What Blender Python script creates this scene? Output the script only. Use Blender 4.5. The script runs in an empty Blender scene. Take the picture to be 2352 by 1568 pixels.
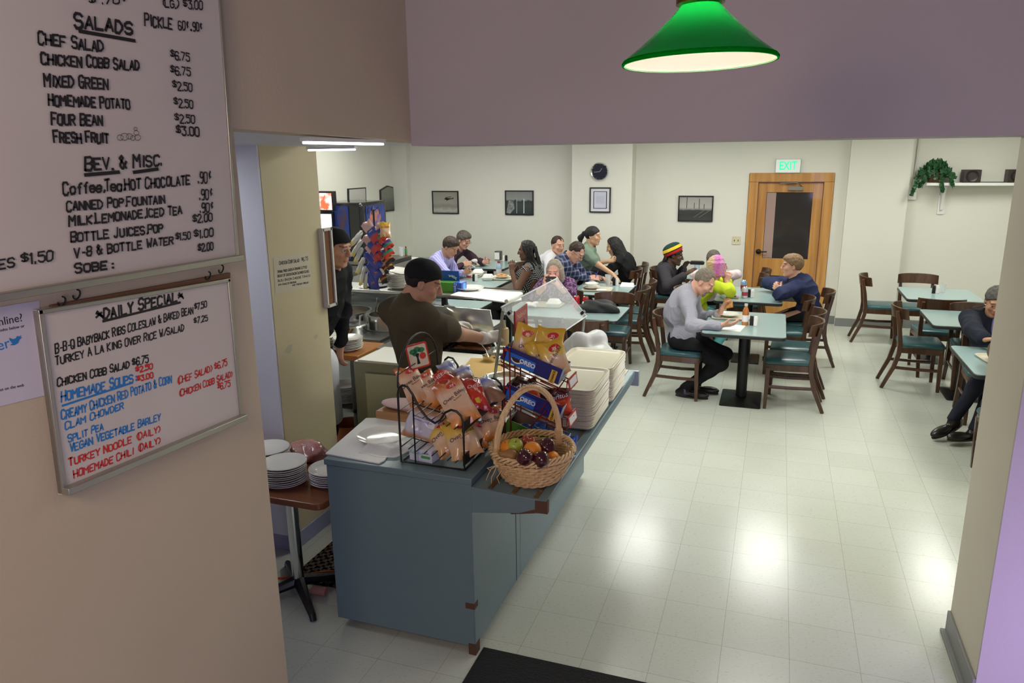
import bpy, bmesh, math, random
import numpy as np
from mathutils import Vector, Matrix, Euler, Quaternion
SC = bpy.context.scene
COL = SC.collection
PI = math.pi
rnd = random.Random(7)

# ---------------------------------------------------------------- camera
F_PX, PITCH, YAW, ROLL = 1706.67, 0.24460, -0.34170, -0.0125
CAM = np.array([0.7189, -3.2578, 2.2945])
def _basis(p, y, r):
    cy, sy, cp, sp = math.cos(y), math.sin(y), math.cos(p), math.sin(p)
    fwd = np.array([sy*cp, cy*cp, -sp]); right = np.array([cy, -sy, 0.0]); up = np.cross(right, fwd)
    c, s = math.cos(r), math.sin(r)
    return np.array([c*right+s*up, -s*right+c*up, fwd])
CB = _basis(PITCH, YAW, ROLL)
cam_d = bpy.data.cameras.new('camera'); cam = bpy.data.objects.new('camera', cam_d); COL.objects.link(cam)
cam_d.sensor_width = 36.0; cam_d.lens = F_PX/2352*36.0; cam_d.clip_start = 0.05; cam_d.clip_end = 100
_m = Matrix.Identity(4)
for i in range(3):
    _m[i][0], _m[i][1], _m[i][2], _m[i][3] = CB[0][i], CB[1][i], -CB[2][i], CAM[i]
cam.matrix_world = _m
SC.camera = cam
# measuring helpers: where the sight line through a photo pixel meets a plane of the room
def _ray(x, y): return np.array([(x-1176)/F_PX, (784-y)/F_PX, 1.0]) @ CB
def pz(x, y, z): d = _ray(x, y); return Vector(CAM+(z-CAM[2])/d[2]*d)
def py(x, y, v): d = _ray(x, y); return Vector(CAM+(v-CAM[1])/d[1]*d)
def px(x, y, v): d = _ray(x, y); return Vector(CAM+(v-CAM[0])/d[0]*d)

# ---------------------------------------------------------------- world, lights, exposure
SC.view_settings.view_transform = 'Standard'; SC.view_settings.look = 'None'
SC.view_settings.exposure = 0.0; SC.view_settings.gamma = 1.0
SC.view_settings.use_curve_mapping = False
W = bpy.data.worlds.new('world'); SC.world = W; W.use_nodes = True
W.node_tree.nodes['Background'].inputs[0].default_value = (0.75, 0.68, 0.95, 1)
W.node_tree.nodes['Background'].inputs[1].default_value = 0.10
def area(name, loc, target, size, sy, power, col):
    d = bpy.data.lights.new(name, 'AREA'); d.shape = 'RECTANGLE'; d.size = size; d.size_y = sy
    d.energy = power; d.color = col
    o = bpy.data.objects.new(name, d); COL.objects.link(o); o.location = loc
    o.rotation_euler = (Vector(target)-Vector(loc)).to_track_quat('-Z', 'Y').to_euler()
    return o
# added fill for daylight, as from an unseen stair window behind and to the right of the camera
area('daylight_fill', (2.6, -6.0, 1.7), (0.8, 0, 1.0), 2.0, 1.6, 60, (0.74, 0.66, 1.0))
area('pier_fill', (2.9, -2.7, 0.75), (1.9, 0, 0.35), 0.7, 0.5, 9, (0.62, 0.50, 1.0)).data.spread = 1.0  # added unseen fill lamp, tints the pier front violet
# added warm bulb over the landing, unseen behind the camera, lights the menu wall
def bulb(name, loc, power, col, r=0.06):
    d = bpy.data.lights.new(name, 'POINT'); d.energy = power; d.color = col; d.shadow_soft_size = r
    o = bpy.data.objects.new(name, d); COL.objects.link(o); o.location = loc
    return o
bulb('landing_fill', (-0.25, -3.75, 2.75), 84, (1.0, 0.80, 0.56), 0.35)
FLU = (0.985, 1.0, 0.93)      # fluorescent tubes
PANEL_E, STRIP_E = 16.0, 10.0

# ---------------------------------------------------------------- materials
MATS = {}
def mat(name, col, rough=0.5, metal=0.0, coat=0.0, trans=0.0, bump=None, var=None, emit=None, alpha=1.0, sss=0.0, spec=0.5, sheen=0.0, ior=1.45):
    if name in MATS: return MATS[name]
    m = bpy.data.materials.new(name); m.use_nodes = True; MATS[name] = m
    nt = m.node_tree; b = nt.nodes['Principled BSDF']; L = nt.links.new
    if isinstance(col, (int, float)): col = (col, col, col)
    b.inputs['Base Color'].default_value = (*col, 1); b.inputs['Roughness'].default_value = rough
    b.inputs['Metallic'].default_value = metal; b.inputs['Coat Weight'].default_value = coat
    b.inputs['Transmission Weight'].default_value = trans; b.inputs['Alpha'].default_value = alpha
    b.inputs['Specular IOR Level'].default_value = spec; b.inputs['IOR'].default_value = ior
    if sss:
        b.inputs['Subsurface Weight'].default_value = sss; b.inputs['Subsurface Radius'].default_value = (0.02, 0.008, 0.004)
    if sheen: b.inputs['Sheen Weight'].default_value = sheen
    if emit:
        b.inputs['Emission Color'].default_value = (*emit[0], 1); b.inputs['Emission Strength'].default_value = emit[1]
    tc = nt.nodes.new('ShaderNodeTexCoord') if (bump or var) else None
    if var:      # (second colour, scale, contrast)
        n = nt.nodes.new('ShaderNodeTexNoise'); n.inputs['Scale'].default_value = var[1]; n.inputs['Detail'].default_value = 4
        r = nt.nodes.new('ShaderNodeValToRGB'); w = var[2] if len(var) > 2 else 0.2
        r.color_ramp.elements[0].position = 0.5-w; r.color_ramp.elements[1].position = 0.5+w
        r.color_ramp.elements[0].color = (*col, 1); r.color_ramp.elements[1].color = (*var[0], 1)
        L(tc.outputs['Object'], n.inputs['Vector']); L(n.outputs['Fac'], r.inputs['Fac']); L(r.outputs['Color'], b.inputs['Base Color'])
    if bump:
        n = nt.nodes.new('ShaderNodeTexNoise'); n.inputs['Scale'].default_value = bump[0]; n.inputs['Detail'].default_value = 3
        bp = nt.nodes.new('ShaderNodeBump'); bp.inputs['Strength'].default_value = bump[1]; bp.inputs['Distance'].default_value = 0.01
        L(tc.outputs['Object'], n.inputs['Vector']); L(n.outputs['Fac'], bp.inputs['Height']); L(bp.outputs['Normal'], b.inputs['Normal'])
    return m
def ramp_mat(name, stops, axis='Z', rough=0.35, wave=None, **k):
    """colour bands along one object axis (packaging print)"""
    if name in MATS: return MATS[name]
    m = mat(name, stops[0][1], rough, **k); nt = m.node_tree; L = nt.links.new; b = nt.nodes['Principled BSDF']
    tc = nt.nodes.new('ShaderNodeTexCoord'); s = nt.nodes.new('ShaderNodeSeparateXYZ'); r = nt.nodes.new('ShaderNodeValToRGB')
    L(tc.outputs['Generated'], s.inputs[0]); src = s.outputs[axis]
    if wave:
        n = nt.nodes.new('ShaderNodeTexNoise'); n.inputs['Scale'].default_value = wave[0]
        mx = nt.nodes.new('ShaderNodeMath'); mx.operation = 'MULTIPLY_ADD'; mx.inputs[1].default_value = wave[1]
        L(tc.outputs['Generated'], n.inputs['Vector']); L(n.outputs['Fac'], mx.inputs[0]); L(src, mx.inputs[2]); src = mx.outputs[0]
    cr = r.color_ramp
    while len(cr.elements) < len(stops): cr.elements.new(0.5)
    for e, (p, c) in zip(cr.elements, stops): e.position = p; e.color = (*c, 1)
    L(src, r.inputs['Fac']); L(r.outputs['Color'], b.inputs['Base Color'])
    return m
def wood(name, c1, c2, scale=6.0, axis=0, rough=0.4, coat=0.2):
    if name in MATS: return MATS[name]
    m = mat(name, c1, rough, coat=coat); nt = m.node_tree; L = nt.links.new; b = nt.nodes['Principled BSDF']
    tc = nt.nodes.new('ShaderNodeTexCoord'); mp = nt.nodes.new('ShaderNodeMapping')
    s = [scale*5]*3; s[axis] = scale*0.35; mp.inputs['Scale'].default_value = s
    n = nt.nodes.new('ShaderNodeTexNoise'); n.inputs['Scale'].default_value = 1.0; n.inputs['Detail'].default_value = 5; n.inputs['Distortion'].default_value = 0.6
    r = nt.nodes.new('ShaderNodeValToRGB'); r.color_ramp.elements[0].position = .35; r.color_ramp.elements[1].position = .65
    r.color_ramp.elements[0].color = (*c1, 1); r.color_ramp.elements[1].color = (*c2, 1)
    L(tc.outputs['Object'], mp.inputs[0]); L(mp.outputs[0], n.inputs['Vector']); L(n.outputs['Fac'], r.inputs['Fac']); L(r.outputs['Color'], b.inputs['Base Color'])
    return m

# ---------------------------------------------------------------- mesh building
class MB:
    def __init__(s): s.v = []; s.f = []
    def add(s, vs, fs):
        o = len(s.v); s.v += [tuple(p) for p in vs]; s.f += [tuple(o+i for i in f) for f in fs]; return s
    def box(s, c, size, rot=None, taper=1.0):
        hx, hy, hz = size[0]/2, size[1]/2, size[2]/2
        P = [(-hx*(taper if k > 0 else 1) if i < 0 else hx*(taper if k > 0 else 1), j*hy*(taper if k > 0 else 1), k*hz) for k in (-1, 1) for j in (-1, 1) for i in (-1, 1)]
        R = rot if isinstance(rot, Matrix) else (Euler(rot).to_matrix() if rot else None)
        P = [((R @ Vector(p)) if R else Vector(p)) + Vector(c) for p in P]
        return s.add(P, [(0, 2, 3, 1), (4, 5, 7, 6), (0, 1, 5, 4), (2, 6, 7, 3), (0, 4, 6, 2), (1, 3, 7, 5)])
    def bb(s, x0, x1, y0, y1, z0, z1): return s.box(((x0+x1)/2, (y0+y1)/2, (z0+z1)/2), (x1-x0, y1-y0, z1-z0))
    def tube(s, path, r, n=8, closed=False, flat=1.0, up=None):
        P = [Vector(p) for p in path]; N = len(P); rs = r if isinstance(r, (list, tuple)) else [r]*N
        u0 = None; vs = []; fs = []
        for i, p in enumerate(P):
            a = P[(i-1) % N] if (closed or i) else p; b = P[(i+1) % N] if (closed or i < N-1) else p
            t = (b-a).normalized() if (b-a).length > 1e-9 else Vector((0, 0, 1))
            if up is not None: u = Vector(up)
            elif u0 is None: u = Vector((0, 0, 1)) if abs(t.z) < 0.9 else Vector((1, 0, 0))
            else: u = u0
            u = u-t*u.dot(t)
            if u.length < 1e-6: u = t.orthogonal()
            u.normalize(); w = t.cross(u); u0 = u
            for k in range(n):
                a_ = 2*PI*k/n; vs.append(p+u*(math.cos(a_)*rs[i])+w*(math.sin(a_)*rs[i]*flat))
        M = N if closed else N-1
        for i in range(M):
            for k in range(n):
                j = (i+1) % N; fs.append((i*n+k, j*n+k, j*n+(k+1) % n, i*n+(k+1) % n)[::-1])
        if not closed:
            fs.append(tuple(range(n))); fs.append(tuple((N-1)*n+k for k in range(n))[::-1])
        return s.add(vs, fs)
    def cyl(s, a, b, r, r2=None, n=20): return s.tube([a, b], [r, r if r2 is None else r2], n)
    def lathe(s, prof, c=(0, 0, 0), n=28, M=None):
        vs = []; fs = []; c = Vector(c); idx = []
        for (r, z) in prof:
            if r < 1e-6:
                idx.append([len(vs)]*n); vs.append(Vector((0, 0, z)))
            else:
                idx.append(list(range(len(vs), len(vs)+n)))
                vs += [Vector((r*math.cos(2*PI*k/n), r*math.sin(2*PI*k/n), z)) for k in range(n)]
        for i in range(len(prof)-1):
            for k in range(n):
                q = (idx[i][k], idx[i][(k+1) % n], idx[i+1][(k+1) % n], idx[i+1][k]); u = []
                for t in q:
                    if t not in u: u.append(t)
                if len(u) > 2: fs.append(tuple(u))
        if M is not None: vs = [M @ v for v in vs]
        return s.add([v+c for v in vs], fs)
    def prism(s, poly, fn0, fn1):
        n = len(poly); vs = [fn0(p) for p in poly]+[fn1(p) for p in poly]
        return s.add(vs, [tuple(range(n))[::-1], tuple(range(n, 2*n))]+[(i, (i+1) % n, n+(i+1) % n, n+i) for i in range(n)])
    def zprism(s, poly, z0, z1): return s.prism(poly, lambda p: (p[0], p[1], z0), lambda p: (p[0], p[1], z1))
    def grid(s, P, cu=False, flip=False):
        nu, nv = len(P), len(P[0]); vs = [p for row in P for p in row]; fs = []
        for i in range(nu if cu else nu-1):
            for j in range(nv-1):
                q = (i*nv+j, ((i+1) % nu)*nv+j, ((i+1) % nu)*nv+j+1, i*nv+j+1); fs.append(q[::-1] if flip else q)
        return s.add(vs, fs)
    def ball(s, c, r, n=12, sc=(1, 1, 1), rot=None):
        R = Euler(rot).to_matrix() if rot else Matrix.Identity(3); pr = []
        for i in range(n+1):
            a = PI*i/n; pr.append((r*math.sin(a), -r*math.cos(a)))
        return s.lathe(pr, c, 2*n, R @ Matrix.Diagonal(sc).to_3x3())
    def xf(s, M): s.v = [tuple(M @ Vector(p)) for p in s.v]; return s
    def build(s, name, material, parent=None, bevel=0, smooth=40, label=None, seg=2, recalc=True):
        me = bpy.data.meshes.new(name); me.from_pydata(s.v, [], s.f); me.update()
        if recalc:
            bm = bmesh.new(); bm.from_mesh(me); bmesh.ops.recalc_face_normals(bm, faces=bm.faces); bm.to_mesh(me); bm.free()
        if smooth:
            me.shade_smooth(); me.set_sharp_from_angle(angle=math.radians(smooth))
        return link(name, me, material, parent, bevel, label, seg)
def link(name, me, material, parent=None, bevel=0, label=None, seg=2):
    o = bpy.data.objects.new(name, me); COL.objects.link(o)
    if material: me.materials.append(material)
    if parent is not None: adopt(o, parent)
    if bevel:
        b = o.modifiers.new('bevel', 'BEVEL'); b.width = bevel; b.segments = seg; b.limit_method = 'ANGLE'; b.angle_limit = math.radians(40)
        b.harden_normals = False
    if label: o['label'] = label
    return o
def _world(o):
    return o.matrix_basis.copy() if o.parent is None else _world(o.parent) @ o.matrix_parent_inverse @ o.matrix_basis
def adopt(o, parent):
    o.parent = parent; o.matrix_parent_inverse = _world(parent).inverted()
def tag(o, label, cat, group=None):
    o['label'] = label; o['category'] = cat
    if group: o['group'] = group
    return o
def thing(name, label, cat, loc=(0, 0, 0), group=None):
    o = bpy.data.objects.new(name, None); COL.objects.link(o); o.location = loc; o.empty_display_size = 0.05
    return tag(o, label, cat, group)
def struct(o): o['kind'] = 'structure'; return o
def dup(root, loc, rotz=0.0, label=None, group=None, rot=None, scale=None):
    r = root.copy(); COL.objects.link(r); r.location = loc; r.rotation_euler = rot if rot else (0, 0, rotz)
    if scale: r.scale = (scale,)*3 if isinstance(scale, (int, float)) else scale
    if label: r['label'] = label
    if group: r['group'] = group
    for ch in list(root.children):
        c = ch.copy(); COL.objects.link(c); c.parent = r
        for g in list(ch.children):
            d = g.copy(); COL.objects.link(d); d.parent = c
    return r
def text_mb(body, size, extrude=0.0006, align='CENTER', shear=0.0, bold=0.0):
    cu = bpy.data.curves.new('t', 'FONT'); cu.body = body; cu.size = size; cu.extrude = extrude; cu.align_x = align; cu.align_y = 'CENTER'
    cu.shear = shear; cu.offset = bold; cu.resolution_u = 3
    o = bpy.data.objects.new('t', cu); COL.objects.link(o)
    dg = bpy.context.evaluated_depsgraph_get(); me = bpy.data.meshes.new_from_object(o.evaluated_get(dg))
    mb = MB(); mb.v = [tuple(v.co) for v in me.vertices]; mb.f = [tuple(p.vertices) for p in me.polygons]
    bpy.data.objects.remove(o); bpy.data.curves.remove(cu); bpy.data.meshes.remove(me)
    return mb
def frame(o, ex, ey):
    """matrix with x along ex, y along ey, z out of the face, at o"""
    ex = Vector(ex).normalized(); ey = Vector(ey); ey = (ey-ex*ey.dot(ex)).normalized(); ez = ex.cross(ey)
    return Matrix(((ex.x, ey.x, ez.x, o[0]), (ex.y, ey.y, ez.y, o[1]), (ex.z, ey.z, ez.z, o[2]), (0, 0, 0, 1)))
def rrect(w, h, r, n=5, cx=0, cy=0):
    P = []
    for (sx, sy, a0) in ((1, 1, 0), (-1, 1, 90), (-1, -1, 180), (1, -1, 270)):
        for k in range(n+1):
            a = math.radians(a0+90*k/n); P.append((cx+sx*(w/2-r)+r*math.cos(a), cy+sy*(h/2-r)+r*math.sin(a)))
    return P
# ================================================================ room shell
WH_D = mat('dining_wall_paint', (0.71, 0.695, 0.62), 0.62, bump=(90, .05), var=((0.69, 0.675, 0.60), 1.3, .3))
TAN = mat('tan_wall', (0.60, 0.50, 0.365), 0.55, bump=(70, .08), var=((0.56, 0.46, 0.335), 1.6, .35))
MAUVE = mat('mauve_wall', (0.45, 0.395, 0.415), 0.55, bump=(70, .08), var=((0.42, 0.37, 0.395), 1.4, .35))  # menu wall tan, header and pier front mauve: one base colour each
CREAM = mat('cream_wall_paint', (0.65, 0.57, 0.36), 0.55, bump=(70, .08), var=((0.61, 0.52, 0.31), 2.5, .3))
LAV = mat('pale_wall_paint', (0.74, 0.74, 0.82), 0.6, bump=(70, .06))
CEIL = mat('ceiling_paint', (0.72, 0.71, 0.66), 0.8, bump=(60, .1))
BASE_M = mat('grey_vinyl_base', (0.20, 0.205, 0.20), 0.45)
def floor_mat():
    m = mat('vinyl_tile', (0.58, 0.58, 0.49), 0.17, spec=0.55); nt = m.node_tree; L = nt.links.new; b = nt.nodes['Principled BSDF']
    tc = nt.nodes.new('ShaderNodeTexCoord')
    br = nt.nodes.new('ShaderNodeTexBrick'); br.offset = 0.0; br.squash = 1.0
    br.inputs['Scale'].default_value = 1.0; br.inputs['Mortar Size'].default_value = 0.0012; br.inputs['Mortar Smooth'].default_value = 0.1
    br.inputs['Brick Width'].default_value = 0.3048; br.inputs['Row Height'].default_value = 0.3048; br.inputs['Bias'].default_value = 0.0
    br.inputs['Color1'].default_value = (0.545, 0.57, 0.505, 1); br.inputs['Color2'].default_value = (0.575, 0.60, 0.535, 1); br.inputs['Mortar'].default_value = (0.36, 0.35, 0.28, 1)
    L(tc.outputs['Object'], br.inputs['Vector'])
    n = nt.nodes.new('ShaderNodeTexNoise'); n.inputs['Scale'].default_value = 55; n.inputs['Detail'].default_value = 4
    mp = nt.nodes.new('ShaderNodeMapping'); mp.inputs['Scale'].default_value = (1, 2.2, 1); L(tc.outputs['Object'], mp.inputs[0]); L(mp.outputs[0], n.inputs['Vector'])
    r = nt.nodes.new('ShaderNodeValToRGB'); r.color_ramp.elements[0].position = .29; r.color_ramp.elements[1].position = .42
    r.color_ramp.elements[0].color = (0.62, 0.60, 0.52, 1); r.color_ramp.elements[1].color = (1, 1, 1, 1); L(n.outputs['Fac'], r.inputs['Fac'])
    mx = nt.nodes.new('ShaderNodeMix'); mx.data_type = 'RGBA'; mx.blend_type = 'MULTIPLY'; mx.inputs[0].default_value = 0.55
    L(br.outputs['Color'], mx.inputs[6]); L(r.outputs['Color'], mx.inputs[7])
    n2 = nt.nodes.new('ShaderNodeTexNoise'); n2.inputs['Scale'].default_value = 1.1; n2.inputs['Detail'].default_value = 3; L(tc.outputs['Object'], n2.inputs['Vector'])
    r2 = nt.nodes.new('ShaderNodeValToRGB'); r2.color_ramp.elements[0].position = .3; r2.color_ramp.elements[1].position = .7
    r2.color_ramp.elements[0].color = (0.93, 0.92, 0.88, 1); r2.color_ramp.elements[1].color = (1, 1, 1, 1); L(n2.outputs['Fac'], r2.inputs['Fac'])
    mx2 = nt.nodes.new('ShaderNodeMix'); mx2.data_type = 'RGBA'; mx2.blend_type = 'MULTIPLY'; mx2.inputs[0].default_value = 1.0
    L(mx.outputs[2], mx2.inputs[6]); L(r2.outputs['Color'], mx2.inputs[7]); L(mx2.outputs[2], b.inputs['Base Color'])
    mr = nt.nodes.new('ShaderNodeMapRange'); mr.inputs[3].default_value = 0.15; mr.inputs[4].default_value = 0.27; L(n2.outputs['Fac'], mr.inputs[0]); L(mr.outputs[0], b.inputs['Roughness'])
    bp = nt.nodes.new('ShaderNodeBump'); bp.inputs['Strength'].default_value = .05; bp.inputs['Distance'].default_value = .01
    n3 = nt.nodes.new('ShaderNodeTexNoise'); n3.inputs['Scale'].default_value = 5; L(tc.outputs['Object'], n3.inputs['Vector']); L(n3.outputs['Fac'], bp.inputs['Height']); L(bp.outputs['Normal'], b.inputs['Normal'])
    return m
struct(MB().bb(-6, 5.2, -7, 8.4, -0.1, 0).build('floor', floor_mat()))
BY = 7.62      # back wall
struct(MB().bb(-6.2, 0.32, BY, BY+.15, 0, 2.8).bb(1.40, 5.2, BY, BY+.15, 0, 2.8).bb(0.32, 1.40, BY, BY+.15, 2.02, 2.8).build('wall_back', WH_D))
struct(MB().bb(-5.25, -5.1, 0.6, BY, 0, 2.8).build('wall_left', WH_D))
struct(MB().bb(4.6, 4.75, 0.0, BY, 0, 2.8).build('wall_right', WH_D))
struct(MB().bb(-5.1, -4.83, BY-.12, BY, 0, 2.7).build('trim_1', WH_D))                 # corner pilaster
struct(MB().bb(-2.10, -1.235, BY-.30, BY, 0, 2.7).build('trim_2', WH_D))                # clock column
struct(MB().bb(1.555, 2.27, BY-.12, BY, 0, 2.7).build('trim_3', WH_D))                  # pilaster right of the door
struct(MB().bb(-6.2, 5.2, 0.46, BY+.15, 2.70, 2.85).build('ceiling', CEIL))
bs = MB()
for (a, b_, y) in ((-4.83, -2.10, BY), (-1.235, .30, BY), (1.42, 1.555, BY), (2.27, 4.6, BY), (1.555, 2.27, BY-.12), (-2.10, -1.235, BY-.30)): bs.bb(a, b_, y-.012, y, 0, .11)
struct(bs.bb(-5.1, -5.088, .62, BY-.12, 0, .11).build('baseboard_back', BASE_M, bevel=.002))
# landing walls: menu wall with the pass-through, header above the wide opening, right pier
struct(MB().bb(-1.03, -.90, -7, -1.275, 0, 3.4).prism([(-1.275, 2.388), (.46, 2.356), (.46, 3.4), (-1.275, 3.4)], lambda p: (-1.03, p[0], p[1]), lambda p: (-.90, p[0], p[1])).build('wall_left', TAN))
struct(MB().bb(-.90, 5.2, -.06, .46, 2.345, 3.4).build('wall_front', MAUVE))
struct(MB().bb(1.65, 5.2, -.06, -.045, 0, 2.345).build('wall_right', MAUVE))
struct(MB().bb(1.65, 2.6, -.045, .46, 0, 2.345).bb(2.6, 5.2, .3, .46, 0, 2.345).build('wall_right', mat('pier_jamb_paint', (.60, .555, .455), .55, bump=(70, .08), var=((.57, .525, .425), 2, .3))))
struct(MB().bb(1.636, 1.65, -.06, .46, 0, .12).bb(1.615, 1.65, -.06, .46, 0, .018).build('baseboard_right', BASE_M, bevel=.003))
struct(MB().prism([(-1.275, 2.392), (.46, 2.360), (.46, 2.6), (-1.275, 2.6)], lambda p: (-5.25, p[0], p[1]), lambda p: (-1.03, p[0], p[1])).build('ceiling', LAV))               # kitchen soffit
struct(MB().bb(-2.46, -1.885, .115, .64, 0, 2.375).build('trim_4', CREAM))                # yellowed pier beside the kitchen
struct(MB().bb(-5.2, -2.46, .115, .25, 0, 2.375).build('wall_kitchen', LAV))
struct(MB().bb(-1.886, -1.876, .115, .64, 0, .10).bb(-5.2, -1.885, .10, .115, 0, .10).build('baseboard_kitchen', mat('lavender_vinyl_base', (.33, .34, .47), .5), bevel=.002))
struct(MB().bb(-2.46, -1.888, .100, .1149, .10, 2.374).build('wall_kitchen', LAV))
# ceiling lights
diff_m = mat('light_diffuser', (1, 1, 1), .5, emit=(FLU, PANEL_E)); trim_m = mat('white_metal', (.8, .8, .78), .4)
low_m = mat('dim_tube_diffuser', (1, 1, 1), .5, emit=((.93, .97, 1.0), 3.0)); far_m = mat('dim_panel_diffuser', (1, 1, 1), .5, emit=(FLU, 7.0))
PX = [(-4.35, 5.4, 'x'), (-3.0, 5.55, 'left'), (-.74, 5.72, 'centre'), (.83, 5.75, 'door'), (2.87, 5.95, 'right'), (-3.1, 2.9, 'kitchen'), (-.74, 2.4, 'a'), (.83, 2.4, 'b'), (2.87, 2.4, 'c')]  # corner, kitchen and nearer-row panels are added, unseen, to brighten floor and walls
names = ['added unseen above the drinks machine corner', 'above the braided-hair diner', 'above the plaid-shirt diner', 'in front of the oak door', 'above the empty right-hand tables', 'added unseen behind the serving shelf', 'added unseen above the sneeze guard', 'added unseen above the aisle past the counter', 'added unseen above the jacketed man']
for (x, y, _), nm in zip(PX, names):
    t = thing('ceiling_light', 'recessed fluorescent ceiling panel '+nm, 'ceiling light', (x, y, 2.70), 'fluorescent ceiling panels')
    MB().bb(x-.29, x+.29, y-.58, y+.58, 2.692, 2.699).build('diffuser', diff_m if x > -4 else far_m, t)
    MB().bb(x-.32, x-.29, y-.61, y+.61, 2.685, 2.70).bb(x+.29, x+.32, y-.61, y+.61, 2.685, 2.70).bb(x-.29, x+.29, y-.61, y-.58, 2.685, 2.70).bb(x-.29, x+.29, y+.58, y+.61, 2.685, 2.70).build('frame', trim_m, t)
strip_m = mat('tube_diffuser', (1, 1, 1), .5, emit=((.93, .97, 1.0), STRIP_E))
for (x0, x1, y0, y1, nm) in ((-.975, -.945, px(702, 306, -.955).y, px(878, 324, -.955).y, 'just inside the pass-through'), (-1.80, -1.50, .43, .452, 'at the far edge beside the yellowed pier'), (-2.62, -2.34, -1.05, -.15, 'added unseen deep in the alcove over the plate stacks')):  # the alcove strip is an added hidden source that brightens the pale wall
    t = thing('strip_light', 'white fluorescent strip light on the kitchen soffit '+nm, 'strip light', ((x0+x1)/2, (y0+y1)/2, 2.375), 'kitchen strip lights')
    zt_ = 2.386-(y1+1.275)*.0184
    MB().bb(x0, x1, y0, y1, zt_-.020, zt_-.010).build('diffuser', strip_m if x0 < -2 else low_m, t, bevel=.004)
    MB().bb(x0-.005, x1+.005, y0-.005, y1+.005, zt_-.010, zt_+.004).build('housing', trim_m, t)
# oak door
oak = wood('oak', (.53, .27, .075), (.40, .18, .045), 3.0, 2, .38, .3)
dr = struct(bpy.data.objects.new('door_1', None)); COL.objects.link(dr); dr.location = (.86, BY, 0)
dx0, dx1, ztop = .325, 1.395, 2.03
MB().bb(dx0, dx0+.12, BY-.03, BY+.1, 0, ztop-.12).bb(dx1-.12, dx1, BY-.03, BY+.1, 0, ztop-.12).bb(dx0, dx1, BY-.03, BY+.1, ztop-.12, ztop).build('door_frame', oak, dr, bevel=.006)
lx0, lx1 = dx0+.125, dx1-.125; gy = BY+.03
leaf = MB().bb(lx0, lx0+.11, gy, gy+.045, .01, ztop-.13).bb(lx1-.12, lx1, gy, gy+.045, .01, ztop-.13)
for (a, b_) in ((.01, .27), (.63, .87), (1.77, ztop-.13)): leaf.bb(lx0+.11, lx1-.12, gy, gy+.045, a, b_)
leaf.build('door_leaf', oak, dr, bevel=.004)
glass_d = mat('dark_door_glass', (.035, .03, .027), .06, spec=.6)
for (a, b_) in ((.27, .63), (.87, 1.77)): MB().bb(lx0+.108, lx1-.118, gy+.015, gy+.025, a-.004, b_+.004).build('door_glass', glass_d, dr)
gp = MB().bb(lx0+.115, lx0+.235, gy+.0125, gy+.0145, .875, 1.765); gp.build('door_glass', mat('pale_corridor_glass', (.36, .25, .22), .1), dr, label='paler strip of door glass standing for the corridor wall behind')  # paler strip painted to stand for the corridor wall through the glass
hz = MB(); hz.lathe([(0, 0), (.032, 0), (.036, .006), (.03, .014), (.012, .018), (.012, .05), (0, .05)], (0, 0, 0), 20, Matrix.Rotation(PI/2, 3, 'X')); hz.xf(Matrix.Translation((lx0+.055, gy, .96)))
hz.tube([(lx0+.055, gy-.045, .96), (lx0+.09, gy-.05, .963), (lx0+.165, gy-.048, .965)], [.011, .010, .009], 10)
hz.build('door_handle', mat('dark_bronze', (.03, .024, .02), .35, .8), dr)
cl = MB().bb(.83, 1.02, gy-.05, gy, 1.80, 1.85).tube([(1.0, gy-.03, 1.85), (.95, gy-.07, 1.90), (.72, gy-.06, 1.895)], .008, 6).tube([(.72, gy-.06, 1.895), (.93, gy-.02, 1.895)], .007, 6)
cl.build('door_closer', mat('closer_metal', (.25, .23, .2), .35, .9), dr, bevel=.004)
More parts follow.
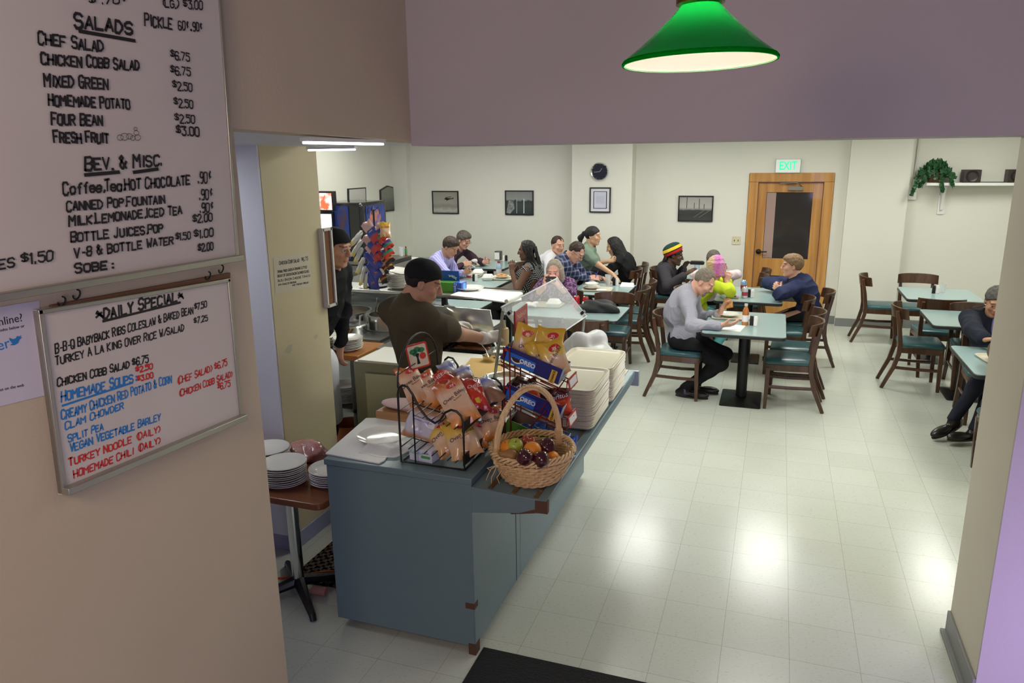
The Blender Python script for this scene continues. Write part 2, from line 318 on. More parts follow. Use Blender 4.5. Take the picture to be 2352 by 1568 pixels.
# ================================================================ chairs and tables
DKW = wood('walnut_stained_wood', (.085, .036, .016), (.045, .018, .008), 5.0, 2, .33, .35)
TEALV = mat('teal_vinyl', (.030, .088, .098), .30, spec=.5, bump=(120, .04))
LAM = mat('teal_laminate', (.30, .41, .405), .2, spec=.5, var=((.285, .395, .39), 40, .3))
BLK = mat('black_rubber_edge', (.018, .02, .02), .4)
BLKM = mat('black_cast_iron', (.012, .012, .013), .35, .3)
TABLES = []; CHAIRS = []
def make_chair():
    t = thing('dining_chair', 'dark wooden dining chair with teal vinyl seat', 'chair')
    # seat pad, slightly rounded trapezoid, front at +Y
    sh = [(-.185, -.19), (-.21, .17), (-.19, .205), (.19, .205), (.21, .17), (.185, -.19)]
    P = []
    for (k, z) in ((.985, .435), (1.0, .450), (.99, .463), (.93, .472), (.6, .480), (.02, .482)):
        P.append([(x*k, y*k+.0*(1-k), z) for (x, y) in sh+[sh[0]]])
    pad = MB(); pad.grid(P); pad.build('seat', TEALV, t, smooth=60)
    fr = MB()
    fr.zprism([(-.18, -.185), (-.205, .165), (-.185, .2), (.185, .2), (.205, .165), (.18, -.185)], .372, .435); fr.build('seat_frame', DKW, t, bevel=.006)
    for s in (-1, 1):
        MB().tube([(s*.185, .175, .40), (s*.182, .178, .2), (s*.178, .182, 0)], [.029, .026, .02], 4, up=(1, 1, 0)).build('leg', DKW, t, bevel=.003, smooth=30)
        MB().tube([(s*.165, -.315, 0), (s*.166, -.275, .10), (s*.168, -.225, .22), (s*.17, -.192, .36), (s*.172, -.188, .46), (s*.176, -.21, .62), (s*.18, -.245, .79)], [.022, .024, .027, .029, .029, .026, .021], 4, up=(1, 1, 0)).build('leg', DKW, t, bevel=.003, smooth=30)
        MB().tube([(s*.182, .17, .215), (s*.172, 0, .212), (s*.17, -.22, .22)], .016, 8, flat=.62, up=(0, 0, 1)).build('stretcher', DKW, t)
    b = MB(); A = []; N = 14
    for i in range(N+1):
        u = -1+2*i/N; x = .222*math.sin(u*1.15)/math.sin(1.15); d = -.262+.105*(u*u); zc = .765; h = .052+.006*(1-u*u)
        lean = .18
        row = []
        for (dz, dy) in ((-h, -.011), (h, -.010), (h+.004, 0), (h, .010), (-h, .011)): row.append((x, d+dy-dz*lean-.0, zc+dz))
        A.append(row+[row[0]])
    b.grid(A); b.f.append(tuple(range(5))); b.f.append(tuple(N*6+k for k in range(5))[::-1]); b.build('backrest', DKW, t, smooth=50, bevel=.002)
    return t
CH0 = make_chair(); _chused = [False]
def chair(x, y, deg, label):
    """deg: heading the sitter faces; 0 = +X, 90 = +Y"""
    CHAIRS.append((x, y, math.radians(deg-90))); rz = math.radians(deg-90); grp = 'wooden dining chairs'
    if not _chused[0]:
        _chused[0] = True; CH0.location = (x, y, 0); CH0.rotation_euler = (0, 0, rz); CH0['label'] = label; CH0['group'] = grp; return CH0
    return dup(CH0, (x, y, 0), rz, label, grp)
def table(x0, x1, y0, y1, label, base='small'):
    TABLES.append((x0, x1, y0, y1, .75)); cx, cy = (x0+x1)/2, (y0+y1)/2; w, d = x1-x0, y1-y0
    t = thing('dining_table', label, 'table', (cx, cy, 0), 'teal topped dining tables')
    P = rrect(w, d, .045, 5, cx, cy)
    MB().zprism(rrect(w-.006, d-.006, .043, 5, cx, cy), .745, .75).build('tabletop', LAM, t, smooth=30)
    MB().zprism(P, .715, .7465).build('edge_band', BLK, t, bevel=.006)
    MB().cyl((cx, cy, .02), (cx, cy, .70), .05, n=24).build('pedestal', BLKM, t)
    MB().box((cx, cy, .708), (.36, .46, .014)).build('mounting_plate', BLKM, t)
    bw, bd = (.37, .52) if base == 'plate' else (.30, .44)
    if w > d: bw, bd = bd, bw
    b = MB(); b.zprism(rrect(bw, bd, .02, 4, cx, cy), 0, .008); b.prism(rrect(bw-.02, bd-.02, .02, 4), lambda p: (cx+p[0], cy+p[1], .008), lambda p: (cx+p[0]*.35, cy+p[1]*.28, .035)); b.build('base', BLKM, t, smooth=25)
    return t
T1 = table(.15, .866, 3.36, 4.40, 'near dining table with teal top where the bearded man eats', 'plate')
T2 = table(.13, .835, 4.94, 5.88, 'dining table with two drink cans, between the pink-haired and navy-clad diners')
T3 = table(-.42, .25, 6.25, 7.15, 'dining table by the back wall where the knit-cap diner sits')
T4 = table(-1.49, -.84, 4.90, 5.70, 'dining table with a soup bowl tray in front of the plaid-shirt man')
T5 = table(-1.86, -.66, 3.62, 4.32, 'wide dining table with a black bag, in front of the phone-holding woman')
T6 = table(-3.16, -2.45, 5.05, 5.80, 'dining table with foam boxes and a red can, left of the braided-hair woman')
T7 = table(-3.56, -2.88, 6.50, 7.30, 'dining table with the metal napkin holder by the back wall')
T8 = table(-4.80, -4.18, 6.55, 7.40, 'dining table in the far left corner behind the striped-shirt man')
T9 = table(-3.2, -2.15, 3.62, 4.22, 'bare dining table seen under the steel serving shelf')
T10 = table(-2.18, -1.52, 6.38, 7.20, 'dining table against the back wall between the white-shirt man and the woman in black')
R1 = table(2.10, 2.84, 5.58, 6.38, 'empty right-hand dining table nearest the back wall')
R2 = table(2.13, 2.87, 4.25, 5.02, 'empty right-hand dining table, the middle one of three')
R3 = table(2.12, 2.86, 2.60, 3.48, 'right-hand dining table beside the pier, where the jacketed man sits')
C = chair
C(-.075, 3.86, 0, 'dining chair the bearded man sits on')
C(.91, 3.84, 180, 'empty dining chair nearest the camera, right of the bearded man\'s table')
C(.95, 4.29, 178, 'empty dining chair tucked right behind the nearest empty one')
C(.88, 5.00, 180, 'empty dining chair with bright seat, in front of the navy-clad man')
C(1.10, 5.47, 180, 'dining chair under the man in the navy pullover')
C(-.06, 5.25, 0, 'dining chair under the pink-haired woman')
C(-.57, 6.72, 0, 'dining chair under the knit-cap diner')
C(.40, 6.42, 180, 'dining chair left of the oak door, the nearer of two')
C(.42, 6.90, 180, 'dining chair left of the oak door, the farther of two')
C(-.06, 6.08, 90, 'dining chair under the grey-haired diner hidden by the pink hair')
C(-.90, 3.50, 90, 'dining chair with its back to the tray stacks')
C(-.90, 4.50, -90, 'dining chair at the far side of the black bag')
C(-.86, 5.10, 180, 'dining chair beside the soup tray table, the nearer of two')
C(-.86, 5.58, 180, 'dining chair beside the soup tray table, the farther of two')
C(-1.20, 6.55, 180, 'dining chair under the woman in black')
C(-1.20, 7.04, 180, 'dining chair behind the woman in black, against the back wall')
C(-2.46, 6.66, 0, 'dining chair under the man in the white shirt')
C(-1.60, 5.32, 0, 'dining chair under the plaid-shirt man')
C(-1.48, 4.53, -90, 'dining chair under the woman holding a phone')
C(-2.20, 5.45, 180, 'dining chair under the braided-hair woman')
C(-2.22, 4.38, -90, 'dining chair showing its curved back behind the white paper sheet')
C(-3.40, 5.42, 0, 'dining chair under the striped-shirt man')
C(-3.80, 6.80, 0, 'dining chair under the man in the plum shirt')
C(2.00, 6.75, 0, 'empty dining chair nearest the back wall baseboard')
C(2.13, 4.83, 0, 'empty dining chair facing the middle right-hand table')
C(2.40, 6.75, -90, 'empty dining chair behind the farthest right-hand table')
C(2.38, 5.47, 90, 'empty dining chair between the two farther right-hand tables')
C(2.62, 4.86, -90, 'dining chair with only its top rail above the middle right table')
C(2.54, 3.90, -90, 'dining chair under the man in the navy jacket')
C(2.40, 2.55, 90, 'dining chair half hidden by the pier, its leg showing')
# ================================================================ serving counter
CLAM = mat('blue_grey_laminate', (.145, .213, .230), .34, spec=.45, var=((.135, .20, .217), 14, .4), bump=(160, .03))
STEEL = mat('brushed_steel', (.55, .55, .53), .28, 1.0, bump=(40, .04)); CHROME = mat('chrome', (.75, .75, .74), .12, 1.0)
DSTEEL = mat('dull_steel', (.34, .34, .33), .38, 1.0)
BROWN = mat('bare_chipboard', (.10, .045, .025), .7); BLACK = mat('black_enamel', (.010, .010, .011), .38)
WHITE = mat('white_plastic', (.80, .79, .76), .4); PAPER = mat('white_paper', (.82, .81, .78), .7)
CHINA = mat('off_white_china', (.78, .76, .70), .14, coat=.4)
sc = thing('serving_counter', 'long blue-grey laminate serving counter with a stepped tray rail', 'counter', (-.86, -.44, 0))
MB().bb(-1.235, -.485, -.44, .22, .045, .872).bb(-.98, -.485, .22, 1.66, .045, .872).build('body', CLAM, sc, bevel=.003)
MB().bb(-1.245, -.482, -.445, .23, .873, .905).bb(-.99, -.482, .23, 1.67, .873, .905).build('countertop', CLAM, sc, bevel=.004)
MB().bb(-1.16, -.53, -.36, .2, 0, .046).bb(-.9, -.53, .2, 1.6, 0, .046).build('kickboard', BLACK, sc)
rl = [(-.4845, .867), (-.135, .849), (-.13, .843), (-.13, .792), (-.4845, .742)]
MB().prism(rl, lambda p: (p[0], -.445, p[1]), lambda p: (p[0], 1.66, p[1])).build('tray_rail', CLAM, sc, bevel=.003)
for x in (-.40, -.29, -.185):
    z = .849+(-.135-x)*.018/.35
    MB().bb(x-.010, x+.010, -.43, 1.65, z-.001, z+.004).build('runner', mat('worn_brass', (.30, .25, .18), .3, 1.0), sc)
MB().bb(-.487, -.4835, .150, .156, .05, .742).build('seam', BLACK, sc)
MB().bb(-.185, -.1285, -.4465, -.42, .791, .8485).build('chipped_corner', BROWN, sc, label='brown bare corner of the tray rail')
MB().prism([(-.30, .768), (-.26, .775), (-.186, .805), (-.186, .787), (-.29, .766)], lambda p: (p[0], -.4468, p[1]), lambda p: (p[0], -.43, p[1])).build('chipped_edge', BROWN, sc)
MB().bb(-.53, -.4835, -.4412, -.40, .245, .275).build('chipped_edge', BROWN, sc)
MB().bb(-.52, -.4835, -.4412, -.39, .0, .06).build('chipped_edge', BROWN, sc)
MB().bb(-.33, -.105, 1.655, 1.69, .74, .845).build('rail_end', mat('grey_end_plate', (.28, .32, .34), .4), sc, bevel=.003)

# ---- things on the near end of the counter
def plate_mb(r=.12, h=.022):
    return MB().lathe([(0, .003), (r*.55, .003), (r*.62, .0), (r*.66, .004), (r*.96, h-.003), (r, h), (r*.985, h+.003), (r*.70, .010), (r*.60, .0075), (0, .0075)], n=40)
t = tag(MB().prism([(-1.262, -.40), (-.955, -.425), (-.945, -.39), (-1.10, .185), (-1.33, .10)], lambda p: (p[0], p[1], .9055), lambda p: (p[0], p[1], .913)).build('butcher_paper_stack', PAPER, bevel=.002), 'stack of white butcher paper sheets on the front corner of the counter', 'paper')
pl = plate_mb(.128, .024); pl.xf(Matrix.Translation((-1.085, -.155, .9135))); tag(pl.build('plate', CHINA), 'white china plate lying on the butcher paper, half under a film sheet', 'plate')
G = []
for i in range(9):
    G.append([(-1.115+.026*i+.008*j, -.36+.028*j+.01*math.sin(i), .9405-(.0255 if j < 2 or i > 7 else .004*((i*j) % 3))) for j in range(9)])
f_ = MB().grid(G); o = f_.build('film_sheet', mat('wax_film', (.85, .84, .82), .35, alpha=.45), recalc=False); tag(o, 'translucent deli film sheet draped over the plate', 'film')
sm = o.modifiers.new('solid', 'SOLIDIFY'); sm.thickness = .0008; o.modifiers.new('sub', 'SUBSURF').levels = 1
wb = wood('butcher_block', (.46, .25, .10), (.36, .17, .06), 5, 0, .5, .1)
tag(MB().box((-1.06, .20, .931), (.42, .20, .05), (0, 0, -.06)).build('chopping_block', wb, bevel=.004), 'thick wooden chopping block under a pink towel', 'chopping block')
def lump(name, c, s, m, seed, label, cat, amp=.25, n=14, freq=3.0, flatbot=True, alpha=None):
    """a soft irregular heap"""
    r = random.Random(seed); ks = [(r.uniform(-freq, freq), r.uniform(-freq, freq), r.uniform(-freq, freq), r.uniform(0, 6)) for _ in range(6)]
    mb = MB().ball((0, 0, 0), 1, n); V = []
    for v in mb.v:
        v = Vector(v); d = 1+amp*sum(math.sin(k[0]*v.x+k[1]*v.y+k[2]*v.z+k[3]) for k in ks)/2.5
        p = v*d
        if flatbot and p.z < -.55: p.z = -.55-(p.z+.55)*-.05
        V.append((c[0]+p.x*s[0], c[1]+p.y*s[1], c[2]+(p.z+(.55 if flatbot else 0))*s[2]))
    mb.v = V
    o = mb.build(name, m, smooth=180)
    if label: tag(o, label, cat)
    return o
lump('towel', (-1.10, .20, .9565), (.15, .085, .028), mat('pink_towel', (.72, .52, .50), .9, bump=(150, .3)), 4, 'crumpled pink kitchen towel on the chopping block', 'towel')

# ---- black wire rack
rk = thing('wire_rack', 'black two-tier wire snack rack with an arched back, full of chip bags', 'rack', (-.70, -.12, .905))
prof = [(-.865, .912), (-.865, 1.24), (-.858, 1.272), (-.84, 1.287), (-.815, 1.283), (-.79, 1.25), (-.76, 1.19), (-.72, 1.14), (-.683, 1.122), (-.655, 1.14), (-.63, 1.178), (-.60, 1.194), (-.575, 1.19), (-.552, 1.17), (-.543, 1.14), (-.543, .912)]
for y in (-.375, .135):
    MB().tube([(x, y, z) for x, z in prof], .0055, 8, closed=True).build('end_frame', BLACK, rk)
    MB().tube([(-.79, y, .912), (-.79, y, 1.25)], .004, 6).build('frame_bar', BLACK, rk)
for (xa, za, xb, zb) in ((-.862, .985, -.548, .935), (-.862, 1.165, -.548, 1.095)):
    w = MB()
    for k in range(9):
        f = k/8; x, z = xa+(xb-xa)*f, za+(zb-za)*f; w.tube([(x, -.375, z), (x, .135, z)], .0028, 6)
    for y in (-.25, -.12, .01): w.tube([(xa, y, za-.004), (xb, y, zb-.004)], .003, 6)
    w.build('shelf_wires', BLACK, rk)
    MB().bb(xb-.002, xb+.004, -.375, .135, zb-.005, zb+.045).build('front_band', BLACK, rk)
for x in (-.543, -.865): MB().tube([(x, -.375, .912), (x, .135, .912)], .0055, 8).build('base_rail', BLACK, rk)
arch = [(-.868, -.365, 1.27)]+[(-.868, -.15-.215*math.cos(a), 1.285+.19*math.sin(a)) for a in np.linspace(0, PI, 17)]+[(-.868, .065, 1.0)]
MB().tube(arch, .0045, 8).tube([(-.868, -.355, 1.33), (-.868, .06, 1.345)], .0025, 6).build('arch', BLACK, rk)
# picture tag on the arch: red border, cream field, green crown, black trunk, red fruit
tg = MB().zprism(rrect(.105, .125, .012), 0, .002); FM = frame((-.858, -.17, 1.372), (.72, .62, .16), (-.1, -.08, 1))
hd = tg.xf(FM).build('tag', mat('tag_red', (.55, .04, .02), .4), rk, label='small red-bordered picture tag on the arch')
MB().zprism(rrect(.09, .108, .008), .002, .0026).xf(FM).build('tag_field', mat('tag_cream', (.72, .62, .42), .5), hd)
g = MB()
for (x, y, r) in ((-.02, .025, .018), (.0, .032, .018), (.02, .026, .017), (-.012, .012, .014)): g.zprism([(x+r*math.cos(a), y+.75*r*math.sin(a)) for a in np.linspace(0, 2*PI, 14)[:-1]], .0026, .0032)
g.xf(FM).build('tag_tree', mat('tag_green', (.03, .22, .07), .5), hd)
MB().zprism([(-.012, -.04), (.004, -.04), (.0, -.01), (.008, .012), (-.014, .012), (-.008, -.01)], .0026, .0033).xf(FM).build('tag_trunk', BLACK, hd)
MB().zprism([(.022+.016*math.cos(a), -.004+.017*math.sin(a)) for a in np.linspace(0, 2*PI, 16)[:-1]], .0026, .0034).xf(FM).build('tag_fruit', mat('tag_fruit_red', (.65, .05, .04), .4), hd)

# ---- snack bags
def bagm(name, stops, **k): return ramp_mat(name, stops, 'Y', .24, wave=(3.0, .12), bump=(16, .35), coat=.35, **k)
PEACH, TOAST, DKO = (.80, .52, .34), (.62, .20, .05), (.52, .10, .02)
BAGM = {
 'orange': bagm('bag_orange_peach', [(0, DKO), (.16, (.75, .28, .05)), (.36, PEACH), (.72, (.80, .55, .38)), (.9, TOAST), (1, (.50, .12, .03))]),
 'yellow': bagm('bag_yellow_peach', [(0, (.55, .27, .08)), (.25, (.70, .43, .22)), (.55, (.76, .55, .38)), (.68, (.80, .55, .12)), (1, (.72, .42, .03))]),
 'red': bagm('bag_red', [(0, (.30, .02, .02)), (.3, (.55, .03, .02)), (.55, (.60, .05, .02)), (1, (.45, .02, .02))]),
 'nacho': bagm('bag_nacho_red', [(0, (.45, .03, .02)), (.45, (.68, .08, .02)), (.62, (.52, .04, .02)), (.8, (.05, .02, .02)), (1, (.04, .015, .015))]),
 'silver': bagm('bag_silver_back', [(0, (.55, .22, .08)), (.18, (.62, .34, .18)), (.26, (.62, .60, .66)), (.75, (.60, .59, .66)), (.85, (.62, .36, .2)), (1, (.6, .3, .15))]),
 'clear': bagm('bag_clear_blue', [(0, (.35, .20, .11)), (.45, (.30, .15, .09)), (.6, (.62, .60, .62)), (.8, (.20, .25, .55)), (1, (.70, .70, .72))]),
 'blue': bagm('bag_royal_blue', [(0, (.04, .05, .33)), (.5, (.06, .07, .42)), (1, (.04, .05, .36))]),
 'white': bagm('bag_yellow_silver', [(0, (.72, .55, .06)), (.3, (.70, .62, .30)), (.45, (.62, .62, .62)), (1, (.66, .66, .66))]),
 'rb': bagm('bag_pink_blue_red', [(0, (.55, .04, .04)), (.32, (.60, .05, .05)), (.40, (.05, .08, .36)), (.62, (.05, .07, .33)), (.66, (.70, .42, .40)), (1, (.72, .45, .42))]),
 'rg': bagm('bag_pink_green_red', [(0, (.55, .04, .03)), (.30, (.62, .05, .03)), (.36, (.03, .30, .15)), (.50, (.03, .30, .15)), (.54, (.09, .06, .28)), (.72, (.08, .06, .28)), (.78, (.70, .42, .40)), (1, (.72, .48, .44))]),
 'black': bagm('bag_black_orange', [(0, (.02, .015, .015)), (.35, (.03, .02, .02)), (.48, (.65, .25, .03)), (.6, (.03, .02, .02)), (1, (.5, .04, .03))]),
 'cookie': bagm('bag_cookie_blue', [(0, (.03, .12, .50)), (.5, (.05, .2, .65)), (1, (.03, .1, .42))]),
}
INK = {c: mat('ink_'+c, v, .45) for c, v in dict(white=(.85, .84, .82), black=(.02, .018, .018), red=(.60, .02, .02), yellow=(.80, .55, .05), brown=(.30, .12, .05), blue=(.03, .10, .50), orange=(.78, .27, .03), chip=(.70, .36, .08)).items()}
BW = {}
def bag(kind, pt, pb, wd, nrm, label, group='snack bags', th=.055, texts=(), cat='snack bag', seed=None, roll=0):
    """pillow bag from bottom centre pb to top centre pt, face along nrm; texts: (words, ink, u, v, size, slope)"""
    pt, pb = Vector(pt), Vector(pb); h = (pt-pb).length; ey = (pt-pb).normalized(); n = Vector(nrm); n = (n-ey*n.dot(ey)).normalized(); ex = ey.cross(n)
    FMx = frame((pt+pb)/2, ex, ey); r = random.Random(seed if seed is not None else label); k1, k2, k3 = r.uniform(0, 6), r.uniform(0, 6), r.uniform(.8, 1.2)
    def pos(u, v, s):
        e = max(0.0, 1-abs(v)**3.2)**.75; b = max(0.0, 1-abs(u)**2.6)**.65*e
        wr = .14*math.sin(9*u*k3+k1+2*v)*max(0, abs(v)-.35)+.05*math.sin(6*v+4*u+k2)
        x = u*wd/2*(1-.09*e+.02*math.sin(7*v+k1)); y = v*h/2*(1-.03*(1-abs(u))*e*0)+.006*math.sin(3*u+k2)*abs(v)
        return (x, y, s*(th/2)*b*(1+wr*3)+.006*math.sin(6*u+k2)*(1-e) + s*.0008)
    N, K = 12, 16
    F = [[pos(-1+2*i/N, -1+2*j/K, 1) for j in range(K+1)] for i in range(N+1)]
    B = [[pos(-1+2*i/N, -1+2*j/K, -1) for j in range(K+1)] for i in range(N+1)]
    mb = MB().grid(F).grid(B, flip=True)
    me = bpy.data.meshes.new('snack_bag'); me.from_pydata(mb.v, [], mb.f); me.shade_smooth()
    o = link('snack_bag', me, BAGM[kind]); o.matrix_world = FMx
    tag(o, label, cat, group)
    for (wds, ink, u, v, sz, sl) in texts:
        if wds == '@':                    # oval badge
            q = MB().zprism([(sz*math.cos(a), sz*.55*math.sin(a)) for a in np.linspace(0, 2*PI, 20)[:-1]], 0, .0005)
        elif wds == '#':
            q = MB().zprism(rrect(sz, sz*1.3, .004), 0, .0005)
        else: q = text_mb(wds, sz, .0003, shear=.2)
        cs, sn = math.cos(sl), math.sin(sl); V = []
        for (x, y, z) in q.v:
            x, y = x*cs-y*sn+u*wd/2, x*sn+y*cs+v*h/2
            V.append((x, y, pos(max(-1, min(1, x/(wd/2))), max(-1, min(1, y/(h/2))), 1)[2]+.0014+z))
        q.v = V
        p = q.build('badge' if wds in '@#' else 'lettering', INK[ink], None); p.parent = o
    return o
LO = [('@', 'red', .15, .62, .028, .25), ("Lay's", 'white', .15, .62, .028, .25)]
OV = LO+[('Oven Baked', 'black', 0, .16, .027, .3), ('Barbecue', 'brown', .1, .02, .012, .3)]
NR = (.62, -.66, .42)
def rbag(kind, top, bot, yt, yb, wd, label, texts=OV, n=NR, th=.06): return bag(kind, py(*top, yt), py(*bot, yb), wd, n, label, 'snack bags on the black rack', th, texts)
CHP = [('@', 'orange', -.25, -.52, .026, .5), ('@', 'orange', .22, -.60, .024, -.4), ('@', 'chip', .02, -.40, .020, 1.0), ('@', 'chip', .12, -.72, .018, .2)]
OV = OV+CHP
rbag('orange', (929, 842), (972, 932), -.10, -.20, .125, 'orange baked-chip bag at the left end of the upper tier')
rbag('orange', (963, 855), (1010, 936), -.06, -.18, .135, 'orange baked-chip bag second from the left on the upper tier')
rbag('orange', (1022, 876), (1074, 972), -.18, -.30, .155, 'largest orange baked-chip bag, front of the upper tier', n=(.55, -.75, .40))
rbag('red', (1000, 858), (1036, 890), -.02, -.10, .12, 'red cracker bag lying behind the largest orange bag', [('CHEEZ-IT', 'white', 0, .1, .03, .1)])
rbag('red', (1079, 872), (1106, 942), -.08, -.19, .105, 'red cracker bag right of the largest orange bag', [('CHEEZ', 'white', 0, .35, .026, .1), ('IT', 'white', 0, .1, .026, .1), ('#', 'yellow', -.2, -.55, .022, .1)])
rbag('red', (1052, 872), (1082, 935), -.03, -.12, .10, 'red cracker bag wedged behind the other red one', [('CHEEZ-IT', 'white', 0, .3, .02, .1)])
rbag('clear', (1098, 868), (1142, 922), .02, -.06, .12, 'clear cookie bag with blue print at the right end of the rack', [('cookies', 'white', 0, .7, .02, .1)])
rbag('clear', (1020, 832), (1048, 888), .09, .03, .10, 'clear snack bag with blue print at the back of the upper tier', [])
rbag('clear', (1058, 842), (1080, 890), .10, .05, .10, 'clear snack bag with a crimped silver top, back right of upper tier', [])
rbag('silver', (986, 935), (960, 1008), -.22, -.28, .175, 'snack bag turned to show its silver printed back, lower left', [('Nutrition Facts', 'black', -.3, .3, .012, 0), ('ingredients corn oil salt', 'blue', -.1, .12, .010, 0), ('#', 'white', .45, .1, .03, 0)], n=(.45, -.7, .5))
rbag('yellow', (1000, 968), (1040, 1042), -.20, -.29, .135, 'yellow baked-chip bag at left of the lower tier', n=(.5, -.75, .45))
rbag('yellow', (1048, 968), (1076, 1050), -.22, -.31, .16, 'yellow baked-chip bag at the front of the lower tier', n=(.52, -.76, .4))
rbag('orange', (1126, 932), (1130, 1012), -.02, -.12, .105, 'orange baked-chip bag at the right end of the lower tier')
rbag('orange', (1095, 968), (1104, 1028), -.08, -.16, .09, 'orange baked-chip bag pressed between yellow and right-end bags', LO)
# glove box under the rack
gb = thing('glove_box', 'white cardboard glove box under the left end of the wire rack', 'box', tuple(pz(965, 1040, .906)))
GO = (-.775, -.285); FB = frame((GO[0], GO[1], .906), (1, -.12, 0), (.12, 1, 0))
MB().box((0, 0, .031), (.125, .11, .062)).xf(FB).build('carton', mat('glove_carton', (.68, .70, .80), .5), gb, bevel=.002)
FB2 = FB @ frame((0, -.0552, .034), (1, 0, 0), (0, 0, 1))
text_mb('Reliance', .022, .0003).xf(FB2 @ Matrix.Translation((-.022, .008, 0))).build('lettering', mat('ink_green', (.10, .42, .20), .5), gb)
MB().zprism(rrect(.05, .013, .003), 0, .0004).xf(FB2 @ Matrix.Translation((.028, -.008, 0))).build('green_flash', mat('flash_green', (.08, .38, .08), .5), gb)
text_mb('Latex', .015, .0003).xf(FB2 @ Matrix.Translation((.03, .012, 0))).build('lettering', INK['black'], gb)

# ---- red three-shelf display rack with cookie cartons
RED = mat('dark_red_enamel', (.17, .012, .014), .35); CART = mat('carton_dark_blue', (.018, .02, .17), .35, coat=.2); KRAFT = mat('carton_inside', (.20, .13, .10), .8)
CYL = mat('carton_bright_blue', (.025, .16, .62), .35); YEL = mat('carton_yellow', (.72, .45, .06), .45); GRN = mat('carton_green', (.06, .22, .03), .45)
rr = thing('display_rack', 'dark red wire display rack holding three sloping cookie cartons', 'rack', (-.33, .10, .85))
w = MB()
for y in (.005, .165):
    for x in (-.485, -.455): w.tube([(x, y, .868), (x, y, 1.40)], .004, 6)
    for dz in (0, -.19, -.375):
        w.tube([(-.50, y, 1.325+dz), (-.17, y, 1.205+dz), (-.165, y, 1.26+dz)], .0038, 6)
        w.tube([(-.50, y, 1.305+dz), (-.17, y, 1.185+dz)], .003, 6)
    w.tube([(-.30, y, 1.245), (-.22, y, 1.215), (-.30, y, 1.09)], .0035, 6)
    w.tube([(-.47, y, .87), (-.27, y, 1.10)], .0038, 6); w.tube([(-.235, y, 1.02), (-.235, y, .86)], .0035, 6)
for x, z in ((-.485, .872), (-.485, 1.39), (-.485, 1.12), (-.17, 1.205), (-.17, 1.015), (-.17, .83+.03), (-.235, .864)): w.tube([(x, .005, z), (x, .165, z)], .0038, 6)
w.build('frame', RED, rr)
for dz in (0, -.19, -.375):
    b = MB().box((-.160, .085, 1.235+dz), (.004, .15, .055), (0, -.2, 0)); pt_ = b.build('price_holder', mat('red_plastic', (.45, .03, .03), .4), rr)
    MB().box((-.1575, .085, 1.235+dz), (.002, .12, .036), (0, -.2, 0)).build('price_card', PAPER, pt_)
sg = thing('rack_sign', 'red upright sign lettered Nabisco standing on the red display rack', 'sign', (-.48, .20, 1.40))
SB = MB().box((-.48, .26, 1.462), (.006, .19, .165), (.05, 0, 0)); SB.build('panel', mat('sign_red', (.42, .02, .02), .3, coat=.3), sg)
for y in (.165, .355): MB().tube([(-.484, y, 1.37), (-.484, y, 1.545)], .004, 6).build('post', RED, sg)
SM = frame((-.4765, .26, 1.462), (0, 1, .06), (0, -.06, 1))
text_mb('Nabisco', .042).xf(SM @ Matrix.Translation((0, .05, 0))).build('lettering', mat('sign_pale', (.75, .50, .45), .5), sg)
text_mb('Grab', .05, bold=.001).xf(SM @ Matrix.Translation((0, 0, 0))).build('lettering', INK['black'], sg)
text_mb("'n Go", .05, bold=.001).xf(SM @ Matrix.Translation((0, -.05, 0))).build('lettering', INK['black'], sg)
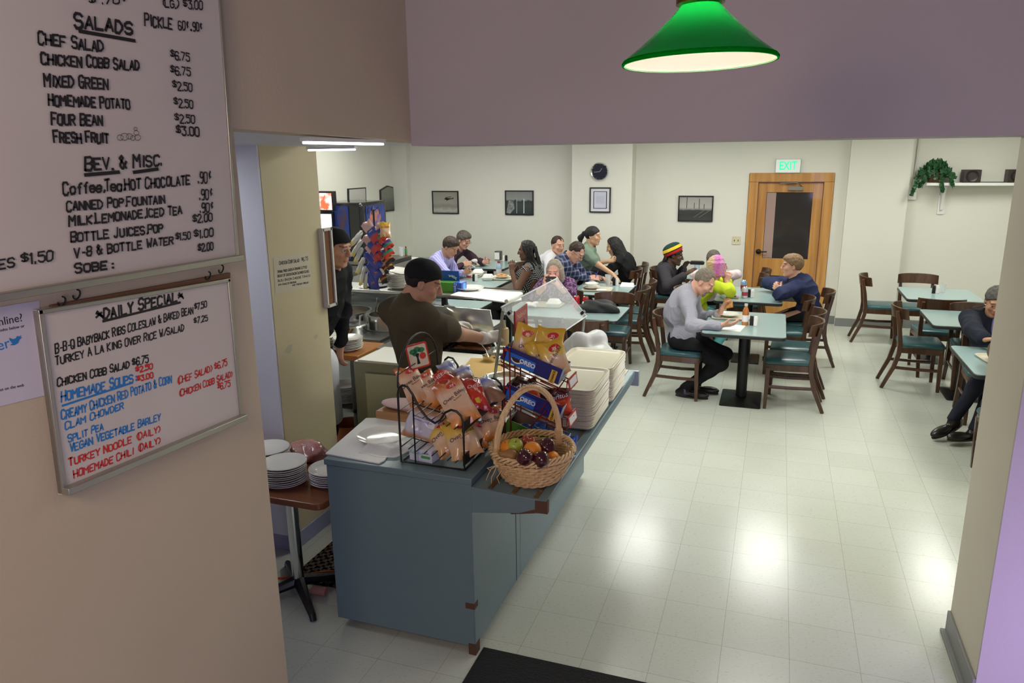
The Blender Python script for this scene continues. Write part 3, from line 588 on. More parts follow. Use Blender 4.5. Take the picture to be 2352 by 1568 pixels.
def carton(dz, label, side_m, words):
    t = thing('cookie_carton', label, 'carton', (-.35, .01, 1.22+dz), 'cookie cartons on the red rack')
    S = [(-.505, 1.338), (-.472, 1.405), (-.190, 1.308), (-.215, 1.232)]
    s2 = [(x, z+dz) for x, z in S]; y0, y1 = .012, .158
    def slab(y, m, nm): return MB().prism(s2, lambda p: (p[0], y, p[1]), lambda p: (p[0], y+.003, p[1])).build(nm, m, t)
    slab(y0, side_m, 'side_panel'); slab(y1, KRAFT, 'side_panel')
    f = MB()
    for a, b_ in ((0, 3),): f.add([(s2[a][0], y0, s2[a][1]), (s2[b_][0], y0, s2[b_][1]), (s2[b_][0], y1, s2[b_][1]), (s2[a][0], y1, s2[a][1])], [(0, 1, 2, 3)])
    f.add([(s2[0][0], y0, s2[0][1]), (s2[1][0], y0, s2[1][1]), (s2[1][0], y1, s2[1][1]), (s2[0][0], y1, s2[0][1])], [(0, 1, 2, 3)])
    o = f.build('tray_floor', KRAFT, t); o.modifiers.new('s', 'SOLIDIFY').thickness = .003
    e = MB().add([(s2[3][0], y0, s2[3][1]), (s2[2][0], y0, s2[2][1]), (s2[2][0], y1+.003, s2[2][1]), (s2[3][0], y1+.003, s2[3][1])], [(0, 1, 2, 3)])
    o = e.build('end_panel', mat('carton_pale_blue', (.42, .50, .62), .4), t); o.modifiers.new('s', 'SOLIDIFY').thickness = .003
    A = Vector((S[1][0], y0-.0008, S[1][1]+dz)); ex = (Vector((S[2][0], 0, S[2][1]))-Vector((S[1][0], 0, S[1][1]))).normalized(); up = Vector((-ex.z, 0, ex.x))
    if up.z < 0: up = -up
    o0 = Vector((-.50, y0-.0006, 1.372+dz)); FM = frame(o0, ex, up)
    if words == 'OREO':
        MB().zprism(rrect(.155, .052, .006, 3, .105, -.008), 0, .0004).xf(FM).build('blue_panel', CYL, t)
        MB().zprism([(.085+.026*math.cos(a), .0+.019*math.sin(a)) for a in np.linspace(PI, 2*PI, 14)], .0005, .001).xf(FM).build('cookie_print', mat('cookie_brown', (.04, .022, .015), .6), t)
        MB().zprism([(.085+.029*math.cos(a), -.006+.019*math.sin(a)) for a in np.linspace(PI, 2*PI, 14)], .0004, .0007).xf(FM).build('cream_print', INK['white'], t)
        text_mb('OREO', .030, .0004, bold=.0012).xf(FM @ Matrix.Translation((.142, -.004, .0008))).build('lettering', INK['white'], t)
        MB().zprism([(.012, .012), (.034, .018), (.016, .028)], 0, .0005).xf(FM).build('corner_mark', mat('mark_red', (.6, .03, .03), .4), t)
    q = MB().zprism(rrect(.030, .066, .002, 2, .280, -.012), 0, .0006).xf(FM).build('end_label', YEL, t)
    txt = 'CHANCE' if words == 'OREO' else '12'
    text_mb(txt, .015 if words == 'OREO' else .026, .0004, bold=.0006).xf(FM @ Matrix.Translation((.280, -.012, .0008)) @ Matrix.Rotation(PI/2 if words == 'OREO' else 0, 4, 'Z')).build('lettering', INK['black'], q)
    return t
carton(0, 'top cookie carton on the red rack, packed with yellow chip bags', CART, 'OREO')
carton(-.19, 'middle cookie carton on the red rack, holding red corn-chip bags', CART, 'OREO')
carton(-.375, 'bottom green carton on the red rack, holding blue cookie packs', GRN, '12')
DN = [('Doritos', 'white', 0, .45, .034, .1), ('nacho cheese', 'orange', 0, .1, .014, .1)]
def dbag(kind, top, bot, yy, wd, label, texts, n=(.35, -.85, .3), th=.05, cat='snack bag', dy=.02): return bag(kind, py(*top, yy+dy), py(*bot, yy), wd, n, label, 'packets in the red rack cartons', th, texts, cat)
dbag('yellow', (1213, 746), (1190, 835), .10, .11, 'yellow chip bag at the left of the top carton', LO+[('Oven', 'black', .1, .0, .026, .3)])
dbag('yellow', (1268, 752), (1252, 835), .13, .145, 'tallest yellow chip bag at the back of the top carton', LO+[('Oven Baked', 'black', 0, .05, .026, .1)])
dbag('yellow', (1225, 785), (1238, 850), .075, .10, 'small yellow chip bag between two larger ones in the top carton', [('Baked', 'black', 0, 0, .022, .3)])
dbag('yellow', (1262, 785), (1283, 862), .05, .135, 'front yellow chip bag in the top carton', LO+[('Oven Baked', 'black', -.05, .1, .025, .75)])
dbag('nacho', (1205, 870), (1218, 925), .08, .12, 'red corn-chip bag at the left of the middle carton', DN)
dbag('nacho', (1275, 893), (1285, 958), .07, .145, 'red corn-chip bag at the right of the middle carton', DN)
CK = [('Oreo', 'white', 0, .1, .022, .2)]
for (a, b_, yy, nm) in (((1215, 975), (1212, 1015), .10, 'blue cookie pack at the left of the bottom carton'), ((1240, 968), (1232, 1010), .11, 'violet-blue cookie pack beside the leftmost one, bottom carton'), ((1268, 985), (1262, 1030), .08, 'blue cookie pack just right of the basket handle'), ((1290, 990), (1283, 1040), .07, 'blue cookie pack with a cookie picture, bottom carton'), ((1312, 1000), (1305, 1045), .06, 'blue cookie pack at the right end of the bottom carton')):
    dbag('cookie', a, b_, yy, .075, nm, CK, th=.03, cat='cookie pack', n=(.3, -.8, .5))
# ================================================================ trays, basket, fruit
TRAY = mat('beige_fibreglass_tray', (.58, .53, .40), .3, spec=.45, var=((.55, .50, .37), 18, .3))
def tray_mb(w=.355, d=.455):
    mb = MB(); P = []
    for (k, z, r) in ((.012, .000, .04), (.002, .012, .045), (0, .016, .05), (.004, .0185, .048), (.010, .0165, .045), (.020, .006, .04), (.030, .004, .035)):
        q = rrect(w-2*k, d-2*k, r, 5); P.append([(x, y, z) for x, y in q+[q[0]]])
    mb.grid(P); n = len(rrect(1, 1, .1, 5))
    mb.f.append(tuple(range(n))[::-1]); o = 6*(n+1); mb.f.append(tuple(o+i for i in range(n)))
    return mb
tr0 = tray_mb().build('cafeteria_tray', TRAY, smooth=50)
tr0['category'] = 'tray'; first = True
for (cx, cy, z0, n, grp, lab, labtop) in ((-.310, .630, .862, 22, 'near tray stack', 'beige cafeteria tray inside the nearer of the two tall stacks', 'topmost beige cafeteria tray of the nearer tall stack'), (-.308, 1.105, .862, 21, 'far tray stack', 'beige cafeteria tray inside the farther of the two tall stacks', 'topmost beige cafeteria tray of the farther tall stack')):
    for k in range(n):
        o = tr0 if first else tr0.copy()
        if not first: COL.objects.link(o)
        first = False
        o.location = (cx+rnd.uniform(-.003, .003), cy+rnd.uniform(-.004, .004), z0+k*.0098); o.rotation_euler = (0, 0, rnd.uniform(-.012, .012))
        o['label'] = labtop if k == n-1 else lab; o['group'] = grp; o['category'] = 'tray'
# wicker basket
WIK = wood('wicker', (.74, .50, .26), (.58, .36, .16), 18, 2, .5, .1); WIK2 = wood('wicker_pale', (.80, .58, .32), (.64, .42, .20), 18, 2, .5, .1)
BC = Vector((-.268, -.225, .858))
bk = thing('fruit_basket', 'oval wicker basket with a tall twisted handle on the tray rail, full of fruit', 'basket', tuple(BC))
def bl(a, h):   # wall point at angle a, height fraction h
    rx, ry = .125+.062*h**.8, .135+.060*h**.8
    return Vector((rx*math.cos(a), ry*math.sin(a), .004+.125*h))
wv = MB(); NS = 22
for j in range(7):
    h = .05+j*.13
    for s in (0, 1):
        P = []
        for i in range(NS*4):
            a = 2*PI*i/(NS*4); p = bl(a, h+.034*math.sin(a*NS/2+s*PI+j*PI/2)); d = Vector((math.cos(a), math.sin(a), 0))
            P.append(BC+p+d*(.006*math.cos(a*NS/2+s*PI+j*PI/2)))
        wv.tube(P, .0064, 6, closed=True)
wv.build('weave', WIK, bk)
st = MB()
for i in range(NS): a = 2*PI*i/NS; st.tube([BC+bl(a, h) for h in (0, .3, .6, 1)], .004, 6)
st.build('stakes', WIK, bk)
st = MB(); st.zprism([(BC.x+.118*math.cos(a), BC.y+.128*math.sin(a)) for a in np.linspace(0, 2*PI, 40)[:-1]], BC.z-.002, BC.z+.004); st.build('bottom', WIK, bk)
rim = MB()
for s in range(4):
    P = []
    for i in range(120):
        a = 2*PI*i/120; ph = a*11+s*PI/2; d = Vector((math.cos(a), math.sin(a), 0)); P.append(BC+bl(a, 1)+d*(.009*math.cos(ph))+Vector((0, 0, .010+.012*math.sin(ph))))
    rim.tube(P, .0058, 6, closed=True)
rim.build('rim', WIK2, bk)
A0 = BC+Vector((-.125, -.135, .10)); A1 = BC+Vector((.085, .155, .11)); hp = []
for i in range(41):
    f = i/40; a = PI*f; hp.append(A0.lerp(A1, .5-.5*math.cos(a)*(1-.12*math.sin(a)**2))+Vector((0, 0, .315*math.sin(a)**.75)))
hd_ = MB()
for s in range(7):
    P = []
    for i, p in enumerate(hp):
        t_ = (hp[min(i+1, 40)]-hp[max(i-1, 0)]).normalized(); u = t_.cross(Vector((.7, -.5, 0)).normalized()).normalized(); v = t_.cross(u)
        ph = i*.21+s*2*PI/7; P.append(p+(u*math.cos(ph)+v*math.sin(ph))*(.0085 if s else 0))
    hd_.tube(P, .0062, 6)
hd_.build('handle', WIK2, bk)
lash = MB()
for e, dd in ((A0, (hp[3]-hp[0]).normalized()), (A1, (hp[-4]-hp[-1]).normalized())):
    for k in range(7):
        c = e+dd*(.03+k*.007); u = dd.orthogonal().normalized(); v = dd.cross(u)
        lash.tube([c+(u*math.cos(x)+v*math.sin(x))*.0165 for x in np.linspace(0, 2*PI, 15)[:-1]], .0032, 5, closed=True)
lash.build('handle_lashing', WIK, bk)
bow = MB(); kn = BC+Vector((-.122, -.135, .090))
for (dx, dy, dz, sx) in ((-.05, -.01, -.075, -.02), (-.02, -.025, -.08, .0), (.02, -.03, -.07, .03), (.045, -.02, -.045, .04), (-.03, -.015, -.03, -.04)):
    bow.tube([kn, kn+Vector((sx, -.022, -.01)), kn+Vector((dx*.7, dy-.012, dz*.55)), kn+Vector((dx, dy, dz))], [.0022, .0022, .002, .0014], 5)
bow.ball(kn, .011, 6); bow.build('raffia_bow', mat('raffia', (.66, .50, .26), .7), bk)
# fruit
def fruit(name, c, r, m, label, prof='round', rot=None, stem=True):
    t = thing(name, label, 'fruit', tuple(c), 'fruit in the wicker basket')
    mb = MB()
    if prof == 'apple': pr = [(0, -.80), (.18, -.9), (.42, -.92), (.72, -.70), (.95, -.15), (1.0, .2), (.9, .62), (.62, .88), (.3, .90), (.1, .76), (0, .68)]
    elif prof == 'pear': pr = [(0, -.95), (.4, -.9), (.8, -.55), (.9, -.1), (.74, .35), (.48, .8), (.40, 1.2), (.30, 1.45), (.1, 1.55), (0, 1.5)]
    else: pr = [(math.sin(PI*i/14)*1.0, -math.cos(PI*i/14)*.96) for i in range(15)]
    pr = [(a*r, z*r) for a, z in pr]
    R = Euler(rot).to_matrix() if rot else Matrix.Identity(3)
    mb.lathe(pr, c, 28, R); mb.build('flesh', m, t, smooth=180)
    if stem:
        top = max(z for a, z in pr)
        MB().tube([Vector(c)+R@Vector((0, 0, top-r*.25)), Vector(c)+R@Vector((r*.06, 0, top+r*.12))], [r*.05, r*.035], 6).build('stem', mat('fruit_stem', (.10, .06, .02), .8), t)
ORG = mat('orange_peel', (.80, .27, .02), .38, bump=(260, .12), spec=.5); APG = mat('green_apple_skin', (.38, .47, .05), .2, coat=.4, var=((.45, .50, .08), 20, .3))
APR = mat('red_apple_skin', (.36, .03, .02), .18, coat=.4, var=((.45, .12, .04), 25, .25)); APD = mat('dark_red_apple_skin', (.045, .008, .012), .14, coat=.5, var=((.085, .012, .014), 30, .3)); PEAR = mat('bosc_pear_skin', (.33, .17, .05), .5, var=((.28, .13, .04), 40, .3))
fz = 1.035
fruit('orange', pz(1168, 1030, 1.02), .043, ORG, 'orange partly hidden behind the basket handle and the green apple', rot=(.5, -.3, 0))
fruit('apple', pz(1183, 1025, 1.035), .036, APG, 'shiny green apple beside the basket handle', 'apple', (.3, .2, 0))
fruit('pear', pz(1172, 1045, 1.015), .034, PEAR, 'brown pear lying behind the basket handle', 'pear', (.2, -1.35, .3))
fruit('apple', pz(1213, 1016, 1.01), .035, APR, 'bright red apple at the back of the basket', 'apple', (.2, .3, 0))
fruit('orange', pz(1223, 1034, 1.03), .041, ORG, 'yellow-orange citrus in the middle of the basket', rot=(-.7, .1, 0))
fruit('apple', pz(1205, 1050, 1.03), .037, APD, 'dark red apple in front of the middle orange', 'apple', (-.3, .5, 0))
fruit('apple', pz(1256, 1026, 1.03), .038, APD, 'near-black red apple at the right of the basket', 'apple', (.6, .6, 0))
fruit('apple', pz(1243, 1055, 1.015), .037, APD, 'dark red apple at the right front of the basket', 'apple', (-.5, -.3, .4))
fruit('pear', pz(1192, 1058, .99), .030, PEAR, 'brown pear low at the front of the basket', 'pear', (-.2, 1.4, 0))
fruit('orange', pz(1268, 1052, .99), .034, ORG, 'small orange fruit low at the right end of the basket')

# ================================================================ sneeze guard and bag of rolls
gd = thing('sneeze_guard', 'tilted clear acrylic sneeze guard on steel posts over the sandwich counter', 'sneeze guard', (-.6, 1.2, .905))
ACR = mat('clear_acrylic', (.90, .93, .92), .08, trans=0.0, alpha=.22, spec=.6); ACE = mat('acrylic_edge', (.70, .74, .74), .3, alpha=.85)
A, B, C2, D = (Vector(p) for p in ((-.79, .80, 1.425), (-.675, 1.60, 1.478), (-.465, 1.60, 1.225), (-.58, .80, 1.172)))
n_ = (B-A).cross(D-A).normalized()*.004
MB().add([A+n_, B+n_, C2+n_, D+n_, A-n_, B-n_, C2-n_, D-n_], [(0, 1, 2, 3), (7, 6, 5, 4)]).build('pane', ACR, gd, smooth=0)
for a, b_ in ((A, B), (B, C2), (C2, D), (D, A)): MB().tube([a, b_], .005, 4).build('pane_edge', ACE, gd)
for (p, q) in (((-.475, 1.585, 1.235), (-.50, 1.55, .905)), ((-.79, .83, 1.40), (-.86, .83, .905))):
    MB().tube([p, q], .010, 4, up=(1, 0, 0)).build('post', DSTEEL, gd)
for p in (A.lerp(D, .15)+Vector((.012, .02, 0)), C2+Vector((-.02, -.03, .03))): MB().box(p, (.02, .04, .03), (0, .8, 0)).build('clip', BLACK, gd)
o = lump('plastic_bag', (-.44, 1.485, .907), (.165, .125, .145), mat('white_film_bag', (.82, .82, .82), .3, alpha=.62, bump=(14, .8)), 11, 'white translucent plastic bag of rolls behind the chip cartons', 'bag', amp=.34, n=26, freq=4.5)
# ================================================================ food prep line behind the counter
def pan(c, w, d, h, fill, label, name='food_pan', m=None, rot=0):
    t = thing(name, label, 'food pan', (c[0], c[1], c[2])); M = Matrix.Translation(c) @ Matrix.Rotation(rot, 4, 'Z'); P = []
    for k, z in ((.014, 0), (0, h), (-.012, h), (-.012, h-.004)): q = rrect(w-2*k, d-2*k, .02, 4); P.append([(x, y, z) for x, y in q+[q[0]]])
    mb = MB().grid(P); n = len(q); mb.f.append(tuple(range(n))); o = mb.xf(M).build('pan', m or STEEL, t, smooth=50); o.modifiers.new('s', 'SOLIDIFY').thickness = .0015
    if fill:
        r = random.Random(label); b = MB()
        G = [[((-.5+i/12)*(w-.03), (-.5+j/12)*(d-.03), h*.72+r.uniform(-.008, .012)) for j in range(13)] for i in range(13)]
        b.grid(G).xf(M).build('filling', fill, t, smooth=25)
    return t
TOM = mat('chopped_tomato', (.62, .09, .03), .35, var=((.70, .30, .10), 60, .2)); LET = mat('shredded_lettuce', (.25, .42, .08), .5, var=((.55, .60, .25), 50, .2)); MEATB = mat('sliced_meat', (.40, .14, .05), .5, var=((.15, .05, .02), 40, .2)); CHS = mat('sliced_cheese', (.75, .58, .25), .5); DRS = mat('white_dressing', (.75, .72, .62), .3)
pt = thing('prep_table', 'stainless sandwich prep table with a white cutting board front and raised lid', 'prep table', (-1.42, 1.35, 0))
MB().bb(-2.0, -1.0, 1.08, 1.78, .06, .92).build('cabinet', DSTEEL, pt, bevel=.004)
MB().bb(-1.93, -1.02, 1.02, 1.40, .935, .952).build('cutting_board', mat('white_board', (.80, .78, .70), .45), pt, bevel=.004)
MB().bb(-2.0, -1.0, 1.40, 1.78, .90, .935).build('rail_top', STEEL, pt)
MB().bb(-1.9, -1.5, 1.055, 1.079, .2, .85).build('door', STEEL, pt, bevel=.004)
MB().bb(-1.62, -1.58, 1.03, 1.055, .45, .72).build('door_handle', BLACK, pt, bevel=.004)
ld = MB().add([py(985, 700, 1.55), py(1127, 711, 1.55), py(1141, 795, 1.62), py(985, 795, 1.62)], [(0, 1, 2, 3)]); o = ld.build('lid', STEEL, pt); o.modifiers.new('s', 'SOLIDIFY').thickness = .012
MB().tube([py(1020, 704, 1.53), py(1021, 702, 1.50), py(1044, 705, 1.50), py(1045, 706, 1.53)], .006, 6).build('lid_handle', CHROME, pt)
def pp(x, y, z): return tuple(pz(x, y, z))
pan((-1.30, 1.60, .90), .30, .24, .06, MEATB, 'black grill pan of orange roast meat behind the cutting board', m=BLACK)
pan((-1.66, 1.60, .90), .30, .24, .05, MEATB, 'black pan of food at the left of the prep table', m=BLACK)
for (x, y, z, w_, d_, fl, lb) in ((1152, 800, .98, .16, .14, DRS, 'steel pan of white dressing by the server\'s gloved hand'), (1176, 835, .95, .15, .16, LET, 'steel pan of lettuce beside the ladle cup'), (1198, 815, .96, .15, .14, CHS, 'steel pan of cheese slices near the sneeze guard')):
    c = pz(x, y, z); pan((c.x, c.y, .908), w_, d_, .06, fl, lb)
cup = thing('steel_cup', 'round steel sauce cup with a ladle at the sandwich counter', 'cup', pp(1125, 845, .908)); c = pz(1125, 845, .908)
MB().lathe([(0, .002), (.043, .002), (.045, .006), (.047, .085), (.050, .09), (.045, .088), (.043, .01), (0, .008)], c, 24).build('cup', CHROME, cup)
MB().tube([c+Vector((.0, 0, .05)), c+Vector((-.03, .01, .12)), c+Vector((-.07, .0, .175))], .004, 6).build('ladle', CHROME, cup)
tag(MB().bb(-.985, -.66, .96, 1.38, .9055, .950).build('cutting_board', mat('white_board', (.80, .78, .70), .45), bevel=.004), 'thick white cutting board under the tan paper by the sneeze guard', 'cutting board')
c1 = [pz(*p, .953) for p in ((1082, 824), (1158, 826), (1150, 872), (1048, 866))]
tag(MB().prism([(p.x, p.y) for p in c1], lambda p: (p[0], p[1], .9525), lambda p: (p[0], p[1], .960)).build('tan_paper', mat('tan_butcher_paper', (.62, .40, .13), .6, var=((.55, .34, .10), 5, .3))), 'tan sheet of deli paper on the counter behind the chip bags', 'paper')
bw = thing('salad_bowl', 'wide shiny steel bowl with film-wrapped sandwiches, behind the chip rack', 'bowl', pp(1160, 895, .908)); c = pz(1163, 900, .908)
MB().lathe([(0, .003), (.06, .003), (.12, .05), (.145, .085), (.150, .087), (.142, .085), (.115, .05), (.055, .008), (0, .008)], c, 36).build('bowl', CHROME, bw)
MB().ball(c+Vector((0, 0, .055)), 1, 10, (.105, .105, .03)).build('wrapped_food', mat('cling_film', (.72, .62, .55), .15, bump=(60, .9), coat=.6), bw)
c = pz(1152, 960, .908); pan((c.x, c.y, .908), .13, .15, .075, TOM, 'beige plastic tub of diced tomatoes behind the rack', 'food_tub', mat('beige_tub', (.58, .54, .42), .4), .05)
c = pz(1190, 985, .908); pan((c.x, c.y+.02, .908), .12, .12, .05, None, 'empty white tub behind the red display rack', 'food_tub', WHITE)
c = pz(1255, 905, .93); pan((c.x, c.y-.1, .908), .16, .12, .04, DRS, 'shallow steel tray of wrapped portions behind the top carton', 'food_pan')
# prep area beyond: wood-topped cart with plates
ct = thing('work_cart', 'steel work cart with an oiled wooden top, under two plate stacks', 'cart', (-2.34, 1.42, 0))
MB().bb(-2.60, -2.07, 1.25, 1.66, .865, .905).build('wooden_top', wood('oiled_top', (.50, .21, .05), (.40, .15, .03), 5, 0, .35, .3), ct, bevel=.006)
for (x, y) in ((-2.12, 1.29), (-2.12, 1.61), (-2.56, 1.29), (-2.56, 1.61)): MB().bb(x-.03, x+.03, y-.02, y+.02, 0, .865).build('leg', DSTEEL, ct, bevel=.003)
for z in (.10, .46): MB().bb(-2.59, -2.08, 1.27, 1.64, z, z+.025).build('shelf', DSTEEL, ct)
PL0 = plate_mb(.115, .02).build('plate', CHINA, smooth=50); PL0['category'] = 'plate'; _pf = [True]
def plates(c, n, label, grp, sc_=1.0, jit=.004, tilt=0.0, dz=.0108, toplabel=None):
    for k in range(n):
        o = PL0 if _pf[0] else PL0.copy()
        if not _pf[0]: COL.objects.link(o)
        _pf[0] = False
        f = max(0, k-(n-3)) if tilt else 0
        o.location = (c[0]+rnd.uniform(-jit, jit), c[1]+rnd.uniform(-jit, jit), c[2]+k*dz+f*.004); o.rotation_euler = (tilt*f*.3, -tilt*f, rnd.uniform(0, 6)); o.scale = (sc_,)*3
        o['label'] = (toplabel or 'top white plate of '+grp) if k == n-1 else label; o['group'] = grp; o['category'] = 'plate'
plates((-2.235, 1.40, .906), 8, 'white plate in the stack at the right of the wooden cart top', 'the stack at the right of the wooden cart top', .95)
plates((-2.47, 1.44, .906), 7, 'white plate in the stack half hidden by the black-shirted cook', 'the stack half hidden by the black-shirted cook', .95)
plates((-2.30, 1.42, .486), 12, 'white plate in the stack on the cart shelf', 'the stack on the cart shelf', 1.0)
tb = thing('plastic_tub', 'terracotta orange plastic tub on the lowest shelf of the cart', 'tub', (-2.28, 1.42, .126))
MB().lathe([(0, 0), (.10, 0), (.125, .17), (.14, .175), (.14, .19), (.12, .19), (.095, .01), (0, .01)], (-2.28, 1.42, .126), 24).build('body', mat('terracotta_plastic', (.42, .11, .035), .5), tb)
# ================================================================ steam table with shelf
stt = thing('steam_table', 'stainless steam table with an overhead shelf and slanted glass front', 'steam table', (-2.2, 2.3, 0))
MB().bb(-3.05, -1.45, 1.98, 2.62, .05, .90).build('cabinet', DSTEEL, stt, bevel=.004)
MB().bb(-3.05, -1.45, 1.98, 2.64, .90, .915).build('well_top', STEEL, stt)
sh = MB().bb(-3.05, -1.16, 2.0, 2.32, 1.225, 1.245); sh.tube([(-3.05, 2.0, 1.235), (-1.16, 2.0, 1.235)], .016, 10); sh.build('overshelf', STEEL, stt)
for x in (-2.98, -1.85, -1.28): MB().bb(x-.02, x+.02, 2.28, 2.32, .915 if x < -1.4 else .75, 1.225).build('shelf_post', BLACK if x > -1.9 else DSTEEL, stt)
o = MB().add([(-2.98, 2.30, 1.22), (-1.87, 2.30, 1.22), (-1.87, 2.56, .93), (-2.98, 2.56, .93)], [(0, 1, 2, 3)]).build('glass_front', mat('smoky_glass', (.10, .13, .15), .06, alpha=.55, spec=.8), stt); o.modifiers.new('s', 'SOLIDIFY').thickness = .006
MB().bb(-1.98, -.95, 2.35, 2.75, .73, .75).bb(-1.98, -.95, 2.35, 2.39, .0, .73).build('tray_slide', LAM, stt, label='teal laminate ledge beyond the shelf')
MB().bb(-1.45, -.95, 1.95, 2.34, .70, .735).build('dark_well', BLACK, stt)
for (x, y, r, nm, lid) in ((2.72, 2.18, .20, 'largest soup pot, behind the two plate stacks', 0), (2.98, 2.08, .12, 'small soup pot half hidden by the cook', 0), (2.30, 2.14, .16, 'soup pot with a ladle beside the olive-shirted server', 0)):
    t = thing('soup_pot', 'steel '+nm, 'pot', (-x, y, .915))
    MB().lathe([(r, -.0), (r, .10), (r+.012, .105), (r+.012, .112), (r-.004, .112), (r-.006, .05), (0, .05)], (-x, y, .915), 36).build('pot', STEEL, t)
    MB().lathe([(0, .075), (r-.006, .075)], (-x, y, .915), 30).build('soup', mat('brown_soup', (.20, .12, .03), .25), t)
    if nm.startswith('soup'): MB().tube([(-x-.02, y-.02, .98), (-x-.06, y-.1, 1.06), (-x-.0, y-.16, 1.19)], .006, 6).build('ladle', CHROME, t)
c = Vector((-2.53, 1.88, .905))
t = thing('lidded_pan', 'round steel pan with a shiny lid and tongs behind the wooden cart', 'pan', tuple(c))
MB().bb(-2.9, -2.15, 1.72, 1.97, .88, .905).build('stand', DSTEEL, t)
MB().lathe([(0, .0), (.15, 0), (.16, .07), (.175, .072), (.17, .08), (.13, .085), (.05, .078), (0, .076)], c, 36).build('pan', CHROME, t)
MB().tube([c+Vector((.14, -.06, .05)), c+Vector((.15, -.05, .16)), c+Vector((.17, -.04, .17))], .009, 6).build('tongs', STEEL, t)
tag(MB().lathe([(0, .10), (.040, .10), (.045, .09), (.050, 0), (.047, 0), (0, .002)], c+Vector((-.05, -.02, .085)), 24).build('paper_cup', WHITE), 'white cup upside down on the shiny pan lid', 'cup')
# things on the overshelf
Z5 = 1.2455
c = Vector(py(918, 664, 2.16)); plates((c.x, 2.17, Z5), 12, 'white plate in the leaning stack beside the snack strip rack', 'the leaning stack beside the snack strip rack', .95, .003, .09)
zb = thing('wrap_box', 'green and blue plastic bag box with a raised lid and a white knife on it', 'box', tuple(py(1030, 668, 2.15)))
c = Vector(py(1022, 668, 2.10)); c.z = Z5
FB = Matrix.Translation(c)
MB().bb(-.145, .145, -.0, .10, 0, .075).xf(FB).build('carton', mat('box_green', (.09, .30, .035), .4), zb, bevel=.002)
MB().bb(.075, .1465, -.0015, .1015, .0, .076).xf(FB).build('end_band', mat('box_blue', (.03, .10, .48), .4), zb)
MB().box((-.03, .098, .115), (.23, .004, .085), (.15, 0, 0)).xf(FB).build('lid', mat('box_blue_lid', (.02, .09, .42), .4), zb)
text_mb('Ziploc', .04, .0004, bold=.0008).xf(FB @ frame((.02, .0955, .118), (1, 0, -.5), (.5, 0, 1))).build('lettering', INK['white'], zb)
text_mb('Ziploc', .030, .0004).xf(FB @ frame((.092, -.0022, .037), (0, 0, -1), (1, 0, 0))).build('lettering', INK['white'], zb)
MB().prism(rrect(.05, .06, .012), lambda p: (.148, .05+p[0], .04+p[1]), lambda p: (.149, .05+p[0], .04+p[1])).xf(FB).build('logo_patch', mat('box_light_blue', (.12, .35, .75), .4), zb)
tag(MB().tube([c+Vector((-.07, -.006, .0)), c+Vector((-.085, -.004, .09)), c+Vector((-.10, -.002, .155))], [.006, .008, .007], 6, flat=.4).build('plastic_knife', WHITE), 'white plastic knife leaning on the wrap box', 'knife')
pts = [pz(x, y, Z5) for x, y in ((1034, 680), (1062, 668), (1196, 673), (1198, 690), (1165, 697), (1110, 689))]
tag(MB().prism([(p.x, p.y) for p in pts], lambda p: (p[0], p[1], Z5+.0005), lambda p: (p[0], p[1], Z5+.010)).build('paper_pad', PAPER, bevel=.002), 'pad of white sandwich paper curling over the end of the steel shelf', 'paper')
tag(MB().tube([pz(1163, 692, Z5+.02), pz(1197, 675, Z5+.02)], .016, 12).build('paper_roll', mat('grey_paper_roll', (.62, .60, .56), .7)), 'rolled grey paper at the end of the steel shelf', 'paper roll')
c = pz(1080, 668, Z5); p_ = plate_mb(.115, .02); p_.xf(Matrix.Translation((c.x, c.y, Z5+.0108))); tag(p_.build('plate', CHINA), 'single white plate on the paper pad over the steam table', 'plate')
c = Vector(py(945, 662, 2.14)); t = thing('napkin_pack', 'pink pack of napkins on the shelf behind the black-capped server', 'napkins', tuple(c))
MB().box((c.x, 2.16, Z5+.065), (.10, .10, .13), (0, 0, .2)).build('pack', mat('pink_napkins', (.74, .52, .50), .7), t, bevel=.012)
t = thing('ketchup_dish', 'red plastic dish with a yellow lid on the shelf behind the server\'s neck', 'dish', (c.x+.03, 2.06, Z5))
MB().lathe([(0, 0), (.03, 0), (.048, .035), (.044, .037), (0, .03)], (c.x+.03, 2.06, Z5), 20).build('dish', mat('red_dish', (.38, .02, .03), .4), t)
MB().lathe([(0, .032), (.026, .032), (.028, .05), (0, .052)], (c.x+.03, 2.06, Z5), 20).build('lid', mat('yellow_lid', (.55, .38, .12), .5), t)
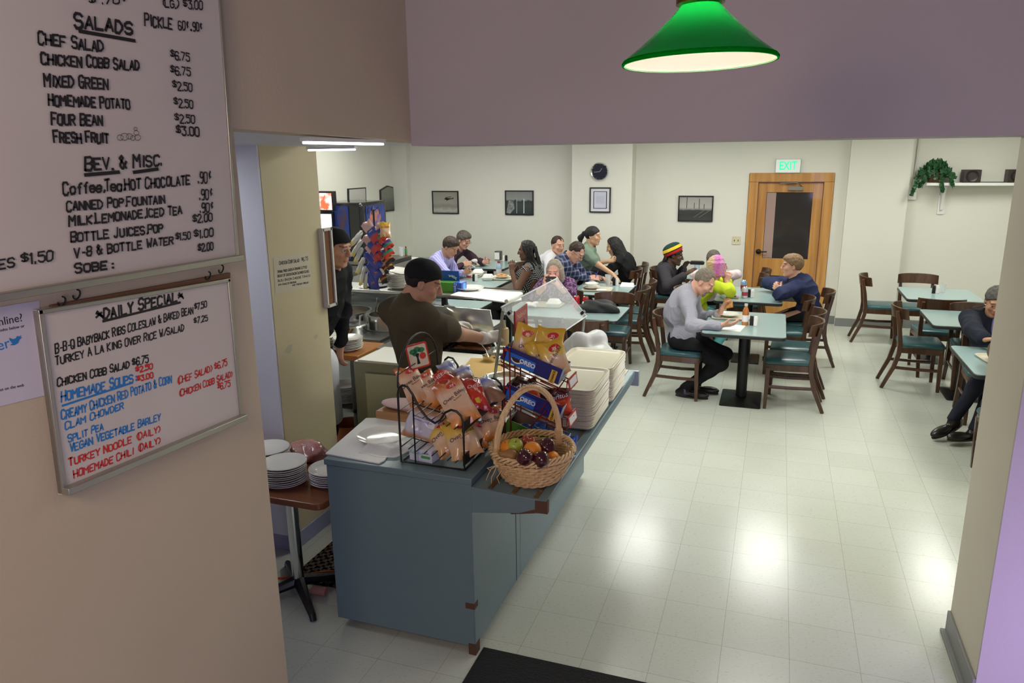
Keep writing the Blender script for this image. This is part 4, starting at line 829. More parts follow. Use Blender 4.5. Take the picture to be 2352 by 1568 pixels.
# snack strip rack
tw = thing('strip_rack', 'black wire peg rack hung with rows of candy and snack packets', 'rack', tuple(py(868, 664, 2.18)))
TB = Vector(py(868, 664, 2.18)); TB.z = Z5
w = MB().tube([TB, TB+Vector((0, 0, .64))], .008, 8)
for a in range(6): w.tube([TB+Vector((0, 0, .62)), TB+Vector((.05*math.cos(a), .05*math.sin(a), .66)), TB+Vector((.055*math.cos(a), .055*math.sin(a), .60))], .003, 5)
w.lathe([(0, 0), (.09, 0), (.09, .012), (0, .014)], TB, 20); w.build('frame', BLACK, tw)
def sbag(kind, top, bot, yy, wd, n, label, tx=()): return bag(kind, py(*top, yy), py(*bot, yy-.04), wd, n, label, 'packets on the peg rack', .028, tx, 'snack packet')
for i, (a, b_, kind, wd, n, lb, tx) in enumerate((
 ((838, 510), (868, 553), 'rb', .088, (.1, -1, .15), 'topmost pink, blue and red packet on the peg rack, left of the green one', [('mini', 'white', 0, 0, .02, 0)]),
 ((862, 517), (884, 553), 'rg', .088, (.2, -1, .2), 'topmost packet with a green band on the peg rack', [('fruit', 'white', 0, -.1, .02, .2)]),
 ((884, 510), (886, 545), 'yellow', .08, (.5, -1, .1), 'topmost yellow packet lettered Fritos at the right of the peg rack', [('Fritos', 'red', 0, .3, .03, .1)]),
 ((840, 540), (868, 577), 'rb', .088, (.1, -1, .15), 'second pink, blue and red packet down on the peg rack', []),
 ((846, 562), (872, 596), 'rb', .08, (.1, -1, .15), 'third pink, blue and red packet down on the peg rack', []),
 ((882, 550), (896, 570), 'rg', .08, (.3, -1, .4), 'second green-banded packet down on the peg rack', []),
 ((882, 566), (896, 588), 'rg', .085, (.3, -1, .4), 'third green-banded packet down on the peg rack', []),
 ((885, 588), (898, 604), 'black', .085, (.3, -1, .3), 'upper black and orange candy packet on the peg rack', []),
 ((884, 604), (896, 622), 'black', .085, (.3, -1, .3), 'middle black and orange candy packet on the peg rack', []),
 ((880, 626), (890, 648), 'black', .085, (.3, -1, .3), 'lowest black and orange candy packet on the peg rack', []),
 ((842, 578), (872, 615), 'blue', .085, (.05, -1, .1), 'uppermost royal blue packet on the peg rack', [('M', 'orange', .1, -.4, .04, 0)]),
 ((848, 600), (872, 640), 'blue', .085, (.05, -1, .1), 'middle royal blue packet on the peg rack', [('M', 'orange', .1, -.4, .04, 0)]),
 ((848, 622), (862, 667), 'blue', .085, (.05, -1, .1), 'lowest royal blue packet on the peg rack', [('M', 'orange', .1, -.3, .035, 0)]),
 ((832, 532), (806, 562), 'white', .06, (-.8, -1, .1), 'topmost yellow and silver packet on the left of the peg rack', []),
 ((832, 550), (808, 588), 'white', .06, (-.8, -1, .1), 'second yellow and silver packet on the left of the peg rack', []),
 ((833, 570), (815, 602), 'white', .06, (-.8, -1, .1), 'third yellow and silver packet on the left of the peg rack', []),
 ((836, 592), (820, 628), 'white', .06, (-.8, -1, .1), 'fourth yellow and silver packet on the left of the peg rack', []),
 ((838, 612), (828, 655), 'white', .055, (-.8, -1, .1), 'fifth yellow and silver packet on the left of the peg rack', []),
 ((842, 625), (838, 668), 'white', .06, (-.8, -1, .1), 'lowest yellow and silver packet on the left of the peg rack', []))):
    sbag(kind, a, b_, 2.14+.005*(i % 3)-.01*i/19, wd*1.15, n, lb, tx)
# ================================================================ hand-lettered boards on the menu wall
PARTS_PER_LINE = True
GL = {'A': '002640 1232', 'B': '00063645443303 3342413000', 'C': '4536160501103041', 'D': '00062644422000', 'E': '46060040 0333', 'F': '460600 0333', 'G': '45361605011030414323',
 'H': '0006 4046 0343', 'I': '2026', 'J': '3631201001', 'K': '0006 460340', 'L': '060040', 'M': '0006234640', 'N': '00064046', 'O': '160501103041453616', 'P': '00063645443303', 'Q': '160501103041453616 2240',
 'R': '00063645443303 2340', 'S': '453616050413334241301001', 'T': '0646 2620', 'U': '060110304146', 'V': '062046', 'W': '0610233046', 'X': '0640 0046', 'Y': '062346 2320', 'Z': '06460040',
 '0': '160501103041453616', '1': '152620', '2': '05163645440040', '3': '0646244341301001', '4': '30360242', '5': '460604344341301001', '6': '4536160501103041423303', '7': '064610', '8': '13040516364544331302011030414233', '9': '43130405163645413010',
 '$': '453616050413334241301001 2720', '¢': '352514131231 2620', '&': '400516250201102043', '.': '1011', ',': '2110', ':': '2122 2425', '-': '1333', '/': '0046', '(': '46242240', ')': '06242200', 'o': '140301103041433414', 'f': '46362520 1434', 'e': '02424334140301103041', 'a': '4334140301103041 4440', '*': '0442 0244 1551'}
def strokes(mb, s, P0, P1, up, h, w, nrm, jit=.05, seed=0):
    """marker lettering from P0 to P1 on a board; h letter height, w stroke width"""
    P0, P1 = Vector(P0), Vector(P1); L = (P1-P0).length; ex = (P1-P0)/L; up = Vector(up); r = random.Random(s+str(seed)); nrm = Vector(nrm)
    adv = []
    for c in s: adv.append({' ': .62, 'I': .5, '.': .38, ',': .4, ':': .5, '1': .6, '(': .75, ')': .7, '-': .8, '/': .8, 'M': 1.15, 'W': 1.15}.get(c, 1.0))
    tot = sum(adv)-.2; u = L/tot; x = 0.0; prev = ' '
    for c, a in zip(s, adv):
        g = GL.get(c)
        big = 1.0 if (prev in ' -(.,/' or c.isdigit()) else .86
        if c in '$¢': big = .7
        prev = c
        if g:
            cw = u*.74*(a if c in 'MW' else 1.0); dy = r.uniform(-jit, jit)*h+(h*.3 if c in '$¢' else 0); sl = .12+r.uniform(-.06, .06); ox = -.25*cw if c in 'I1.' else 0
            for pl in g.split():
                pts = [(int(pl[i]), int(pl[i+1])) for i in range(0, len(pl), 2)]
                Q = []
                for (gx, gy) in pts:
                    gx += r.uniform(-.18, .18); gy += r.uniform(-.18, .18); yy = gy/6*h*big+dy
                    Q.append(P0+ex*(x+ox+gx/4*cw+yy*sl)+up*yy)
                if len(Q) == 2 and (Q[1]-Q[0]).length < w*.8: Q[1] = Q[0]+ex*w*.8
                n = len(Q)
                for i in range(n-1):
                    d = (Q[i+1]-Q[i]).normalized(); p = nrm.cross(d)*(w/2*r.uniform(.85, 1.15)); e = d*w*.3; z = nrm*(.0002+.00003*(i % 3))
                    mb.add([Q[i]-e-p+z, Q[i+1]+e-p+z, Q[i+1]+e+p+z, Q[i]-e+p+z], [(0, 1, 2, 3)])
        x += u*a
WX = -.90
def wb_pt(x, y, off): return px(x, y, WX+off)
BOARD = mat('whiteboard', (.66, .60, .56), .3, spec=.5, var=((.62, .55, .51), 3, .3)); ALU = mat('anodised_aluminium', (.42, .41, .36), .35, .85)
MK = {'k': mat('marker_black', (.02, .018, .018), .6), 'b': mat('marker_blue', (.02, .20, .56), .6), 'r': mat('marker_red', (.62, .03, .025), .6)}
def board(name, label, corners, th, fw, tray):
    """corners TL TR BR BL in photo pixels on the menu wall"""
    C = [wb_pt(*c, th) for c in corners]; t = thing(name, label, 'whiteboard', tuple(sum(C, Vector())/4))
    def sl(P, x0, x1): return MB().prism(P, lambda p: (x0, p[1], p[2]), lambda p: (x1, p[1], p[2]))
    sl(C, WX+.002, WX+th-.002).build('panel', BOARD, t)
    for i in range(4):
        a, b = C[i], C[(i+1) % 4]; d = (b-a).normalized(); q = Vector((0, -d.z, d.y)); cen = sum(C, Vector())/4
        if (cen-a).dot(q) < 0: q = -q
        w = fw*(1.6 if (i == 2 and tray) else 1)
        sl([a-d*.0, b+d*.0, b+q*w, a+q*w], WX+.001, WX+th+(.022 if (i == 2 and tray) else .004)).build('tray' if (i == 2 and tray) else 'frame', ALU, t, bevel=.0015)
    return t
b1 = board('menu_whiteboard', 'large menu whiteboard lettered SALADS and BEV. & MISC. in black', [(-420, -75), (503, -75), (548, 598), (-420, 760)], .020, .011, True)
b2 = board('specials_whiteboard', 'small soiled whiteboard lettered DAILY SPECIAL in black, blue and red', [(86, 712), (527, 639), (557, 962), (144, 1136)], .018, .011, True)
UPV = (0, 0, 1)
L1 = [('SALADS', 171, 62, 304, 79, 31, 5.2), ('PICKLE', 333, 58, 396, 68, 27, 3.6), ('60¢,.90¢', 410, 68, 466, 72, 19, 2.6), ('(LG.) $3.00', 371, 17, 466, 22, 19, 2.8), ('$ .70¢', 205, 10, 292, 8, 17, 3.0),
 ('CHEF SALAD', 88, 101, 238, 119, 27, 4.2), ('$6.75', 392, 134, 436, 142, 18, 2.6), ('CHICKEN COBB SALAD', 95, 148, 320, 161, 25, 4.2), ('$6.75', 392, 170, 438, 175, 18, 2.6),
 ('MIXED GREEN', 102, 198, 249, 205, 27, 4.2), ('$2.50', 397, 205, 442, 210, 18, 2.6), ('HOMEMADE POTATO', 112, 242, 299, 250, 25, 4.0), ('$2.50', 400, 244, 444, 249, 18, 2.6),
 ('FOUR BEAN', 118, 287, 236, 289, 26, 4.2), ('$2.50', 402, 281, 448, 283, 18, 2.6), ('FRESH FRUIT', 124, 327, 250, 328, 25, 4.2), ('$3.00', 405, 310, 458, 312, 20, 3.2),
 ('BEV. & MISC.', 196, 391, 373, 380, 28, 4.4), ('Coffee,Tea,HOT CHOCOLATE', 146, 448, 436, 423, 25, 3.8), ('.90¢', 456, 422, 486, 416, 24, 2.8), ('CANNED POP,FOUNTAIN', 153, 485, 379, 466, 21, 3.6), ('.90¢', 459, 460, 489, 454, 22, 2.8),
 ('MILK,LEMONADE,ICED TEA', 159, 519, 418, 491, 21, 3.6), ('.90¢', 460, 489, 491, 483, 20, 2.8), ('BOTTLE JUICES,POP', 163, 556, 375, 533, 21, 3.6), ('$2.00', 443, 513, 488, 507, 18, 2.8),
 ('V-8 & BOTTLE WATER', 171, 592, 398, 560, 20, 3.4), ('$1.50', 404, 553, 438, 548, 16, 2.6), ('$1.00', 446, 548, 490, 542, 18, 2.8), ('SOBE:', 173, 627, 256, 617, 21, 4.0), ('$2.00', 455, 579, 490, 573, 17, 2.8),
 ('BROWNIES $1.50', -130, 640, 122, 597, 24, 3.6)]
def lines(rows, off, parent, inks='k'):
    mbs = {}
    for row in rows:
        s, xa, ya, xb, yb, hp, wp = row[:7]; k = row[7] if len(row) > 7 else 'k'
        wp *= 1.25; P0, P1 = wb_pt(xa, ya, off), wb_pt(xb, yb, off); top = wb_pt((xa+xb)/2, (ya+yb)/2-hp, off); mid = wb_pt((xa+xb)/2, (ya+yb)/2, off)
        sc_ = (top-mid).length/hp
        strokes(mbs.setdefault((k, s, xa), MB()), s, P0, P1, UPV, (top-mid).length, wp*sc_, (1, 0, 0))
    for (k, _, _), mb in mbs.items(): mb.build('lettering', MK[k], parent, recalc=False, smooth=0, label={'k': None, 'b': 'blue marker lettering', 'r': 'red marker lettering'}[k])
def rule(mb, xa, ya, xb, yb, wp, off):
    a, b = wb_pt(xa, ya, off), wb_pt(xb, yb, off); d = (b-a).normalized(); p = Vector((1, 0, 0)).cross(d)*(wp*.0011); z = Vector((.0003, 0, 0)); mb.add([a-p+z, b-p+z, b+p+z, a+p+z], [(0, 1, 2, 3)])
lines(L1, .0205, b1)
um = MB()
for a in ((180, 71, 311, 94, 4), (193, 402, 275, 395, 4), (305, 396, 364, 388, 4)):
    um = MB(); rule(um, *a[:4], a[4], .0205); um.build('underline', MK['k'], b1, recalc=False, smooth=0)
um = MB()
for (cx, cy, r) in ((276, 316, 7), (286, 314, 9), (297, 313, 7), (305, 317, 6), (313, 305, 6), (316, 316, 7), (311, 296, 4)):
    P = [wb_pt(cx+r*math.cos(a), cy+r*.9*math.sin(a), .0205) for a in np.linspace(0, 2*PI, 15)[:-1]]
    for i in range(14):
        a, b = P[i], P[(i+1) % 14]; d = (b-a).normalized(); p = Vector((1, 0, 0)).cross(d)*.0006; z = Vector((.0003, 0, 0)); um.add([a-p+z, b-p+z, b+p+z, a+p+z], [(0, 1, 2, 3)])
um.build('fruit_doodle', MK['k'], b1, recalc=False, smooth=0)
L2 = [('*DAILY SPECIAL*', 222, 737, 420, 688, 25, 4.2), ('B-B-Q BABYBACK RIBS COLESLAW & BAKED BEAN', 127, 811, 444, 719, 19, 2.6), ('$7.50', 447, 712, 475, 705, 14, 2.2), ('TURKEY A LA KING OVER RICE W/SALAD', 128, 838, 423, 759, 18, 2.6), ('$7.25', 446, 744, 477, 736, 13, 2.2),
 ('CHICKEN COBB SALAD $6.75', 132, 888, 341, 832, 18, 2.8), ('HOMEMADE SOUPS:', 141, 922, 312, 876, 22, 3.2, 'b'), ('$2.50', 312, 856, 351, 846, 12, 2.6, 'r'), ('$3.00', 315, 877, 352, 866, 12, 2.6, 'r'),
 ('CREAMY CHICKEN RED POTATO & CORN', 142, 964, 394, 878, 20, 2.6, 'b'), ('CLAM CHOWDER', 150, 987, 284, 937, 17, 2.6, 'b'), ('SPLIT PEA', 157, 1015, 238, 987, 17, 2.6, 'b'), ('VEGAN VEGETABLE BARLEY', 161, 1038, 369, 964, 18, 2.6, 'b'),
 ('TURKEY NOODLE (DAILY)', 159, 1071, 369, 991, 17, 2.6, 'r'), ('HOMEMADE CHILI (DAILY)', 170, 1098, 369, 1017, 17, 2.6, 'r'), ('(CHEF SALAD) $6.75', 406, 884, 522, 839, 16, 2.2, 'r'), ('(CHICKEN COBB SALAD)', 410, 912, 534, 864, 15, 2.2, 'r'), ('$6.75', 500, 895, 529, 887, 14, 2.2, 'r')]
lines(L2, .0165, b2)
um = MB(); rule(um, 235, 738, 415, 694, 3, .0165); um.build('underline', MK['k'], b2, recalc=False, smooth=0)
um = MB(); rule(um, 142, 932, 306, 878, 2.5, .0165); um.build('underline', MK['b'], b2, recalc=False, smooth=0, label='blue marker underline')
# wooden batten with hooks the small board hangs from
C_ = [wb_pt(112, 700, 0), wb_pt(523, 626, 0), wb_pt(523, 640, 0), wb_pt(112, 716, 0)]
t = thing('hanging_batten', 'thin brown batten with hooks above the small specials whiteboard', 'batten', tuple(C_[0]))
MB().prism(C_, lambda p: (WX+.0005, p[1], p[2]), lambda p: (WX+.010, p[1], p[2])).build('batten', mat('brown_board', (.17, .08, .04), .7), t)
for (x, y) in ((142, 692), (176, 676), (478, 633), (508, 618)):
    p = wb_pt(x, y, .014); MB().tube([p+Vector((.004*math.cos(a), .010*math.sin(a), .012*math.cos(a))) for a in np.linspace(0, 4.6, 10)], .0022, 6).build('hook', mat('dark_hook', (.04, .04, .04), .4, .8), t)
# printed paper notice
C_ = [wb_pt(-70, 716, .002), wb_pt(90, 690, .002), wb_pt(111, 906, .002), wb_pt(-70, 950, .002)]
t = thing('paper_notice', 'white printed notice partly out of the picture below the menu board', 'notice', tuple(C_[2]))
MB().prism(C_, lambda p: (WX+.0005, p[1], p[2]), lambda p: (WX+.0015, p[1], p[2])).build('sheet', mat('lilac_paper', (.62, .58, .68), .7), t)
def ptxt(s, xa, ya, xb, yb, size, m, name='lettering'):
    a, b = wb_pt(xa, ya, .0018), wb_pt(xb, yb, .0018); q = text_mb(s, size, .0002, 'RIGHT'); q.xf(frame(b, b-a, (0, 0, 1))); q.build(name, m, t, smooth=0)
ptxt('Find us online?', -60, 752, 52, 729, .026, INK['black']); ptxt('by scanning the codes below or', -60, 770, 56, 748, .010, INK['black']); ptxt('twitter', -40, 806, 22, 787, .034, MK['b'])
bd = [(-.9, -.35), (-.3, -.5), (.25, -.35), (.6, .1), (.95, .32), (.7, .36), (.9, .58), (.6, .5), (.3, .62), (.05, .35), (-.35, .35), (-.8, .65), (-.8, .25), (-.6, .05), (-.75, .0), (-.45, -.18)]
o_ = wb_pt(36, 783, .0018); MB().prism(bd, lambda p: (o_.x, o_.y+p[0]*.017, o_.z+p[1]*.017), lambda p: (o_.x+.0004, o_.y+p[0]*.017, o_.z+p[1]*.017)).build('bird_mark', MK['b'], t)
ptxt('follow us on the web', -50, 905, 55, 884, .010, INK['black'])
# menu note taped on the yellowed pier (faces +X)
PXN = -1.8845
def pn(x, y): return px(x, y, PXN)
C_ = [pn(627, 592), pn(710, 579), pn(716, 658), pn(632, 674)]
t = thing('taped_note', 'handwritten cream note headed CHICKEN COBB SALAD taped on the yellowed pier', 'notice', tuple(C_[0]))
MB().prism(C_, lambda p: (PXN, p[1], p[2]), lambda p: (PXN+.001, p[1], p[2])).build('sheet', mat('cream_note', (.62, .56, .42), .7), t)
mb = MB()
for (s, xa, ya, xb, yb, hp, wp) in (('CHICKEN COBB SALAD', 641, 608, 687, 601, 8, 1.4), ('$6.75', 692, 600, 707, 597, 8, 1.4), ('SPRING MIXED GREEN & ROMAINE LETTUCE', 637, 627, 705, 615, 6, 1.1), ('BREAST OF CHICKEN BACON CUCUMBER OLIVES', 637, 637, 709, 625, 6, 1.1), ('BLEU BACON CHEESE TOMATO', 638, 647, 712, 635, 5, 1.1), ('WITH CHOICE OF DRESSING', 639, 656, 680, 649, 4, 1.0), ('AND FRENCH BREAD', 671, 657, 708, 650, 4, 1.0)):
    P0, P1 = pn(xa, ya)+Vector((.0012, 0, 0)), pn(xb, yb)+Vector((.0012, 0, 0)); k = (pn(xa, ya-hp)-pn(xa, ya)).length
    strokes(mb, s, P0, P1, UPV, k, k/hp*wp, (1, 0, 0))
mb.build('lettering', INK['black'], t, recalc=False, smooth=0)
mb = MB()
for k, (x, y, r) in enumerate(((664, 802, 14), (726, 773, 8))):
    MB().zprism([(r*.0024*(1+.3*math.sin(3*a))*math.cos(a), r*.0016*math.sin(a)) for a in np.linspace(0, 2*PI, 12)[:-1]], 0, .0006).xf(frame(px(x, y, -1.8849), (0, 1, .35), (0, -.35, 1))).build('scuff', mat('bare_plaster', (.50, .46, .33), .8)).__setitem__('kind', 'structure')
# cork board on the far edge of the pier
t = thing('cork_board', 'narrow cork noticeboard in a white frame fixed beyond the yellowed pier', 'noticeboard', (-1.86, .73, 1.3))
cy0, cy1 = .605, .70; czt, czb = px(735, 530, -1.86).z, px(745, 705, -1.86).z
MB().bb(-1.884, -1.862, cy0, cy1, czb, czt).build('cork', mat('cork', (.17, .07, .025), .8, bump=(120, .3)), t)
f = MB()
f.bb(-1.884, -1.852, cy1-.012, cy1+.004, czb-.01, czt+.01).bb(-1.884, -1.852, cy0-.004, cy0+.010, czb-.01, czt+.01).bb(-1.884, -1.852, cy0, cy1, czb-.012, czb+.006).bb(-1.884, -1.852, cy0, cy1, czt-.006, czt+.012); f.build('frame', mat('pale_frame', (.62, .60, .54), .4), t)
MB().bb(-1.92, -1.900, .641, .69, czb+.1, czt-.1).build('bracket', DSTEEL, t)
# ================================================================ green pendant lamp
LC = Vector((.527, -1.43, 2.494)); R_ = .172
lp = thing('pendant_lamp', 'green cased-glass cone pendant lamp hanging over the landing', 'lamp', tuple(LC))
TM = Matrix.Translation(LC) @ Euler((math.radians(-.3), math.radians(-1.2), 0)).to_matrix().to_4x4()
gm = bpy.data.materials.new('green_cased_glass'); gm.use_nodes = True; nt = gm.node_tree; nt.nodes.clear()
out = nt.nodes.new('ShaderNodeOutputMaterial'); ad = nt.nodes.new('ShaderNodeMixShader'); ad.inputs[0].default_value = .30
df = nt.nodes.new('ShaderNodeBsdfPrincipled'); df.inputs['Base Color'].default_value = (.006, .13, .025, 1); df.inputs['Roughness'].default_value = .12
tl = nt.nodes.new('ShaderNodeBsdfTranslucent'); tl.inputs['Color'].default_value = (.004, .36, .06, 1)
nt.links.new(df.outputs[0], ad.inputs[1]); nt.links.new(tl.outputs[0], ad.inputs[2]); nt.links.new(ad.outputs[0], out.inputs[0])
prof = [(R_, 0), (R_-.004, .010), (R_*.80, .033), (R_*.60, .062), (R_*.42, .090), (R_*.30, .112), (R_*.245, .124)]
MB().lathe(prof, n=64).xf(TM).build('shade', gm, lp, smooth=60, recalc=False)
wm = bpy.data.materials.new('opal_lining'); wm.use_nodes = True; nt = wm.node_tree; nt.nodes.clear()
out = nt.nodes.new('ShaderNodeOutputMaterial'); ad = nt.nodes.new('ShaderNodeMixShader'); ad.inputs[0].default_value = .35
a_ = nt.nodes.new('ShaderNodeBsdfDiffuse'); a_.inputs[0].default_value = (.85, .83, .78, 1); b_ = nt.nodes.new('ShaderNodeBsdfTranslucent'); b_.inputs[0].default_value = (.8, .8, .75, 1)
nt.links.new(a_.outputs[0], ad.inputs[1]); nt.links.new(b_.outputs[0], ad.inputs[2]); nt.links.new(ad.outputs[0], out.inputs[0])
rimm = bpy.data.materials.new('green_glass_edge'); rimm.use_nodes = True; nt = rimm.node_tree; nt.nodes.clear(); out = nt.nodes.new('ShaderNodeOutputMaterial'); b_ = nt.nodes.new('ShaderNodeBsdfTranslucent'); b_.inputs[0].default_value = (.02, .75, .22, 1); nt.links.new(b_.outputs[0], out.inputs[0])
MB().lathe([(r-.004, z-.001) for r, z in prof], n=64).xf(TM).build('lining', wm, lp, smooth=60, recalc=False)
MB().lathe([(R_+.0005, -.001), (R_+.0015, .004), (R_-.003, .010), (R_-.005, .0), (R_+.0005, -.001)], n=64).xf(TM).build('rim', rimm, lp)
MB().lathe([(R_*.25, .120), (R_*.31, .124), (R_*.31, .134), (R_*.22, .138), (R_*.2, .16), (.012, .175), (.006, .30), (0, .30)], n=32).xf(TM).build('brass_fitter', mat('dark_brass', (.22, .12, .03), .3, 1.0), lp)
MB().tube([TM @ Vector((0, 0, .30)), TM @ Vector((0, 0, .95))], .004, 6).build('cord', BLACK, lp)
bl_ = MB().ball((0, 0, .080), .026, 10); bl_.xf(TM); bl_.build('bulb', mat('lit_bulb', (1, 1, 1), .5, emit=((1.0, .88, .68), 130.0)), lp)
# ================================================================ brown table with plates, cord, floor mats
bt = thing('side_table', 'brown wood-grain side table on a chrome post behind the menu wall', 'table', (-1.75, -.2, 0))
MB().zprism(rrect(.93, .545, .05, 5, -1.735, -.183), .625, .66).build('tabletop', wood('brown_woodgrain', (.25, .085, .028), (.17, .05, .016), 4, 0, .3, .2), bt, bevel=.006)
MB().cyl((-1.60, -.25, .06), (-1.60, -.25, .625), .032).build('post', CHROME, bt)
f = MB()
for a in (-42, 48, 138, 228): ca, sa = math.cos(math.radians(a)), math.sin(math.radians(a)); f.tube([(-1.60+.02*ca, -.25+.02*sa, .07), (-1.60+.12*ca, -.25+.12*sa, .05), (-1.60+.29*ca, -.25+.29*sa, .024), (-1.60+.30*ca, -.25+.30*sa, .0)], [.034, .026, .018, .016], 8)
f.build('base', BLKM, bt)
plates((-1.60, -.29, .6605), 10, 'white plate in the middle stack of three on the brown table', 'the middle stack on the brown table', 1.02)
plates((-1.815, -.13, .6605), 9, 'white plate in the leftmost stack on the brown table', 'the leftmost stack on the brown table', 1.02)
plates((-1.365, -.205, .6605), 7, 'white plate in the stack next to the counter side', 'the stack next to the counter side', 1.02)
lump('meat_bag', (-1.68, .0, .661), (.12, .085, .062), mat('bagged_raw_meat', (.42, .13, .12), .18, coat=.8, bump=(28, .9), var=((.62, .36, .34), 14, .25)), 5, 'clear plastic bag of red sliced meat against the yellowed pier', 'bag', .3, 18, 4)
t = thing('steel_tray', 'narrow shiny steel tray between the meat bag and the counter', 'tray', (-1.38, .0, .661)); M = Matrix.Translation((-1.43, .0, .668)) @ Euler((0, .05, 1.05)).to_matrix().to_4x4(); P = []
for k, z in ((.012, 0), (0, .022), (-.008, .022)): q = rrect(.26-2*k, .10-2*k, .015, 3); P.append([(x, y, z) for x, y in q+[q[0]]])
mb = MB().grid(P); mb.f.append(tuple(range(len(q)))); o = mb.xf(M).build('body', CHROME, t); o.modifiers.new('s', 'SOLIDIFY').thickness = .001
# mats, cord
t = MB().bb(-.47, .95, -1.7, -.378, .0005, .008); t = tag(t.build('entrance_mat', mat('black_ribbed_mat', (.012, .012, .013), .9, bump=(90, .8)), bevel=.003), 'black ribbed entrance mat at the foot of the counter', 'mat')
mb = MB(); hx0, hy0 = -1.72, -.06
for i in range(11): mb.bb(hx0+i*.05, hx0+i*.05+.018, hy0, hy0+.62, .002, .014)
for j in range(13): mb.bb(hx0, hx0+.518, hy0+j*.05, hy0+j*.05+.018, .002, .014)
o = tag(mb.build('drainage_mat', mat('brown_rubber', (.045, .022, .016), .35)), 'brown holed rubber drainage mat under the brown table', 'mat'); o.location = (0, -.1, 0)
P = [pz(x, y, .024) for x, y in ((590, 1322), (640, 1328), (680, 1324), (720, 1316), (755, 1312), (800, 1312))]
tag(MB().tube(P, .007, 8).build('extension_cord', mat('orange_cord', (.70, .12, .02), .45)), 'orange extension cord crossing the floor under the brown table', 'cord')
c = pz(732, 1372, 0); tag(MB().tube([(c.x-.05, c.y+.02, .024), (c.x+.03, c.y+.03, .024)], [.024, .024], 14).build('dropped_cup', mat('pinkish_cup', (.45, .22, .17), .6)), 'fallen pinkish cup on the floor beside the black table foot', 'cup')
